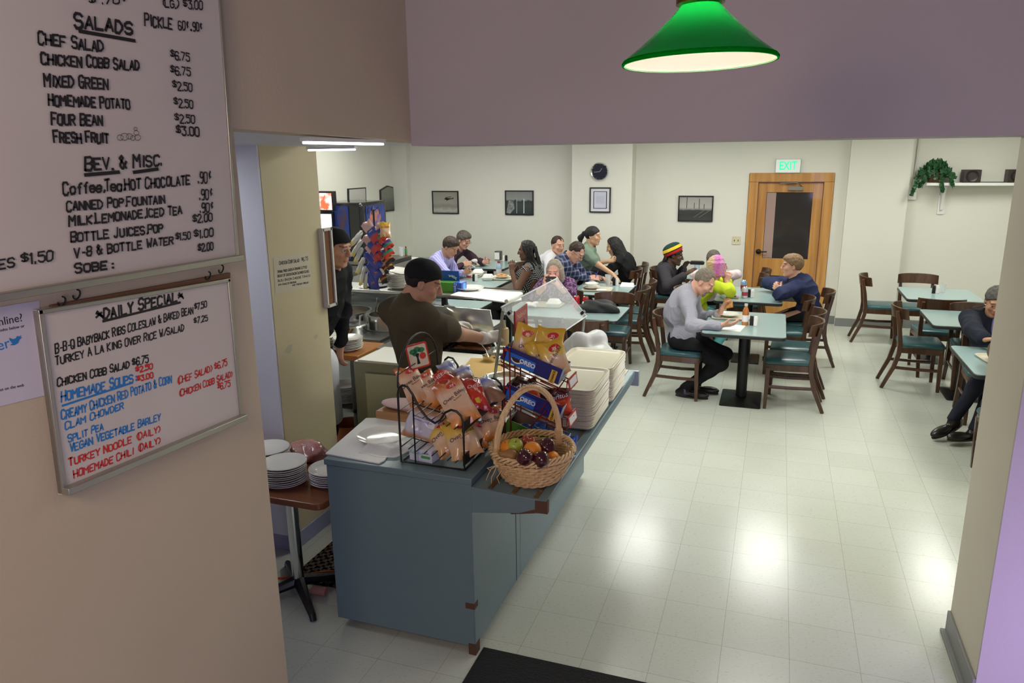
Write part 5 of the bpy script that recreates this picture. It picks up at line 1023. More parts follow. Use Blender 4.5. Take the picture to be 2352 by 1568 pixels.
# ================================================================ people
import openvdb as vdb
class Field:
    def __init__(s, lo, hi, vox):
        s.vox = vox; s.lo = np.array(lo)-.03; n = np.ceil((np.array(hi)+.03-s.lo)/vox).astype(int)+1; s.n = n
        s.F = np.full(n, .06, np.float32)
    def _sl(s, lo, hi, m):
        a = np.clip(np.floor((lo-m-s.lo)/s.vox).astype(int), 0, s.n); b = np.clip(np.ceil((hi+m-s.lo)/s.vox).astype(int)+1, 0, s.n)
        if (b-a).min() <= 0: return None, None
        ax = [s.lo[i]+s.vox*np.arange(a[i], b[i], dtype=np.float32) for i in range(3)]
        return (slice(a[0], b[0]), slice(a[1], b[1]), slice(a[2], b[2])), ax
    def put(s, d, sl, k, op):
        A = s.F[sl]
        if op == 'u':
            if k > 0: h = np.clip(.5+.5*(A-d)/k, 0, 1); s.F[sl] = A*(1-h)+d*h-k*h*(1-h)
            else: s.F[sl] = np.minimum(A, d)
        else:
            if k > 0: h = np.clip(.5-.5*(A+d)/k, 0, 1); s.F[sl] = A*(1-h)+(-d)*h+k*h*(1-h)
            else: s.F[sl] = np.maximum(A, -d)
    def cone(s, a, b, ra, rb, k=.02, op='u', off=0.0, flat=None):
        a = np.array(a, np.float32); b = np.array(b, np.float32); ra += off; rb += off; R = max(ra, rb)
        sl, ax = s._sl(np.minimum(a, b), np.maximum(a, b), R+k+.04)
        if sl is None: return
        X, Y, Z = ax[0][:, None, None]-a[0], ax[1][None, :, None]-a[1], ax[2][None, None, :]-a[2]
        e = b-a; L = float(e@e)+1e-9; t = np.clip((X*e[0]+Y*e[1]+Z*e[2])/L, 0, 1)
        dx, dy, dz = X-t*e[0], Y-t*e[1], Z-t*e[2]
        d = np.sqrt(dx*dx+dy*dy+dz*dz)-(ra+(rb-ra)*t)
        s.put(d, sl, k, op)
    def ell(s, c, M, r, k=.02, op='u', off=0.0):
        """ellipsoid, columns of M are its axes"""
        c = np.array(c, np.float32); M = np.array(M, np.float32); r = np.array(r, np.float32)+off; R = r.max()
        sl, ax = s._sl(c, c, R+k+.04)
        if sl is None: return
        X, Y, Z = ax[0][:, None, None]-c[0], ax[1][None, :, None]-c[1], ax[2][None, None, :]-c[2]
        q = [(X*M[0, i]+Y*M[1, i]+Z*M[2, i])/r[i] for i in range(3)]
        k0 = np.sqrt(q[0]**2+q[1]**2+q[2]**2); k1 = np.sqrt((q[0]/r[0])**2+(q[1]/r[1])**2+(q[2]/r[2])**2)
        s.put(k0*(k0-1)/(k1+1e-6), sl, k, op)
    def cut(s, p, n, k=.004):
        """remove everything on the side of p that n points to"""
        n = np.array(n, np.float32); n /= np.linalg.norm(n); ax = [s.lo[i]+s.vox*np.arange(s.n[i], dtype=np.float32) for i in range(3)]
        d = -((ax[0][:, None, None]-p[0])*n[0]+(ax[1][None, :, None]-p[1])*n[1]+(ax[2][None, None, :]-p[2])*n[2])
        s.put(d, (slice(None),)*3, k, 'c')
    def carve(s, c, rz, h):
        """keep flesh and cloth out of a box (seat, table top): they rest on it"""
        c = np.array(c, np.float32); R = math.hypot(h[0], h[1])
        sl, ax = s._sl(c-np.array((R, R, h[2])), c+np.array((R, R, h[2])), .012)
        if sl is None: return
        X, Y, Z = ax[0][:, None, None]-c[0], ax[1][None, :, None]-c[1], ax[2][None, None, :]-c[2]; cs, sn = math.cos(rz), math.sin(rz)
        d = np.maximum(np.maximum(np.abs(X*cs+Y*sn)-h[0], np.abs(-X*sn+Y*cs)-h[1]), np.abs(Z)-h[2])
        s.put(d, sl, 0, 'c')
    def fit(s):
        for (x, y, rz) in CHAIRS: s.carve((x, y, .428), rz, (.222, .216, .060))
        for k, (x0, x1, y0, y1, z) in enumerate(TABLES):
            if z == .75: s.carve(((x0+x1)/2, (y0+y1)/2, .731), 0, ((x1-x0)/2+.003, (y1-y0)/2+.003, .023))
        return s
    def ripple(s, amp, seed, f=38):
        r = random.Random(seed); ax = [s.lo[i]+s.vox*np.arange(s.n[i], dtype=np.float32) for i in range(3)]; W_ = 0
        for q in range(4):
            v = [r.gauss(0, 1) for _ in range(3)]; m = math.sqrt(sum(c*c for c in v)); g = f*r.uniform(.6, 1.3)/m; ph = r.uniform(0, 6)
            W_ = W_+np.sin(ax[0][:, None, None]*v[0]*g+ax[1][None, :, None]*v[1]*g+ax[2][None, None, :]*v[2]*g+ph)
        s.F += (np.abs(W_)*amp*.45-amp*.5).astype(np.float32)
    def mesh(s, name):
        g = vdb.FloatGrid(.06); g.copyFromArray(s.F, tolerance=0.0); pts, quads = g.convertToQuads(0.0)
        pts = np.asarray(pts)*s.vox+s.lo; quads = np.asarray(quads)[:, ::-1]
        me = bpy.data.meshes.new(name); me.vertices.add(len(pts)); me.vertices.foreach_set('co', pts.astype(np.float32).ravel())
        nq = len(quads); me.loops.add(nq*4); me.loops.foreach_set('vertex_index', quads.astype(np.int32).ravel())
        me.polygons.add(nq); me.polygons.foreach_set('loop_start', np.arange(0, nq*4, 4, dtype=np.int32)); me.polygons.foreach_set('loop_total', np.full(nq, 4, np.int32))
        me.update(calc_edges=True); me.validate(); me.shade_smooth(); return me
V3 = lambda *a: np.array(a, float)
def unit(v): v = np.array(v, float); return v/np.linalg.norm(v)
def ik(a, t, l1, l2, pole):
    a, t = np.array(a, float), np.array(t, float); d = np.linalg.norm(t-a); m = (l1+l2)*.995
    if d > m: t = a+(t-a)*m/d; d = m
    u = (t-a)/d; x = (l1*l1-l2*l2+d*d)/(2*d); h = math.sqrt(max(0, l1*l1-x*x)); p = np.array(pole, float); p = p-u*(p@u); p = p/(np.linalg.norm(p)+1e-9)
    return a+u*x+p*h, t
def skin_mat(name, c):
    if name in MATS: return MATS[name]
    m = mat(name, c, .5, sss=.08, spec=.4); nt = m.node_tree; a = nt.nodes.new('ShaderNodeAttribute'); a.attribute_name = 'tint'
    mx = nt.nodes.new('ShaderNodeMix'); mx.data_type = 'RGBA'; mx.blend_type = 'MULTIPLY'; mx.inputs[0].default_value = 1; mx.inputs[6].default_value = (*c, 1)
    nt.links.new(a.outputs['Color'], mx.inputs[7]); nt.links.new(mx.outputs[2], nt.nodes['Principled BSDF'].inputs['Base Color']); return m
def cloth(name, c1, c2=None, kind=None, sc=1.0, d=(1, 0, 0)):
    if name in MATS: return MATS[name]
    m = mat(name, c1, .85, bump=(220, .12), spec=.25)
    if not kind: return m
    nt = m.node_tree; L = nt.links.new; b = nt.nodes['Principled BSDF']; tc = nt.nodes.new('ShaderNodeTexCoord')
    def band(dv, s, lo):
        dt = nt.nodes.new('ShaderNodeVectorMath'); dt.operation = 'DOT_PRODUCT'; dt.inputs[1].default_value = tuple(q*s for q in dv); L(tc.outputs['Object'], dt.inputs[0])
        sn = nt.nodes.new('ShaderNodeMath'); sn.operation = 'SINE'; L(dt.outputs['Value'], sn.inputs[0])
        r = nt.nodes.new('ShaderNodeMapRange'); r.inputs[1].default_value = lo; r.inputs[2].default_value = lo+.25; L(sn.outputs[0], r.inputs[0]); return r.outputs[0]
    if kind == 'stripe': f = band(d, sc, .2)
    elif kind == 'plaid':
        f1 = band(d, sc, .55); f2 = band((0, 0, 1), sc, .55); a = nt.nodes.new('ShaderNodeMath'); a.operation = 'ADD'; L(f1, a.inputs[0]); L(f2, a.inputs[1]); h = nt.nodes.new('ShaderNodeMath'); h.operation = 'MULTIPLY'; h.inputs[1].default_value = .5; L(a.outputs[0], h.inputs[0]); f = h.outputs[0]
    elif kind == 'hound':
        f1 = band((.7, .7, .5), sc, -.1); f2 = band((-.7, .7, .9), sc, -.1); a = nt.nodes.new('ShaderNodeMath'); a.operation = 'MULTIPLY'; L(f1, a.inputs[0]); L(f2, a.inputs[1]); f = a.outputs[0]
    else:
        v = nt.nodes.new('ShaderNodeTexNoise'); v.inputs['Scale'].default_value = sc; L(tc.outputs['Object'], v.inputs['Vector']); r = nt.nodes.new('ShaderNodeMapRange'); r.inputs[1].default_value = .5; r.inputs[2].default_value = .58; L(v.outputs['Fac'], r.inputs[0]); f = r.outputs[0]
    mx = nt.nodes.new('ShaderNodeMix'); mx.data_type = 'RGBA'; mx.inputs[6].default_value = (*c1, 1); mx.inputs[7].default_value = (*c2, 1); L(f, mx.inputs[0]); L(mx.outputs[2], b.inputs['Base Color']); return m
def hair_mat(name, c, c2=None):
    if name in MATS: return MATS[name]
    return mat(name, c, .5, var=(c2 or tuple(x*1.7+.004 for x in c), 55, .3), bump=(140, .5), spec=.35)
SKIN = {'fair': (.62, .34, .24), 'tan': (.50, .27, .17), 'olive': (.46, .25, .15), 'asian': (.55, .33, .20), 'dark': (.085, .040, .024), 'brown': (.13, .060, .034)}
EYE_W = mat('eye_white', (.50, .46, .43), .35, spec=.3); EYE_I = mat('eye_iris', (.03, .02, .015), .15); LENS = mat('spectacle_lens', (.5, .5, .5), .05, alpha=.15); WIRE = mat('spectacle_wire', (.03, .03, .03), .3, .6)

TABLES += [(-.99, -.13, .22, 1.67, .905), (-2.0, -1.0, 1.02, 1.78, .95), (-2.6, -2.07, 1.25, 1.66, .905)]
def over_table(p): return max([0]+[z for x0, x1, y0, y1, z in TABLES if x0-.06 < p[0] < x1+.06 and y0-.06 < p[1] < y1+.06])
def person(label, hip, face, top, pitch=0, yaw=0, roll=0, hs=1.0, s=1.0, skin='fair', hands=None, elbows=None, hdir=None, palm=None, curl=(.6, .6), feet=None, kpole=None, bow=.05, shrug=0.0, build=1.0, belly=0.0, bust=0.0,
           shirt=None, sleeve=.95, collar=None, trousers=None, shoes=None, hair=None, hstyle='short', apron=None, gloves=None, glasses=False, beard=None, vox=.006, fold=.013, shirt_len=.10, loose=.012, cap=None, shoulder_trim=None, jacket_open=None, sh_w=.175):
    th = math.radians(face); f = V3(math.cos(th), math.sin(th), 0); r = V3(math.sin(th), -math.cos(th), 0); up = V3(0, 0, 1)
    H = V3(*hip); T = V3(*top)
    # head axes
    ya, pa, ro = math.radians(yaw), math.radians(pitch), math.radians(roll)
    hf = f*math.cos(ya)-r*math.sin(ya)*-1*-1 if False else f*math.cos(ya)+(-r)*math.sin(ya); hr = np.cross(hf, up)
    hf2 = hf*math.cos(pa)-up*math.sin(pa); hu = np.cross(hr, hf2); hf = hf2
    hr, hu = hr*math.cos(ro)+hu*math.sin(ro), hu*math.cos(ro)-hr*math.sin(ro)
    HM = np.stack([hr, hf, hu], 1); hc = T-hu*.125*hs
    hp = lambda x, y, z: hc+(hr*x+hf*y+hu*z)*hs
    N = hp(0, -.045, -.155); sp = N-H; sl_ = np.linalg.norm(sp); su = sp/sl_; sf = unit(f-su*(f@su)); k = sl_/.50
    mid = H+sp*.5-sf*bow; chest = H+sp*.74-sf*bow*.9+sf*.01; SM = np.stack([r, sf, su], 1); s2 = unit(N-mid); sf2 = unit(f-s2*(f@s2)); SM2 = np.stack([r, sf2, s2], 1)
    SH = {q: N-s2*.045*s+r*(q*sh_w*s)+sf2*(shrug-.01)+up*.0 for q in (1, -1)}          # +1 right, -1 left
    hands = hands or {}; elbows = elbows or {}; EL = {}; WR = {}; la, lf = .285*s, .255*s
    for q in (1, -1):
        t = hands.get(q)
        if t is not None: t = V3(*t); t[2] = max(t[2], over_table(t)+.036)
        if t is None: t = H+f*.30+r*(q*.12)+up*.14
        pole = unit(elbows.get(q, -up*.9+r*(q*.45)-f*.15)); out = unit(r*q*.9+up*.45)
        for st_ in range(9):
            EL[q], WR[q] = ik(SH[q], t, la, lf, pole*(1-st_/8)+out*(st_/8))
            if EL[q][2] > over_table(EL[q])+.064: break
    HJ = {q: H+r*(q*.092*s)+up*.0 for q in (1, -1)}; KN = {}; AN = {}; TO = {}
    feet = feet or {}
    for q in (1, -1):
        ft = feet.get(q, (H+f*.20+r*(q*.09)-up*(H[2]-.085), f))
        KN[q], AN[q] = ik(HJ[q], ft[0], .435*s, .42*s, (kpole or {}).get(q, f+up*.8)); TO[q] = unit(ft[1])
    pts = np.array([H, N, T, hp(0, .13, 0), hp(0, -.14, 0), hp(.12, 0, 0), hp(-.12, 0, 0)]+[d[q] for d in (SH, EL, WR, KN, AN) for q in (1, -1)]+[AN[q]-V3(0, 0, .09) for q in (1, -1)]+[AN[q]+TO[q]*.2 for q in (1, -1)]+[H+c for c in (r*.2, -r*.2, f*.16, -f*.18)]+[WR[q]+unit((hdir or {}).get(q, WR[q]-EL[q]))*.2 for q in (1, -1)])
    lo, hi = pts.min(0)-.09, pts.max(0)+.09
    b = build
    def torso(F, o, kk=.04):
        F.ell(H+su*.02, SM, (.168*b*s, .115*b*s+belly*.4, .125*s), kk, off=o)
        F.ell(mid-su*.01*0, SM, (.142*b*s+belly*.5, .102*b*s+belly, .16*k), kk, off=o)
        F.ell(chest, SM2, (.162*b*s, .112*b*s, .185*k), kk, off=o)
        F.cone(SH[1]-r*.02-s2*.01, SH[-1]+r*.02-s2*.01, .062*s, .062*s, kk, off=o)
        F.cone(N-s2*.02, N+(hp(0, -.02, -.09)-N)*.35, .075*s, .058*s, kk, off=o*.5)
        if bust:
            for q in (1, -1): F.ell(chest+sf2*(.085*b)+r*q*.075-s2*.03, SM2, (.07, .055+bust, .07), .03, off=o)
    def arm(F, o, q, end=1.0, wide=0.0, kk=.022):
        e1 = min(1, end*2); F.cone(SH[q], SH[q]+(EL[q]-SH[q])*e1, .054*s*b**.5+wide, .043*s*b**.5+wide, kk+.01, off=o)
        if end > .5: e2 = (end-.5)*2; F.cone(EL[q], EL[q]+(WR[q]-EL[q])*e2, .043*s+wide*.6, .043*s-(.043-.029)*s*e2+wide*.6, kk, off=o)
    def legs(F, o, q, kk=.03):
        F.cone(HJ[q], KN[q], .083*s*b, .058*s, kk, off=o); F.cone(KN[q], AN[q], .055*s, .036*s, .02, off=o); F.ell(KN[q]+(AN[q]-KN[q])*.28-unit(np.cross(AN[q]-KN[q], r))*0, np.eye(3), (.055*s,)*3, .03, off=o)
    def hand(F, q, o=0.0):
        W_ = WR[q]; d = unit((hdir or {}).get(q, W_-EL[q])); n = np.array((palm or {}).get(q, V3(0, 0, -1)), float); n = unit(n-d*(n@d)); t = np.cross(d, n)*q; c = curl[0] if q == 1 else curl[1]; c = min(c, .26) if (n[2] < -.3 and W_[2]-over_table(W_+d*.12) < .075) else c; g = .98*s
        for i in range(4):
            base = W_+(d*(.090-.004*abs(i-1)) + t*(.030-.0195*i))*g; F.cone(W_+t*(.014-.009*i)*g, base, .0145*g, .0112*g, .012, off=o)
            a = 0; p = base; ls = (np.array([.044, .027, .021])*(.92, 1.0, .95, .76)[i])*g
            for j in range(3):
                a += c*(.75, 1.0, .7)[j]; dd = unit(d*math.cos(a)+n*math.sin(a)+t*(.06*(1.5-i))*math.cos(a)); p2 = p+dd*ls[j]
                F.cone(p, p2, (.0098, .0090, .0082)[j]*g, (.0090, .0082, .0070)[j]*g, .003, off=o); p = p2
        p = W_+(d*.028+t*.026)*g; F.cone(W_, p, .016*g, .0145*g, .012, off=o)
        a = unit(d*.72+t*.62+n*.30*(1+c)); p2 = p+a*.042*g; F.cone(p, p2, .0135*g, .0105*g, .006, off=o); a2 = unit(a+n*.5*c+d*.25); F.cone(p2, p2+a2*.032*g, .0105*g, .0085*g, .003, off=o)
    root = thing('person', label, 'person', tuple(H if hip[2] < .6 else (H[0], H[1], 0)))
    # ---- one continuous body
    F = Field(lo, hi, vox)
    torso(F, -.004)
    for q in (1, -1): arm(F, 0, q); legs(F, -.006, q); F.cone(AN[q]-up*.05, AN[q]+TO[q]*.11-up*.062, .03*s, .022*s, .02)
    for q in (1, -1): hand(F, q)
    E = lambda c, rr, kk=.015, op='u': F.ell(hp(*c), HM, np.array(rr)*hs, kk*hs, op)
    Cn = lambda a, b_, ra, rb, kk=.012, op='u': F.cone(hp(*a), hp(*b_), ra*hs, rb*hs, kk*hs, op)
    Cn((0, -.035, -.05), (0, -.04, -.17), .054*(b**.4), .060*(b**.4), .03)
    E((0, -.014, .034), (.074, .094, .088)); E((0, .026, -.040), (.060, .066, .078), .03); E((0, .062, -.094), (.026, .022, .018), .02)
    for q in (1, -1): Cn((q*.05, -.0, -.062), (q*.018, .066, -.098), .018, .014, .02); E((q*.040, .062, -.02), (.022, .020, .020), .02)
    Cn((-.034, .076, .034), (.034, .076, .034), .013, .013, .015)
    for q in (1, -1): E((q*.031, .099, .010), (.017, .014, .011), .010, 'c')
    for q in (1, -1): Cn((q*.019, .0865, .020), (q*.044, .080, .018), .0052, .0052, .004); Cn((q*.021, .0855, .000), (q*.042, .080, .001), .0042, .0042, .004)
    Cn((0, .092, .016), (0, .108, -.016), .0085, .0115, .012); E((0, .108, -.022), (.014, .012, .010), .008)
    for q in (1, -1): E((q*.0125, .100, -.026), (.0075, .009, .0065), .006)
    Cn((-.017, .087, -.0545), (.017, .087, -.0545), .0068, .0068, .006); Cn((-.014, .087, -.064), (.014, .087, -.064), .0075, .0075, .006)
    for q in (1, -1):
        E((q*.076, -.012, .0), (.010, .019, .030), .006); E((q*.074, -.004, -.022), (.008, .010, .013), .006); E((q*.086, -.008, .002), (.007, .009, .016), .004, 'c')
    me = F.fit().mesh('body'); co = np.empty(len(me.vertices)*3, np.float32); me.vertices.foreach_get('co', co); co = co.reshape(-1, 3)
    L_ = ((co-hc) @ HM)/hs; tint = np.ones((len(co), 4), np.float32)
    m_ = (np.abs(L_[:, 0]) < .022) & (np.abs(L_[:, 2]+.0595) < .011) & (L_[:, 1] > .07); tint[m_, :3] = (.92, .62, .60)
    m_ = (np.abs(np.abs(L_[:, 0])-.031) < .02) & (np.abs(L_[:, 2]-.034-.12*(.0)) < .0045) & (L_[:, 1] > .05); tint[m_, :3] = (.35, .28, .25)
    m_ = (L_[:, 1] > .07) & (np.abs(L_[:, 0]) < .055) & (np.abs(L_[:, 0]) > .028) & (np.abs(L_[:, 2]+.02) < .022); tint[m_, :3] = np.minimum(tint[m_, :3], (1.0, .88, .86))
    at = me.attributes.new('tint', 'FLOAT_COLOR', 'POINT'); at.data.foreach_set('color', tint.ravel())
    body = link('body', me, skin_mat('skin_'+skin, SKIN[skin]), root)
    for q in (1, -1):
        e = hp(q*.031, .0770, .009); eo = MB().ball((0, 0, 0), .0125*hs, 8).xf(Matrix.Translation(Vector(e))).build('eye', EYE_W, root, smooth=180)
        c_ = e+unit(hf)*.0088*hs; MB().ball((0, 0, 0), .0068*hs, 6).xf(Matrix.Translation(Vector(c_))).build('iris', EYE_I, eo, smooth=180)
    # ---- clothes
    if shirt is not None:
        F = Field(lo, hi, vox); torso(F, loose)
        for q in (1, -1):
            if sleeve > 0: arm(F, loose+.001, q, sleeve, .012 if sleeve < .5 else .003)
            else: F.cone(SH[q]-r*q*.02, SH[q]+r*q*.012, .055*s*b**.5, .05*s*b**.5, .03, off=.004)
        if fold: F.ripple(fold, label)
        F.cone(N+s2*.012+sf2*.02, hp(0, -.01, -.10), .064*s, .07*s, .006, 'c'); F.cut(H-su*shirt_len*s, -su+0*f)
        so = link('shirt', F.fit().mesh('shirt'), shirt, root)
        if collar is not None:
            cm = MB(); n0 = unit(hp(0, -.03, -.06)-N); c0 = N+s2*.012; cr = unit(np.cross(sf2, n0)); cf = np.cross(n0, cr); P0, P1 = [], []
            for a in np.linspace(.22, 2*PI-.22, 26):
                d_ = cf*math.cos(a)+cr*math.sin(a)*1.0; P0.append(tuple(c0+d_*.066*s*b**.4+n0*(.040-.022*math.cos(a)))); P1.append(tuple(c0+d_*(.084+.014*math.cos(a))*s*b**.4+n0*(.008-.030*math.cos(a))))
            G_ = [[a_, tuple((np.array(a_)+np.array(b_))/2+n0*.012), b_] for a_, b_ in zip(P0, P1)]
            o = cm.grid(G_).build('collar', collar, so, recalc=False); o.modifiers.new('s', 'SOLIDIFY').thickness = .004
        if jacket_open is not None:
            F = Field(lo, hi, vox); F.ell(chest+sf2*.03+s2*.03, SM2, (.055, .125*b, .16), .0); F.cone(N+s2*.012+sf2*.03, hp(0, -.01, -.10), .06, .066, .004, 'c'); link('inner_shirt', F.mesh('inner_shirt'), jacket_open, so)
        if shoulder_trim is not None:
            for q in (1, -1):
                o0 = SH[q]-r*q*.035; ax = unit(r*q+up*-.15); u1 = unit(np.cross(ax, f)); v1 = np.cross(ax, u1)
                MB().tube([tuple(o0+(u1*math.cos(a)*1.25+v1*math.sin(a))*.072*s) for a in np.linspace(0, 2*PI, 25)[:-1]], .010, 6, closed=True).build('armhole_trim', shoulder_trim, so)
    if trousers is not None:
        F = Field(lo, hi, vox); F.ell(H+su*.0, SM, (.172*b*s, .12*b*s+belly*.3, .12*s), .04, off=.005)
        for q in (1, -1): legs(F, .009, q)
        F.ripple(.004, label+'t')
        F.cut(H+su*.085, su)
        for q in (1, -1): F.cone(AN[q]-up*.03, AN[q]-up*.25+TO[q]*.02, .05, .12, .004, 'c')
        link('trousers', F.fit().mesh('trousers'), trousers, root)
    if shoes is not None:
        for q in (1, -1):
            F = Field(AN[q]-.2, AN[q]+.3, .005); d = unit(TO[q]); ud = unit(np.cross(np.cross(d, up), d)); lr = np.cross(d, ud); M_ = np.stack([lr, d, ud], 1); g0 = AN[q]-ud*.083*s
            F.ell(g0+d*.135*s+ud*.032*s, M_, (.047*s, .10*s, .036*s), .02); F.ell(g0-d*.015*s+ud*.038*s, M_, (.039*s, .07*s, .045*s), .03); F.cone(AN[q]-ud*.01, AN[q]-ud*.05, .042*s, .046*s, .03); F.cut(g0+ud*.004, -ud)
            so = link('shoe', F.mesh('shoe'), shoes, root)
            P_ = [tuple(g0+d*(.075+.155*math.cos(a))*s+lr*(.044*math.sin(a)*(1+.10*math.cos(a)))*s) for a in np.linspace(0, 2*PI, 25)[:-1]]
            MB().prism(P_, lambda p: tuple(np.array(p)), lambda p: tuple(np.array(p)+ud*.012)).build('sole', mat('shoe_sole', (.035, .028, .022), .7), so)
    if apron is not None:
        F = Field(lo, hi, vox); F.ell(H-su*.06+f*.02, SM, (.178*b*s, .135*b*s, .16*s), .03, off=.012); F.cone(H-up*.05+f*.03, H-up*.42*s+f*.05, .165*s, .15*s, .04, off=.006); F.ripple(.008, label+'a', 26); F.cut(H+up*.06, up); F.cut(H-up*.46*s, -up)
        link('apron', F.mesh('apron'), apron, root)
    if gloves is not None:
        for q in (1, -1):
            F = Field(WR[q]-.2, WR[q]+.2, .005); hand(F, q, .0035); F.cone(EL[q]+(WR[q]-EL[q])*.86, WR[q], .040*s, .034*s, .012); F.ripple(.003, label+'g', 70); link('glove', F.mesh('glove'), gloves, root)
    # ---- hair, headwear, beard, spectacles
    hlo, hhi = hc-.32, hc+.30
    if hair is not None:
        if hstyle in ('long', 'braids', 'ponytail', 'dreads'): hlo = hc-.62
        F = Field(hlo, hhi, .0045); E = lambda c, rr, kk=.015, op='u': F.ell(hp(*c), HM, np.array(rr)*hs, kk*hs, op)
        def hcut(p, n, kk=.01): F.cut(hp(*p), hr*n[0]+hf*n[1]+hu*n[2], kk)
        vol = {'short': .010, 'full': .017, 'recede': .007, 'cap': .008, 'bald': .005}.get(hstyle, .011)
        E((0, -.014, .036), (.075+vol, .096+vol, .089+vol))
        if hstyle == 'full': E((0, .028, .092), (.062, .062, .036), .03)
        sh_ = {'recede': .030, 'bald': .05, 'full': -.004, 'short': .0}.get(hstyle, -.006)
        hcut((0, .0, .004+sh_*.6), (0, .86, -1.0)) if hstyle not in ('long', 'bob', 'braids') else hcut((0, .045, .062), (0, 1, -.25), .02)
        hcut((0, -.1, -.085), (0, 0, -1), .02)
        if hstyle in ('short', 'full', 'recede', 'bald', 'cap'):
            for q in (1, -1): E((q*.09, .0, -.005), (.020, .022, .034), .006, 'c')
        if hstyle in ('recede', 'bald'):
            for q in (1, -1): E((q*.045, .085, .095), (.042, .05, .05), .01, 'c')
        if hstyle == 'long':
            for i in range(13):
                a = math.radians(-112+i*224/12); sx, sy = math.sin(a), -math.cos(a)
                F.cone(hp(.074*sx, -.02+.085*sy, .02), hp(.098*sx, -.035+.09*sy, -.19-.05*abs(math.sin(i*2.1))), .026, .017, .012); F.cone(hp(.098*sx, -.035+.09*sy, -.19), hp(.088*sx, -.06+.085*sy, -.30-.04*math.sin(i*3)), .02, .009, .012)
        if hstyle == 'bob':
            for i in range(13):
                a = math.radians(-125+i*250/12); sx, sy = math.sin(a), -math.cos(a); F.cone(hp(.078*sx, -.014+.09*sy, .04), hp(.090*sx, -.012+.094*sy, -.085), .026, .018, .014)
        if hstyle == 'ponytail':
            E((0, -.125, .03), (.026, .026, .026)); F.cone(hp(0, -.13, .03), hp(0, -.175, -.04), .026, .034, .015); F.cone(hp(0, -.175, -.04), hp(0, -.165, -.13), .034, .012, .015)
        F.ripple(.0045, label+'h', 170 if hstyle in ('long', 'bob') else 120)
        me = F.mesh('hair'); ho = link('hair', me, hair, root)
        if hstyle in ('braids', 'dreads'):
            w_ = MB(); rr = random.Random(label)
            for i in range(30 if hstyle == 'braids' else 18):
                a = math.radians(rr.uniform(-105, 105) if hstyle == 'braids' else rr.uniform(-130, 130)); sx, sy = math.sin(a), -math.cos(a); ln = rr.uniform(.26, .40); P_ = []
                for j in range(9):
                    t_ = j/8; p = hp(.078*sx*(1+.25*t_), -.02+.10*sy*(1+.15*t_), .045)-(up*.75+hu*.25)*ln*t_ - f*(.055*t_)+V3(rr.uniform(-1, 1), rr.uniform(-1, 1), 0)*.006; P_.append(tuple(p))
                w_.tube(P_, [.0085 if hstyle == 'braids' else .010]*8+[.004], 6)
            w_.build('braids' if hstyle == 'braids' else 'dreadlocks', hair, ho, smooth=180)
    if cap is not None:
        F = Field(hlo, hhi, .0045); F.ell(hp(0, -.016, .045), HM, np.array((.091, .110, .094))*hs, .01); F.cut(hp(0, 0, .034), hf*.30-hu, .006); F.ripple(.003, label+'c', 60); link('cap', F.mesh('cap'), cap, root)
    if beard is not None:
        F = Field(hlo, hhi, .004); Cn = lambda a, b_, ra, rb, kk=.008: F.cone(hp(*a), hp(*b_), ra*hs, rb*hs, kk*hs)
        Cn((-.024, .085, -.048), (.024, .085, -.048), .0085, .0085); F.ell(hp(0, .076, -.094), HM, np.array((.030, .020, .026))*hs, .01)
        for q in (1, -1): Cn((q*.024, .083, -.05), (q*.026, .074, -.085), .008, .011); Cn((q*.026, .068, -.088), (q*.055, .01, -.06), .012, .008)
        F.ripple(.004, label+'b', 200); link('beard', F.mesh('beard'), beard, root)
    if glasses:
        g = MB()
        for q in (1, -1):
            c_ = hp(q*.032, .108, .008); g.tube([tuple(c_+hr*.019*math.cos(a)+hu*.014*math.sin(a)) for a in np.linspace(0, 2*PI, 17)[:-1]], .0016, 5, closed=True); g.tube([tuple(hp(q*.05, .107, .011)), tuple(hp(q*.078, .05, .012)), tuple(hp(q*.082, -.012, .008))], .0016, 5)
        g.tube([tuple(hp(-.013, .108, .01)), tuple(hp(.013, .108, .01))], .0016, 5); go = g.build('glasses', WIRE, root)
    person.last = dict(hp=hp, HM=HM, hc=hc, WR=WR, EL=EL, SH=SH, KN=KN, AN=AN, N=N, H=H, root=root, f=f, r=r)
    return root
K_BLACK = cloth('black_trousers', (.012, .012, .013)); K_JEANS = cloth('blue_jeans', (.06, .10, .18), (.09, .14, .24), 'noise', 40); K_NAVYT = cloth('dark_navy_trousers', (.012, .014, .024))
SHOE = mat('black_leather', (.015, .012, .011), .28); SHOE2 = mat('dark_brown_leather', (.03, .018, .013), .35)
H_BLK = hair_mat('black_hair', (.010, .008, .007)); H_DK = hair_mat('dark_brown_hair', (.028, .016, .011)); H_GR = hair_mat('grey_brown_hair', (.12, .09, .065), (.25, .21, .16)); H_BR = hair_mat('light_brown_hair', (.17, .095, .045), (.27, .17, .09)); H_LG = hair_mat('long_grey_hair', (.24, .20, .145), (.40, .36, .29)); H_SALT = hair_mat('greying_dark_hair', (.055, .045, .038), (.14, .12, .10))
P = person
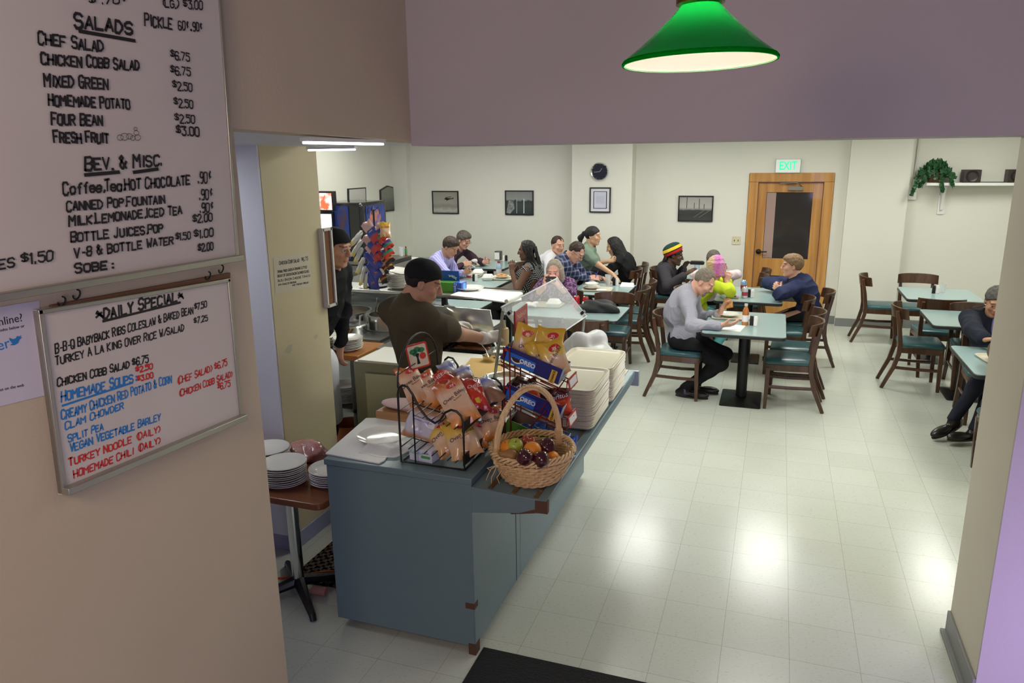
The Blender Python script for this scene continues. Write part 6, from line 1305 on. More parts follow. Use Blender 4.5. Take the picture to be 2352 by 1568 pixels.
# bearded man at the near table
P('person in a pale grey shirt leaning over his lunch at the near table', (-.08, 3.87, .565), 0, py(1637, 625, 3.86), pitch=38, yaw=-12, skin='fair', vox=.005, s=1.02,
  hands={1: pz(1655, 747, .80), -1: py(1652, 727, 4.06)}, elbows={1: (-.35, -.6, -.8), -1: (-.3, .5, -.8)}, hdir={1: (1, .12, .12), -1: (.45, -.15, .9)}, palm={1: (.1, .55, .9), -1: (.75, -.6, -.2)}, curl=(.35, .55),
  feet={1: (V3(-.02, 3.80, .085), V3(1, -.1, 0)), -1: (V3(.06, 3.97, .085), V3(1, .0, 0))}, bow=.07, shrug=.03, shirt=cloth('pale_grey_shirt', (.34, .335, .385), (.29, .285, .335), 'stripe', 500, (0, 1, 0)), collar=cloth('pale_grey_collar', (.36, .355, .405)), trousers=K_BLACK, shoes=SHOE, hair=H_GR, hstyle='recede', beard=hair_mat('grey_beard', (.16, .11, .08), (.30, .25, .2)), belly=.02)
q = person.last
t = thing('pizza_slice', 'bitten pizza slice in the bearded man\'s raised hand', 'food', tuple(q['WR'][-1]))
c = Vector(q['WR'][-1])+Vector((.075, -.02, .11)); FMx = frame(c, (.8, -.5, .35), (-.2, .3, .9))
MB().zprism([(-.05, -.045), (.05, -.05), (.055, .01), (.02, .045), (-.03, .055), (-.06, .01)], -.006, .004).xf(FMx).build('crust', mat('pizza_crust', (.50, .24, .07), .7, bump=(70, .6)), t, bevel=.003)
MB().zprism([(-.04, -.04), (.045, -.042), (.05, .0), (.01, .035), (-.035, .04)], .0042, .007).xf(FMx).build('topping', mat('pizza_topping', (.55, .14, .04), .45, var=((.72, .50, .18), 70, .2)), t)
# man in navy pullover
P('person in a navy pullover sitting with clasped hands before the oak door', (1.13, 5.47, .565), 180, py(1820, 585, 5.40), pitch=2, yaw=8, skin='fair', hands={1: pz(1797, 662, .83), -1: pz(1795, 668, .83)}, elbows={1: (.2, .7, -.7), -1: (.2, -.8, -.6)}, hdir={1: (-.75, -.45, .45), -1: (-.75, .45, .45)}, palm={1: (0, -1, .1), -1: (0, 1, .1)}, curl=(.75, .75),
  shirt=cloth('navy_wool', (.020, .026, .075), (.026, .032, .085), 'noise', 60), collar=cloth('navy_collar', (.012, .013, .028)), trousers=K_BLACK, shoes=SHOE, hair=H_BR, hstyle='full', shrug=.05, loose=.022, feet={1: (V3(.92, 5.56, .085), V3(-1, .0, 0)), -1: (V3(.90, 5.38, .085), V3(-1, .0, 0))})
# pink-haired woman
P('person with blond and magenta hair in a lime green sweater', (-.09, 5.25, .565), 0, py(1650, 587, 5.20), pitch=0, yaw=22, s=.92, hs=.96, sh_w=.16, skin='fair', hands={1: py(1669, 648, 5.16), -1: py(1667, 645, 5.30)}, elbows={1: (.3, -.6, -1), -1: (.3, .5, -1)}, hdir={1: (.15, .25, .9), -1: (.15, -.25, .9)}, palm={1: (.1, 1, -.1), -1: (.1, -1, -.1)}, curl=(.8, .8),
  shirt=cloth('lime_sweater', (.52, .62, .03)), sleeve=.72, trousers=cloth('aqua_skirt', (.15, .50, .52)), shoes=SHOE, hair=ramp_mat('blond_magenta_hair', [(0, (.50, .36, .17)), (.50, (.56, .40, .22)), (.66, (.60, .22, .42)), (.85, (.62, .13, .50)), (1, (.60, .25, .45))], 'X', .5, wave=(6, .35), bump=(140, .5)), hstyle='bob', loose=.015)
# grey-haired diner behind
P('person with grey hair in a pale pink shirt, mostly hidden behind the pink-haired diner', (-.05, 6.13, .565), 90, py(1640, 575, 6.18), pitch=15, s=.92, skin='fair', hands={1: (.06, 6.29, .80), -1: (-.12, 6.29, .80)}, feet={1: (V3(.04, 6.24, .085), V3(0, 1, 0)), -1: (V3(-.14, 6.24, .085), V3(0, 1, 0))}, shirt=cloth('pale_pink_shirt', (.66, .52, .55)), trousers=K_BLACK, shoes=SHOE, hair=H_SALT, hstyle='short', vox=.007)
# knit cap diner
P('person in a green, yellow and red knit cap eating at the back table', (-.62, 6.72, .565), 0, py(1556, 566, 6.66), pitch=12, skin='dark', hands={1: pz(1572, 632, .80), -1: pz(1570, 616, .80)}, elbows={1: (-.3, -.6, -.9), -1: (-.3, .6, -.9)}, palm={1: (.2, .4, -.9), -1: (.2, -.4, -.9)}, curl=(.6, .6),
  shirt=cloth('charcoal_jacket', (.040, .036, .044)), collar=cloth('charcoal_collar', (.028, .026, .03)), trousers=K_JEANS, shoes=SHOE, hair=H_BLK, hstyle='dreads', beard=hair_mat('dark_grey_beard', (.03, .025, .022), (.10, .09, .08)), loose=.022, fold=.009)
q = person.last; hm = Matrix([[*(q['HM'][i]), q['hc'][i]] for i in range(3)]+[[0, 0, 0, 1]])
hat = MB().lathe([(.096, 0), (.104, .012), (.110, .035), (.108, .060), (.095, .088), (.072, .108), (.04, .120), (0, .123)], n=32); me_h = hat.build('knit_cap', ramp_mat('knit_stripes', [(0, (.60, .02, .015)), (.22, (.60, .02, .015)), (.23, (.012, .012, .012)), (.33, (.012, .012, .012)), (.34, (.78, .55, .03)), (.60, (.78, .55, .03)), (.61, (.012, .014, .014)), (.66, (.01, .045, .035)), (1, (.01, .045, .035))], 'Z', .9, bump=(120, .8)), None, smooth=180)
for e in me_h.material_slots[0].material.node_tree.nodes:
    if e.type == 'VALTORGB': e.color_ramp.interpolation = 'CONSTANT'
adopt(me_h, q['root']); me_h.matrix_basis = hm @ Matrix.Translation((0, -.022, .028)) @ Euler((math.radians(38), 0, 0)).to_matrix().to_4x4() @ Matrix.Diagonal((1, 1.22, 1.15, 1))
# woman in black
P('person with long black hair in a black top bending over the back table', (-1.24, 6.56, .565), 180, py(1402, 547, 6.50), pitch=24, yaw=4, s=.95, hs=.96, sh_w=.155, skin='asian', bow=.10, shrug=.03, hands={1: (-1.62, 6.62, .80), -1: (-1.60, 6.42, .80)}, shirt=cloth('black_knit', (.010, .010, .011)), trousers=K_BLACK, shoes=SHOE, hair=H_BLK, hstyle='long')
# waitress
P('person with a ponytail in a green T-shirt and white apron reaching over the soup table', (-1.60, 5.98, .72), 0, py(1364, 521, 5.98), pitch=4, yaw=-4, s=.86, hs=.94, sh_w=.165, skin='asian', hands={1: pz(1413, 634, .84), -1: py(1398, 600, 6.22)}, elbows={1: (-.4, -.4, -.8), -1: (-.5, .5, -.9)}, hdir={1: (.75, -.25, -.55), -1: (.9, -.1, .2)}, palm={1: (-.2, 0, -1), -1: (0, -.8, .6)}, curl=(.25, .8), bow=.02,
  feet={1: (V3(-1.66, 5.90, .08), V3(1, 0, 0)), -1: (V3(-1.62, 6.10, .08), V3(1, 0, 0))}, shirt=cloth('sage_green_tee', (.16, .22, .16)), sleeve=.36, trousers=K_BLACK, shoes=SHOE, apron=cloth('white_apron', (.66, .66, .70)), hair=H_BLK, hstyle='ponytail', loose=.018, bust=.01, shirt_len=.04)
# plaid shirt man
P('person with glasses in a dark blue plaid shirt writing with a pen', (-1.58, 5.32, .565), 0, py(1338, 562, 5.40), pitch=42, yaw=-8, skin='fair', bow=.08, shrug=.03, hands={1: pz(1352, 640, .80), -1: pz(1385, 640, .78)}, elbows={1: (-.3, -.8, -.6), -1: (-.3, .6, -.8)}, hdir={1: (.95, .2, .1), -1: (.9, -.3, -.1)}, palm={1: (0, .6, -.6), -1: (0, -.3, -.9)}, curl=(.8, .4),
  shirt=cloth('blue_plaid', (.025, .03, .07), (.24, .26, .38), 'plaid', 95, (.75, .66, 0)), collar=cloth('blue_plaid_collar', (.04, .05, .11)), trousers=K_JEANS, shoes=SHOE, hair=H_DK, hstyle='recede', glasses=True)
q = person.last; w0 = Vector(q['WR'][1]); tag(MB().tube([w0+Vector((.085, .012, -.02)), w0+Vector((.10, .01, .05)), w0+Vector((.125, .008, .10))], [.003, .005, .005], 8).build('pen', mat('blue_pen', (.05, .05, .45), .3)), 'blue pen in the plaid-shirt man\'s hand', 'pen')
# phone lady
P('person with long grey hair and a purple blouse taking a picture with a phone', (-1.47, 4.55, .565), -90, py(1272, 599, 4.42), pitch=16, yaw=3, s=.93, hs=.97, sh_w=.16, skin='fair', hands={1: py(1249, 660, 4.16), -1: py(1283, 655, 4.14)}, elbows={1: (-.55, .2, -1), -1: (.65, .2, -1)}, hdir={1: (.10, -.35, .95), -1: (-.45, -.3, .8)}, palm={1: (.9, .1, .0), -1: (-.8, .35, .3)}, curl=(.35, .8),
  shirt=cloth('purple_print', (.065, .02, .06), (.26, .14, .28), 'noise', 34), sleeve=.62, trousers=K_BLACK, shoes=SHOE, hair=H_LG, hstyle='long', loose=.02, bust=.01)
q = person.last; c = py(1265, 641, 4.10); FB = frame(c, (1, .05, .0), (.0, .25, 1))
ph = thing('smartphone', 'black smartphone held up by the grey-haired woman', 'phone', tuple(c)); MB().zprism(rrect(.115, .060, .008, 3), -.004, .004).xf(FB).build('case', mat('phone_case', (.04, .04, .035), .3), ph, bevel=.0015)
MB().zprism(rrect(.105, .052, .003, 3), -.0048, -.0041).xf(FB).build('screen', mat('phone_screen', (.1, .1, .1), .1, emit=((.75, .55, 1.0), 22)), ph)
wt = Vector(q['WR'][-1])*.85+Vector(q['EL'][-1])*.15; d_ = (Vector(q['WR'][-1])-Vector(q['EL'][-1])).normalized(); u_ = d_.orthogonal().normalized(); v_ = d_.cross(u_)
adopt(MB().tube([wt+(u_*math.cos(a)+v_*math.sin(a))*.031 for a in np.linspace(0, 2*PI, 17)[:-1]], .005, 6, closed=True).build('bracelet', CHROME), q['root'])
# braided woman
P('person with long black braids in a sleeveless houndstooth top holding a cup', (-2.23, 5.45, .565), 180, py(1207, 553, 5.42), pitch=6, yaw=6, s=1.0, skin='brown', build=1.12, hands={1: py(1184, 622, 5.48), -1: py(1176, 624, 5.24)}, elbows={1: (.3, .6, -1), -1: (.35, -.6, -1)}, hdir={1: (-.25, -.15, .9), -1: (-.1, .2, .95)}, palm={1: (-.4, -.9, 0), -1: (-.3, .9, 0)}, curl=(.6, .55),
  shirt=cloth('houndstooth', (.025, .025, .025), (.52, .52, .52), 'hound', 300), sleeve=0, shoulder_trim=cloth('black_trim', (.012, .012, .012)), trousers=K_BLACK, shoes=SHOE, hair=H_BLK, hstyle='braids', bust=.03, belly=.02, loose=.008)
q = person.last; c = (Vector(q['WR'][1])+Vector(q['WR'][-1]))/2+Vector((-.035, 0, .085))
tag(MB().lathe([(0, 0), (.030, 0), (.040, .10), (.042, .102), (.038, .10), (.028, .004), (0, .004)], n=20).xf(Matrix.Translation(c-Vector((0, 0, .05))) @ Euler((0, .35, 0)).to_matrix().to_4x4()).build('foam_cup', WHITE), 'white cup held by the braided-hair woman', 'cup')
e_ = Vector(q['hp'](-.082, -.006, -.045)); adopt(MB().ball(e_, 1, 6, (.006, .006, .016)).build('earring', WHITE), q['root'])
# white shirt man
P('person in a white shirt smiling toward the room at the back table', (-2.42, 6.66, .565), 0, py(1283, 543, 6.62), pitch=8, yaw=-38, skin='fair', hands={1: (-2.02, 6.52, .80), -1: (-2.0, 6.85, .80)}, shirt=cloth('white_shirt', (.66, .64, .68)), collar=cloth('white_collar', (.70, .68, .70)), trousers=K_BLACK, shoes=SHOE, hair=H_DK, hstyle='recede', loose=.016)
# striped shirt man
P('person with dark hair in a violet striped shirt eating at the left table', (-3.40, 5.42, .565), 0, py(1043, 549, 5.38), pitch=30, yaw=-14, skin='tan', bow=.07, hands={1: pz(1052, 652, .79), -1: pz(1066, 626, .84)}, elbows={1: (-.4, -.7, -.7), -1: (-.3, .6, -.8)}, hdir={1: (.8, .2, -.1), -1: (.8, -.1, .3)}, palm={1: (.1, .3, -.9), -1: (.2, -.7, .2)}, curl=(.5, .7),
  shirt=cloth('violet_stripe', (.30, .28, .60), (.50, .48, .74), 'stripe', 220, (.55, .83, 0)), collar=cloth('violet_collar', (.45, .43, .72)), trousers=K_NAVYT, shoes=SHOE, hair=H_DK, hstyle='full', belly=.03, shrug=.02)
# plum shirt man
P('person with glasses and greying hair in a plum shirt eating by the back wall', (-3.82, 6.78, .565), 0, py(1071, 534, 6.62), pitch=26, yaw=-16, skin='fair', bow=.08, shrug=.03, hands={1: py(1062, 607, 6.52), -1: pz(1110, 602, .82)}, elbows={1: (-.3, -.7, -.8), -1: (-.3, .6, -.7)}, hdir={1: (.9, .1, .15), -1: (.9, -.2, .2)}, palm={1: (.1, .8, -.2), -1: (.1, -.9, .2)}, curl=(.8, .6),
  shirt=cloth('plum_shirt', (.055, .03, .045)), trousers=K_BLACK, shoes=SHOE, hair=H_SALT, hstyle='full', glasses=True)
q = person.last; w0 = Vector(q['WR'][1]); tag(MB().tube([w0+Vector((.07, 0, .01)), w0+Vector((.13, -.005, .0)), w0+Vector((.20, -.01, -.03))], [.003, .003, .007], 6, flat=.5).build('fork', WHITE), 'white plastic fork in the plum-shirt man\'s hand', 'fork')
# server in olive T-shirt
P('person in an olive T-shirt, black cap and plastic gloves making a sandwich', (-1.17, .52, .93), 60, py(990, 603, .52), pitch=22, yaw=-36, skin='tan', vox=.005, s=1.0, build=1.0, sh_w=.160, hands={1: py(1118, 778, .84), -1: py(1036, 750, .98)}, elbows={1: (.2, -.35, -1), -1: (.1, -.2, -1)}, hdir={1: (.75, .6, .1), -1: (.3, .9, .05)}, palm={1: (-.4, .4, -.7), -1: (.2, 0, -1)}, curl=(.7, .5), bow=-.01,
  feet={1: (V3(-1.15, .42, .085), V3(.3, .9, 0)), -1: (V3(-1.27, .58, .085), V3(.3, 1, 0))}, shirt=cloth('olive_tee', (.072, .058, .034)), sleeve=.37, trousers=K_JEANS, shoes=SHOE, hair=H_BLK, hstyle='short', cap=cloth('black_cap', (.010, .011, .012)), gloves=mat('poly_glove', (.70, .66, .62), .35, alpha=.8), loose=.016, fold=.014, shirt_len=.16)
q = person.last; c = Vector(q['WR'][1])+Vector((.09, .075, .01))
t = thing('sauce_bottle', 'beige squeeze bottle in the server\'s gloved right hand', 'bottle', tuple(c)); MB().lathe([(0, -.06), (.030, -.06), (.032, .03), (.028, .045), (0, .045)], c, 20).build('body', mat('beige_bottle', (.62, .47, .25), .4), t); MB().lathe([(.016, .045), (.012, .06), (.004, .095), (0, .095)], c, 14).build('nozzle', mat('beige_nozzle', (.66, .52, .30), .4), t)
# cook behind the pier
P('person in a black shirt, black cap and white apron peering out behind the cork board', (-2.30, 1.0, .93), -5, py(777, 528, 1.0), pitch=12, yaw=2, skin='tan', hands={1: (-2.26, .80, .86), -1: (-2.16, 1.16, .86)}, bow=0, feet={1: (V3(-2.30, .90, .085), V3(1, -.2, 0)), -1: (V3(-2.30, 1.10, .085), V3(1, .1, 0))},
  shirt=cloth('black_shirt', (.010, .010, .012)), trousers=K_BLACK, shoes=SHOE, apron=cloth('white_apron', (.66, .66, .70)), hair=H_BLK, hstyle='short', cap=cloth('black_cap', (.010, .011, .012)), beard=None, vox=.005)
# jacketed man at the right
P('person in a navy jacket with shoulder straps, legs crossed, half hidden by the pier', (2.56, 3.90, .57), -90, py(2294, 664, 3.76), pitch=24, yaw=-8, skin='tan', hands={1: pz(2262, 780, .84), -1: (2.62, 3.32, .84)}, elbows={1: (-1, .1, -.5), -1: (.8, 0, -.6)}, hdir={1: (.8, -.4, .15), -1: (-.6, -.6, .2)}, palm={1: (.2, -.2, -.9), -1: (-.4, .1, -.8)}, curl=(.75, .7), shrug=.03,
  feet={1: (pz(2190, 962, .17), V3(-.75, -.55, -.30)), -1: (pz(2232, 1000, .09), V3(-.85, -.45, 0))}, kpole={1: (.35, -1, .9), -1: (-.1, -1, .8)}, shirt=cloth('navy_jacket', (.014, .017, .030)), jacket_open=cloth('violet_shirt', (.20, .17, .46)), trousers=K_NAVYT, shoes=SHOE, hair=hair_mat('short_grey_hair', (.05, .045, .04), (.12, .11, .10)), hstyle='short', loose=.024, fold=.007)
q = person.last; s_ = Vector(q['SH'][1]); n_ = Vector(q['N']); a_, b_ = s_.lerp(n_, .05)+Vector((0, 0, .092)), s_.lerp(n_, .62)+Vector((0, 0, .088))
adopt(MB().tube([a_, b_], .022, 6, flat=.25, up=(0, 1, 0)).build('shoulder_strap', cloth('navy_strap', (.016, .019, .034))), q['root']); adopt(MB().ball(b_+Vector((0, -.012, .008)), .008, 6).build('button', CHROME), q['root'])
# person beside the pier, only a sleeve shows
P('person in a brown jacket, only the left sleeve showing past the pier', (2.42, 2.46, .57), 90, (2.50, 2.66, 1.24), pitch=25, skin='tan', hands={1: (2.60, 3.0, .82), -1: (2.36, 3.06, .82)}, elbows={1: (.9, -.1, .3), -1: (-1, .0, .05)}, shirt=cloth('brown_jacket', (.115, .085, .05)), trousers=K_BLACK, shoes=SHOE2, hair=H_DK, hstyle='short', vox=.008, loose=.035, s=1.05)
# ================================================================ things on the tables
TZ = .7505
def at(x, y, z=TZ): return pz(x, y, z)
def can(c, m, label, band=None):
    t = thing('drink_can', label, 'can', tuple(c)); MB().lathe([(0, .002), (.025, .0), (.030, .008), (.0325, .014), (.0325, .105), (.030, .113), (.0265, .119), (.0265, .122), (.024, .119), (0, .118)], c, 24).build('body', m, t, smooth=50)
    MB().lathe([(.0266, .1195), (.0268, .1225), (.024, .1195), (0, .1185)], c, 24).build('lid', CHROME, t)
    if band: MB().lathe([(.0327, .028), (.0328, .04), (.0328, .058), (.0327, .07)], c, 24).build('printed_band', band, t)
    return t
REDC = mat('can_red', (.50, .02, .025), .25, .3, coat=.3); BLUC = mat('can_blue', (.25, .42, .66), .3, .3); WHC = mat('can_white', (.68, .68, .70), .3, .3)
def shaker(c, dark, label, w=.034, h=.088, rot=0.0):
    t = thing('pepper_shaker' if dark else 'salt_shaker', label, 'shaker', tuple(c), 'salt and pepper shakers'); M = Matrix.Translation(c) @ Matrix.Rotation(rot, 4, 'Z')
    MB().zprism(rrect(w, w, .008, 3), 0, h*.86).xf(M).build('body', BLACK if dark else WHITE, t, bevel=.003); MB().zprism(rrect(w*.86, w*.86, .008, 3), h*.86, h).xf(M).build('cap', BLACK if dark else WHITE, t, bevel=.003); return t
def pair(xs, ys, where):
    c = at(xs, ys); shaker(c, False, 'white salt shaker '+where); shaker(Vector((c.x-.038, c.y+.012, TZ)), True, 'black pepper shaker '+where)
def ttray(c, label, rot=0.0): o = tray_mb(.355, .28).build('food_tray', TRAY, smooth=50); o.location = c; o.rotation_euler = (0, 0, rot); return tag(o, label, 'tray')
def foam(c, label, rot=0.0, open_=False):
    t = thing('foam_box', label, 'takeout box', tuple(c)); M = Matrix.Translation(c) @ Matrix.Rotation(rot, 4, 'Z'); m = mat('white_foam', (.78, .77, .73), .7)
    for nm, z0, z1, w0, w1 in (('base', 0, .036, .115, .14), ('lid', .037, .075, .142, .10)):
        MB().prism(rrect(1, 1, .16, 4), lambda p: (p[0]*w0, p[1]*w0, z0), lambda p: (p[0]*w1, p[1]*w1, z1)).xf(M).build(nm, m, t, bevel=.006)
    MB().prism(rrect(1, 1, .14, 4), lambda p: (p[0]*.15, p[1]*.15, .033), lambda p: (p[0]*.15, p[1]*.15, .039)).xf(M).build('rim', m, t)
    return t
def bottle(c, body, capm, label, h=.2, r=.034, lab=None):
    t = thing('drink_bottle', label, 'bottle', tuple(c)); k = h/.2
    MB().lathe([(0, 0), (r, .002), (r, .115*k), (r*.92, .135*k), (r*.55, .165*k), (r*.42, .172*k), (r*.42, .182*k), (0, .182*k)], c, 24).build('body', body, t, smooth=50); MB().lathe([(0, .178*k), (r*.52, .178*k), (r*.52, h), (0, h)], c, 20).build('cap', capm, t)
    if lab: MB().lathe([(r*1.01, .035*k), (r*1.015, .036*k), (r*1.015, .095*k), (r*1.01, .096*k)], c, 24).build('label_band', lab, t)
    return t
def dish(c, r, label, food=None, foodlab=None, name='plate'):
    o = plate_mb(r, .018).xf(Matrix.Translation(c)).build(name, CHINA, smooth=50); tag(o, label, 'plate')
    if food: lump('food', (c[0], c[1], c[2]+.012), (r*.62, r*.55, .022), food, 3+int(r*1000), foodlab, 'food', .35, 12, 6)
    return o
FRY = mat('fried_food', (.42, .17, .05), .6, var=((.65, .40, .15), 60, .2)); BUN = mat('burger_bun', (.58, .38, .16), .6, var=((.50, .25, .08), 25, .2)); NAPK = mat('crumpled_napkin', (.80, .79, .77), .8)
# near table
ttray((.36, 4.08, TZ), 'beige tray with a plate on the bearded man\'s table', .05); dish((.34, 4.10, TZ+.017), .10, 'white plate on the tray before the bearded man')
P4 = [at(*p) for p in ((1652, 757), (1700, 762), (1713, 748), (1668, 744))]; tag(MB().prism([(p.x, p.y) for p in P4], lambda p: (p[0], p[1], TZ), lambda p: (p[0], p[1], TZ+.002)).build('paper_sheet', PAPER), 'white sheet of paper under the bearded man\'s right hand', 'paper')
c = at(1711, 746); bottle(c, mat('orange_juice', (.42, .14, .03), .12, coat=.5), mat('clear_cap', (.55, .55, .50), .3), 'small juice bottle with a white label on the near table', .2, .030, mat('white_label', (.72, .70, .70), .5))
c = at(1735, 748); shaker(c, False, 'white salt shaker beside the juice bottle on the near table'); shaker(Vector((c.x-.036, c.y+.014, TZ)), True, 'black pepper shaker beside the juice bottle on the near table')
# table with cans
can(at(1710, 684), WHC, 'white and red drink can, nearer of two before the navy-clad man', mat('can_ring', (.45, .05, .08), .35)); can(at(1707, 668), BLUC, 'pale blue and red drink can, farther of two before the navy-clad man', REDC)
pair(1728, 683, 'beside the two cans before the navy-clad man')
c = at(1682, 684); t = thing('wallet', 'tan notebook with a black phone on it by the lime green elbow', 'notebook', tuple(c)); MB().box((c.x, c.y, TZ+.008), (.13, .09, .014)).build('cover', mat('tan_leather', (.35, .25, .18), .6), t, bevel=.002); tag(MB().box((c.x-.01, c.y+.01, TZ+.0195), (.10, .06, .008)).build('phone', BLACK, bevel=.002), 'black phone lying on the tan notebook', 'phone')
# back table with knit cap diner
ttray((-.12, 6.62, TZ), 'beige tray in front of the knit-cap diner', 0); dish((-.12, 6.62, TZ+.017), .10, 'white plate before the knit-cap diner', FRY, 'browned food on the knit-cap diner\'s plate')
bottle((.0, 6.78, TZ), mat('water_bottle', (.55, .60, .64), .1, alpha=.5), WHITE, 'clear water bottle beside the knit-cap diner\'s tray', .2, .032, mat('blue_label', (.2, .35, .6), .5))
c = Vector((-.26, 7.0, TZ)); t = thing('visor', 'black folded visor resting on cans at the far end of the knit-cap diner\'s table', 'visor', tuple(c)); MB().prism([(-.09, 0), (.09, 0), (.10, .03), (.08, .05), (-.08, .05), (-.10, .03)], lambda p: (c.x+p[0], c.y-.03, TZ+.09+p[1]), lambda p: (c.x+p[0], c.y+.03, TZ+.09+p[1])).build('brim', BLACK, t, bevel=.008); MB().cyl((c.x, c.y, TZ), (c.x, c.y, TZ+.09), .035).build('prop', mat('pale_blue_print', (.4, .5, .6), .5), t)
lump('bag', (-.02, 7.02, TZ), (.14, .06, .05), mat('olive_canvas', (.12, .13, .05), .8), 9, 'crumpled olive green bag against the back wall on the knit-cap diner\'s table', 'bag', .3, 14, 4)
# soup tray table
ttray((-1.22, 5.22, TZ), 'beige tray holding the soup bowl before the plaid-shirt man', .08)
c = Vector((-1.30, 5.26, TZ+.017)); dish(c, .105, 'white saucer under the soup bowl'); t = MB().lathe([(0, .002), (.045, .0), (.075, .035), (.082, .045), (.078, .046), (.05, .012), (0, .010)], c+Vector((0, 0, .012)), 32).build('soup_bowl', CHINA); tag(t, 'off-white soup bowl on the plaid-shirt man\'s tray', 'bowl')
tag(MB().box((-1.15, 5.12, TZ+.022), (.11, .09, .004), (0, 0, .3)).build('napkin', NAPK), 'folded napkin on the soup tray', 'napkin')
c = at(1396, 655, TZ+.017); t = thing('drinking_glass', 'glass of pale drink beside the soup tray', 'glass', tuple(c)); MB().lathe([(0, .001), (.028, .001), (.036, .13), (.0345, .13), (.027, .006), (0, .006)], c, 24).build('glass', mat('clear_tumbler', (.8, .82, .82), .05, alpha=.35), t); MB().lathe([(0, .007), (.027, .007), (.031, .075), (0, .075)], c, 20).build('drink', mat('pale_drink', (.62, .42, .28), .2), t)
pair(1417, 656, 'beside the glass on the soup table'); P4 = [at(*p) for p in ((1424, 660), (1456, 661), (1456, 652), (1428, 650))]; tag(MB().prism([(p.x, p.y) for p in P4], lambda p: (p[0], p[1], TZ), lambda p: (p[0], p[1], TZ+.012)).build('order_pad', PAPER), 'white pad of paper under the waiting person\'s hand', 'paper pad')
# table with black bag
lump('shoulder_bag', (-.93, 4.02, TZ), (.19, .115, .075), mat('black_nylon', (.010, .010, .011), .6, bump=(60, .4)), 23, 'limp black bag lying on the wide table', 'bag', .42, 22, 4)
can(at(1324, 706), REDC, 'red drink can nearest the acrylic guard edge', None); can(at(1345, 707), REDC, 'red drink can touching the black bag', mat('can_white_script', (.7, .68, .66), .3)); shaker(at(1341, 712), False, 'white salt shaker in front of the red cans')
c = at(1255, 702); ttray(c, 'beige tray in front of the phone-holding woman', .0); foam(at(1272, 703, TZ+.017), 'white foam box on the phone-holding woman\'s tray', .1); lump('napkin', at(1222, 703, TZ+.018), (.07, .06, .03), NAPK, 6, 'crumpled white napkins left of the foam box under the guard', 'napkin', .4, 14, 6)
# left table
ttray(at(1078, 634), 'beige tray in front of the striped-shirt man', .0); ttray(at(1150, 640), 'beige tray in front of the braided-hair woman', .1)
dish(at(1068, 630, TZ+.017), .10, 'white plate with a sandwich before the striped-shirt man', BUN, 'sandwich on the striped-shirt man\'s plate'); dish(at(1152, 636, TZ+.017), .10, 'white plate of fries before the braided-hair woman', FRY, 'browned fries on the braided-hair woman\'s plate')
can(at(1077, 637, TZ+.017), REDC, 'red drink can on the striped-shirt man\'s tray', mat('can_white_script', (.7, .68, .66), .3)); foam(at(1098, 631, TZ+.017), 'white foam box behind the shakers on the left table', .2); foam(at(1121, 643), 'white foam box at the near edge of the left table', .1)
pair(1094, 646, 'in front of the foam boxes on the left table'); bottle(at(1146, 634, TZ), mat('blue_bottle', (.35, .50, .66), .12, alpha=.8), mat('red_cap', (.35, .03, .05), .4), 'clear bottle with a dark red cap on the left table', .2, .036, WHC)
# back-left table
ttray(at(1085, 608), 'beige tray on the back-wall table before the plum-shirt man', .0); lump('sandwich_wrap', at(1105, 607, TZ+.018), (.11, .07, .05), NAPK, 8, 'white paper wrapped food on the plum-shirt man\'s tray', 'food', .4, 14, 5)
c = at(1145, 597); t = thing('napkin_holder', 'chrome and black napkin holder on the back-wall table', 'napkin holder', tuple(c)); MB().box((c.x, c.y, TZ+.07), (.10, .10, .14)).build('case', mat('dark_chrome', (.12, .12, .12), .25, .9), t, bevel=.012); MB().box((c.x-.004, c.y-.0515, TZ+.068), (.078, .004, .11)).build('napkins', PAPER, t)
shaker(at(1157, 599), False, 'white salt shaker beside the napkin holder'); shaker(at(1163, 599), True, 'black pepper shaker beside the napkin holder')
# right tables
pair(2153, 674, 'on the farthest right-hand table'); c = at(2164, 671); tag(MB().lathe([(0, .001), (.028, .001), (.030, .10), (.028, .10), (.026, .005), (0, .005)], c, 20).build('empty_glass', mat('clear_tumbler', (.8, .82, .82), .05, alpha=.35)), 'empty clear glass on the farthest right-hand table', 'glass')
ttray((2.42, 3.08, TZ), 'beige tray in front of the jacketed man', .15); bag('red', (2.42, 3.16, TZ+.05), (2.40, 3.02, TZ+.04), .16, (0, -.2, 1), 'red chip bag lying on the jacketed man\'s tray', 'bags on the right table', .05, LO[:0]+[('Chips', 'white', 0, .2, .04, 0)])
# ================================================================ back counter, drinks machine, screens
bc = thing('back_counter', 'grey steel back counter along the far left wall', 'counter', (-4.65, 5.6, 0)); MB().bb(-5.08, -4.22, 4.2, 6.35, .86, .92).build('top', DSTEEL, bc, bevel=.004); MB().bb(-5.08, -4.26, 4.22, 6.31, 0, .86).build('cabinet', mat('dark_cabinet', (.035, .035, .035), .5), bc); MB().bb(-4.25, -4.22, 4.22, 6.33, .68, .859).build('apron', mat('grey_panel', (.24, .23, .20), .5), bc)
fm = thing('drinks_machine', 'black soda fountain machine with blue picture panels on the back counter', 'drinks machine', (-4.6, 5.5, .92))
MB().bb(-5.0, -4.36, 5.28, 5.95, .921, 1.73).build('housing', mat('black_gloss', (.012, .012, .014), .15, coat=.4), fm, bevel=.05, seg=5)
PB = mat('panel_blue', (.018, .04, .20), .2, var=((.012, .02, .09), 5, .2), emit=((.02, .05, .25), .25)); PI1 = mat('panel_print', (.12, .05, .035), .3, var=((.02, .05, .25), 14, .15))
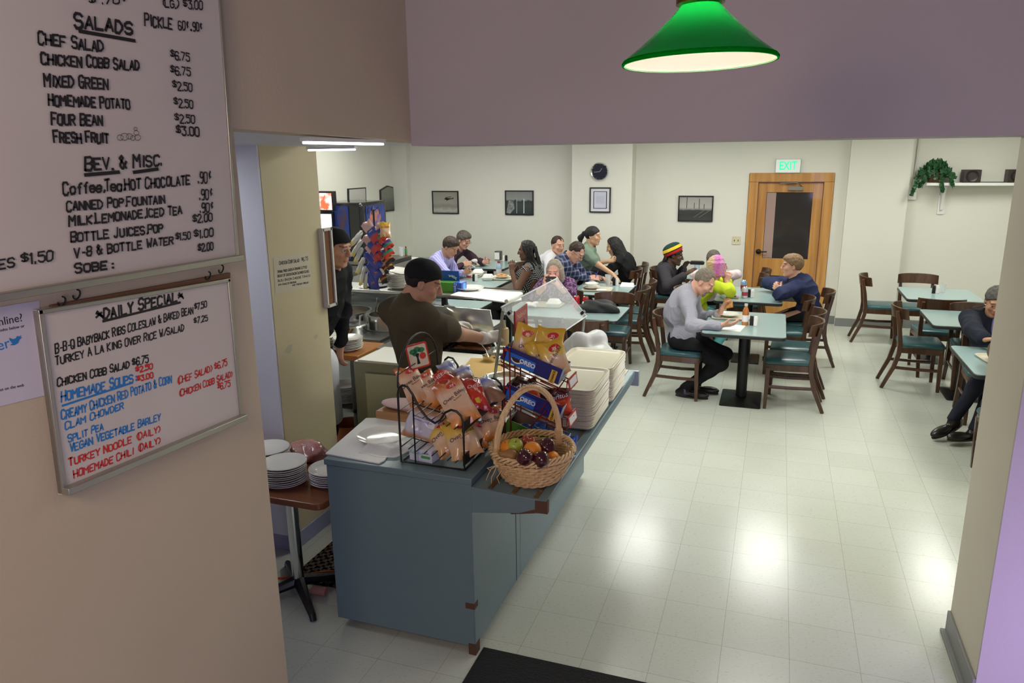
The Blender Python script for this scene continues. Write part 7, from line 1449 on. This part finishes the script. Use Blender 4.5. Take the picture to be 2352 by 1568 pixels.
fx0, fx1 = py(767, 540, 5.27).x, py(803, 540, 5.27).x; MB().bb(fx0, fx1, 5.262, 5.279, 1.0, 1.69).build('front_panel', PB, fm); pr_ = MB().prism([((fx0+fx1)/2+.02+.075*math.cos(a), 1.53+.14*math.sin(a)) for a in np.linspace(0, 2*PI, 24)[:-1]], lambda p: (p[0], 5.2615, p[1]), lambda p: (p[0], 5.2600, p[1])); pr_.build('front_picture', PI1, fm)
text_mb('PEPSI', .10, .0005).xf(frame((fx0+.06, 5.2605, 1.20), (.12, 0, 1), (-1, 0, .12))).build('lettering', INK['white'], fm)
MB().bb(-4.362, -4.352, 5.38, 5.86, 1.36, 1.68).build('side_panel', PB, fm); MB().prism([(5.60+.15*math.cos(a), 1.52+.12*math.sin(a)) for a in np.linspace(0, 2*PI, 20)[:-1]], lambda p: (-4.3515, p[0], p[1]), lambda p: (-4.349, p[0], p[1])).build('side_picture', mat('panel_print_orange', (.50, .16, .04), .3, var=((.03, .08, .30), 16, .15)), fm)
MB().bb(-4.9, -4.42, 5.24, 5.28, .93, .97).bb(-4.85, -4.82, 5.2, 5.28, 1.2, 1.26).build('dispenser', DSTEEL, fm)
for (yt, yb, nm, c1, c2, lb) in ((441, 482, 'upper', (1.0, .95, .95), (.9, .12, .05), 'upper lit menu screen with a red, white and blue picture'), (489, 527, 'lower', (.85, 1.0, .98), (.25, .55, .60), 'lower lit menu screen showing pale green and white')):
    t = thing('menu_screen', lb+' beside the drinks machine', 'screen', tuple(py(747, (yt+yb)/2, 5.20)))
    A, B = py(722, yt, 5.20), py(765, yb, 5.20); MB().bb(A.x-.12, B.x, 5.20, 5.30, B.z-.02, A.z+.01).build('housing', BLACK, t, bevel=.004)
    em = mat('screen_'+nm, c1, .4, var=(c2, 7, .08), emit=(c1, 1.0)); nt = em.node_tree; b_ = nt.nodes['Principled BSDF']; nt.links.new(b_.inputs['Base Color'].links[0].from_socket, b_.inputs['Emission Color']); b_.inputs['Emission Strength'].default_value = 1.3
    MB().bb(A.x-.10, B.x-.012, 5.196, 5.199, B.z+.0, A.z-.012).build('display', em, t)
    if nm == 'lower': MB().bb(A.x-.02, A.x+.02, 5.22, 5.28, .92, B.z-.02).build('stand', BLACK, t)
c = pz(922, 588, .9205); tag(MB().lathe([(0, .001), (.030, .001), (.042, .13), (.040, .13), (.028, .005), (0, .005)], c, 20).build('clear_cup', mat('clear_cup', (.85, .87, .86), .1, alpha=.3)), 'clear plastic cup on the grey back counter', 'cup')
c = pz(933, 588, .9205); t = thing('hot_sauce', 'small green and red sauce bottle on the grey back counter', 'bottle', tuple(c)); MB().lathe([(0, 0), (.018, 0), (.018, .02), (.0175, .02)], c, 14).build('base', mat('sauce_red', (.35, .05, .02), .3), t); MB().lathe([(.018, .02), (.018, .095), (.010, .115), (0, .115)], c, 14).build('label_band', mat('sauce_green', (.05, .22, .08), .4), t); MB().lathe([(.010, .115), (.011, .14), (0, .14)], c, 12).build('cap', REDC, t)
c = Vector((-4.35, 6.62, TZ)); tag(MB().box(c+Vector((0, 0, .05)), (.16, .12, .10)).build('napkin_stack', PAPER, bevel=.01), 'white stack of napkins on the corner table behind the back counter', 'napkins')
# ================================================================ pictures, clock, sign, shelf on the back wall
FRB = mat('black_frame', (.012, .012, .013), .35); GL_ = 0
def pic(name, label, y, x0, y0, x1, y1, m, fw=.016, cat='picture', th=.025, sides=None):
    A, B = py(x0, y0, y), py(x1, y1, y); zt, zb = A.z, B.z; xa, xb = py(x0, (y0+y1)/2, y).x, py(x1, (y0+y1)/2, y).x
    t = thing(name, label, cat, ((xa+xb)/2, y, zb)); f = MB(); f.bb(xa, xb, y-th, y-.001, zt-fw, zt).bb(xa, xb, y-th, y-.001, zb, zb+fw).bb(xa, xa+fw, y-th, y-.001, zb+fw, zt-fw).bb(xb-fw, xb, y-th, y-.001, zb+fw, zt-fw)
    f.build('frame', FRB, t); MB().bb(xa+fw, xb-fw, y-th*.55, y-.001, zb+fw, zt-fw).build('print', m, t)
    return t, xa+fw, xb-fw, zb+fw, zt-fw, y-th*.55
def grey(name, c1, c2, sc): return mat(name, c1, .15, var=(c2, sc, .15), spec=.5)
t, a, b_, c0, c1_, yf = pic('framed_photo', 'framed black-and-white photograph of a small aeroplane over clouds', BY, 994, 438, 1054, 491, ramp_mat('sky_print', [(0, (.20, .19, .17)), (.25, (.45, .42, .38)), (.42, (.26, .25, .22)), (.6, (.34, .32, .28)), (1, (.30, .28, .24))], 'Z', .15, wave=(4, .25)))
pw, ph_ = b_-a, c1_-c0; ox, oz = a+pw*.66, c0+ph_*.67
MB().prism([(-.20, .01), (-.13, .05), (-.02, .03), (.10, .02), (.16, .06), (.18, .05), (.17, .0), (.05, -.02), (-.05, -.06), (-.10, -.09), (-.12, -.05), (-.18, -.03)], lambda p: (ox+p[0]*pw, yf-.002, oz+p[1]*ph_), lambda p: (ox+p[0]*pw, yf, oz+p[1]*ph_)).build('aeroplane', BLACK, t); MB().prism([(-.16, .07), (.08, .11), (.10, .085), (-.14, .045)], lambda p: (ox+p[0]*pw, yf-.002, oz+p[1]*ph_), lambda p: (ox+p[0]*pw, yf, oz+p[1]*ph_)).build('upper_wing', BLACK, t)
t, a, b_, c0, c1_, yf = pic('framed_photo', 'framed black-and-white aerial photograph left of the clock column', BY, 1161, 437, 1226, 494, ramp_mat('aerial_print', [(0, (.03, .04, .04)), (.5, (.05, .06, .06)), (.68, (.04, .045, .045)), (.74, (.26, .27, .26)), (1, (.22, .23, .22))], 'Z', .12, wave=(5, .2)))
MB().prism([(0, .05), (.16, .0), (.36, .25), (.30, .55), (.12, .62)], lambda p: (a+p[0]*(b_-a)*.9, yf-.001, c0+p[1]*(c1_-c0)), lambda p: (a+p[0]*(b_-a)*.9, yf, c0+p[1]*(c1_-c0))).build('shore', grey('shore_print', (.14, .15, .15), (.28, .29, .28), 30), t)
for (fx, w_) in ((.66, .03), (.40, .012)): MB().prism([(fx, .03), (fx+w_*.9, .03), (fx+w_, .68), (fx+.004, .68)], lambda p: (a+p[0]*(b_-a), yf-.0015, c0+p[1]*(c1_-c0)), lambda p: (a+p[0]*(b_-a), yf, c0+p[1]*(c1_-c0))).build('pale_streak', mat('pale_streak_print', (.62, .70, .72), .3), t)
t, a, b_, c0, c1_, yf = pic('framed_photo', 'framed black-and-white photograph of a rail yard with poles, left of the oak door', BY, 1558, 449, 1638, 509, ramp_mat('yard_print', [(0, (.07, .07, .068)), (.3, (.05, .05, .05)), (.48, (.06, .06, .058)), (.56, (.30, .29, .27)), (.62, (.42, .40, .37)), (1, (.36, .34, .32))], 'Z', .15, wave=(5, .12)))
for fx, h0 in ((.22, .98), (.60, .92), (.45, .75), (.75, .7)): MB().bb(a+(b_-a)*fx, a+(b_-a)*(fx+.018), yf-.002, yf, c0+(c1_-c0)*.5, c0+(c1_-c0)*h0).build('pole', FRB, t)
for fx in (.45, .62): MB().prism([(fx, .12), (fx+.015, .12), (fx+.36, .45), (fx+.345, .45)], lambda p: (a+p[0]*(b_-a)*.98, yf-.001, c0+p[1]*(c1_-c0)), lambda p: (a+p[0]*(b_-a)*.98, yf, c0+p[1]*(c1_-c0))).build('rail', grey('rail_print', (.22, .22, .21), (.30, .3, .29), 30), t)
t, a, b_, c0, c1_, yf = pic('framed_certificate', 'framed certificate with a double black border below the wall clock', BY-.30, 1355, 430, 1403, 488, mat('certificate_mat', (.66, .66, .70), .2))
w_, h_ = b_-a, c1_-c0; MB().bb(a+w_*.14, b_-w_*.14, yf-.002, yf, c0+h_*.12, c1_-h_*.12).build('inner_border', FRB, t); MB().bb(a+w_*.18, b_-w_*.18, yf-.003, yf-.001, c0+h_*.145, c1_-h_*.145).build('sheet', mat('certificate_sheet', (.55, .56, .66), .25), t)
ln = MB()
for k in range(6): ln.bb(a+w_*.28, b_-w_*.28, yf-.0034, yf-.003, c0+h_*(.36+.055*k), c0+h_*(.375+.055*k))
ln.build('printed_lines', mat('grey_ink', (.32, .33, .40), .5), t)
# left wall pictures (face +X)
def lpic(label, poly, m, th=.02):
    C = [px(x, y, -5.1) for x, y in poly]; cen = sum(C, Vector())/len(C); t = thing('framed_photo', label, 'picture', tuple(cen))
    MB().prism(C, lambda p: (-5.1, p[1], p[2]), lambda p: (-5.1+th, p[1], p[2])).build('frame', FRB, t); MB().prism([cen+(p-cen)*.90 for p in C], lambda p: (-5.1+th, p[1], p[2]), lambda p: (-5.1+th+.002, p[1], p[2])).build('print', m, t); return t
lpic('framed black-and-white photograph behind the drinks machine', [(797, 433), (838, 430), (839, 480), (798, 484)], ramp_mat('tower_print', [(0, (.10, .10, .09)), (.5, (.14, .14, .12)), (.65, (.45, .44, .40)), (1, (.5, .49, .45))], 'Z', .2, wave=(9, .4)))
lpic('framed arch-topped black-and-white photograph in the far left corner', [(871, 436), (888, 426), (906, 431), (907, 483), (873, 488)], ramp_mat('market_print', [(0, (.04, .042, .038)), (.5, (.10, .105, .09)), (.75, (.17, .18, .15)), (1, (.20, .20, .17))], 'Z', .2, wave=(8, .4)))
# clock
cy_ = BY-.30; c = py(1378, 394, cy_); r_ = (py(1399, 394, cy_)-c).length; t = thing('wall_clock', 'round wall clock with a chrome rim and dark blue face', 'clock', tuple(c)); RM = Matrix.Rotation(PI/2, 3, 'X')
MB().lathe([(r_*.84, .0), (r_, .0), (r_, .018), (r_*.93, .034), (r_*.84, .026), (r_*.84, .0)], (c.x, cy_, c.z), 40, RM).build('rim', CHROME, t); MB().lathe([(0, .012), (r_*.86, .012)], (c.x, cy_, c.z), 40, RM).build('face', mat('clock_face', (.012, .014, .03), .2), t)
for nm, ang, L_ in (('minute_hand', 185, .62), ('hour_hand', 55, .42)):
    a_ = math.radians(ang); d_ = Vector((math.cos(a_), 0, math.sin(a_))); MB().tube([Vector((c.x, cy_-.016, c.z)), Vector((c.x, cy_-.016, c.z))+d_*r_*L_], .0035, 6).build(nm, mat('hand_silver', (.6, .6, .62), .3, .6), t)
tk = MB()
for k in range(12): a_ = k*PI/6; d_ = Vector((math.cos(a_), 0, math.sin(a_))); tk.tube([Vector((c.x, cy_-.0125, c.z))+d_*r_*.74, Vector((c.x, cy_-.0125, c.z))+d_*r_*.80], .002, 4)
tk.build('hour_marks', mat('hand_silver', (.6, .6, .62), .3, .6), t)
# exit sign
A, B = py(1783, 366, BY), py(1837, 396, BY); t = thing('exit_sign', 'lit white sign reading EXIT in green above the oak door', 'sign', tuple(A)); MB().bb(A.x, B.x, BY-.06, BY-.001, B.z, A.z).build('housing', mat('sign_white', (.74, .76, .72), .4, emit=((.8, 1, .9), .10)), t, bevel=.006)
MB().bb(A.x-.006, B.x+.006, BY-.05, BY-.012, B.z-.006, A.z+.006).build('rim', mat('sign_rim', (.42, .43, .40), .5), t)
text_mb('EXIT', (A.z-B.z)*.80, .001, bold=.003).xf(frame(((A.x+B.x)/2, BY-.0615, (A.z+B.z)/2), (1, 0, 0), (0, 0, 1)) @ Matrix.Diagonal((.78, 1.12, 1, 1))).build('lettering', mat('exit_green', (.02, .45, .22), .4, emit=((.02, .75, .38), .95)), t)
# switch plate
c = py(1691, 552, BY); t = thing('wall_plate', 'ivory double switch plate left of the oak door', 'switch', tuple(c)); MB().box((c.x, BY-.005, c.z), (.115, .008, .115)).build('plate', mat('ivory_plastic', (.62, .57, .38), .4), t, bevel=.003)
for d_ in (-.025, .025): MB().box((c.x+d_, BY-.011, c.z), (.010, .008, .024)).build('toggle', mat('brown_toggle', (.10, .06, .03), .4), t)
# shelf with plant and speakers
A, B = py(2120, 418, BY), py(2345, 424, BY); zs = A.z; t = thing('shelf', 'white wall shelf carrying a plant and small speakers', 'shelf', tuple(A)); MB().bb(A.x, 3.75, BY-.26, BY-.001, zs-.035, zs).build('board', mat('white_shelf', (.74, .73, .70), .4), t, bevel=.003)
bx = py(2163, 460, BY).x; br = MB().bb(bx-.04, bx+.04, BY-.018, BY-.001, zs-.40, zs-.036).tube([(bx, BY-.2, zs-.04), (bx, BY-.13, zs-.07), (bx, BY-.07, zs-.16), (bx, BY-.03, zs-.34)], .018, 8); br.build('bracket', mat('white_shelf', (.74, .73, .70), .4), t)
for (x, nm) in ((2228, 'small black cube speaker in the middle of the wall shelf'), (2330, 'small black speaker at the right end of the wall shelf, cut by the pier')):
    c = py(x, 416, BY-.14); t = thing('speaker', nm, 'speaker', tuple(c)); MB().bb(c.x-.095, c.x+.095, BY-.23, BY-.06, zs+.001, zs+.155).build('cabinet', mat('dark_brown_box', (.035, .018, .016), .5), t, bevel=.004); MB().lathe([(.07, 0), (.065, .006), (.03, -.006), (0, -.002)], (c.x, BY-.231, zs+.078), 24, RM).build('cone', BLACK, t)
cc = py(2185, 416, BY); tag(MB().tube([(py(2240, 417, BY-.2).x, BY-.14, zs+.004), (py(2260, 417, BY-.2).x, BY-.18, zs+.006), (py(2290, 417, BY-.2).x, BY-.12, zs+.004), (py(2318, 417, BY-.2).x, BY-.14, zs+.005)], .004, 6).build('speaker_wire', BLACK), 'thin black wire along the wall shelf between the speakers', 'wire')
pc = py(2146, 414, BY-.13); t = thing('ivy_plant', 'trailing green ivy plant on the left end of the wall shelf', 'plant', (pc.x, BY-.13, zs))
MB().lathe([(0, 0), (.07, 0), (.095, .12), (.10, .125), (.09, .12), (0, .10)], (pc.x, BY-.13, zs+.001), 20).build('pot', mat('woven_pot', (.10, .045, .02), .7), t)
LF = [mat('ivy_leaf_dark', (.012, .06, .018), .45, var=((.02, .10, .03), 9, .3))]; lv = MB(); r2 = random.Random(3); stems = MB()
for i in range(440):
    a = r2.uniform(0, 2*PI); rr = r2.random()**.5; tz = r2.uniform(-.05, 1)
    if i < 350: p = Vector((pc.x+.23*rr*math.cos(a)*(1-.35*max(0, tz)), BY-.14+.11*rr*math.sin(a), zs+.09+.22*tz*(1-.5*rr*rr)-.03))
    else:
        k = i % 4; bx_ = (-.21, -.13, .05, .16)[k]; tt = r2.random(); p = Vector((pc.x+bx_-.05*tt*(1 if k < 2 else -.6), BY-.27-.02*r2.random(), zs+.03-.17*tt*(1, .4, .8, .45)[k]))
    p.y = min(p.y, BY-.03); s_ = r2.uniform(.032, .055); E_ = Euler((r2.uniform(.6, 1.9), r2.uniform(-.6, .6), r2.uniform(-.9, .9))).to_matrix()
    sh5 = [(0, -.5), (.35, -.45), (.55, -.1), (.28, .05), (.30, .45), (0, .95), (-.30, .45), (-.28, .05), (-.55, -.1), (-.35, -.45)]
    vs = [p+E_ @ Vector((x*s_, y*s_, .18*s_*(abs(x)))) for x, y in sh5]+[p+E_ @ Vector((0, 0, -.05*s_))]; lv.add(vs, [(j, (j+1) % 10, 10) for j in range(10)])
lv.build('foliage', LF[0], t, recalc=False, smooth=0)
for k, (bx_, L_) in enumerate(((-.21, .2), (-.13, .1), (.05, .18), (.16, .1))): stems.tube([(pc.x+bx_*.3, BY-.15, zs+.12), (pc.x+bx_, BY-.27, zs+.06), (pc.x+bx_*1.15, BY-.28, zs+.03-L_)], .003, 5)
stems.build('stems', mat('ivy_stem', (.08, .07, .03), .7), t)
# conduit and box
A, B = py(2083, 449, BY), py(2088, 330, BY); A.x = max(A.x+.045, 2.33); t = thing('junction_box', 'white junction box and thin conduit on the wall left of the shelf', 'conduit', (A.x, BY, A.z)); MB().box((A.x, BY-.02, A.z), (.10, .04, .10)).build('box', mat('white_shelf', (.74, .73, .70), .4), t, bevel=.006); MB().tube([(A.x, BY-.018, A.z+.05), (A.x+.01, BY-.018, 2.70)], .010, 8).build('conduit', mat('painted_conduit', (.62, .60, .54), .5), t)
# ceiling hook
c = py(822, 338, 6.6)
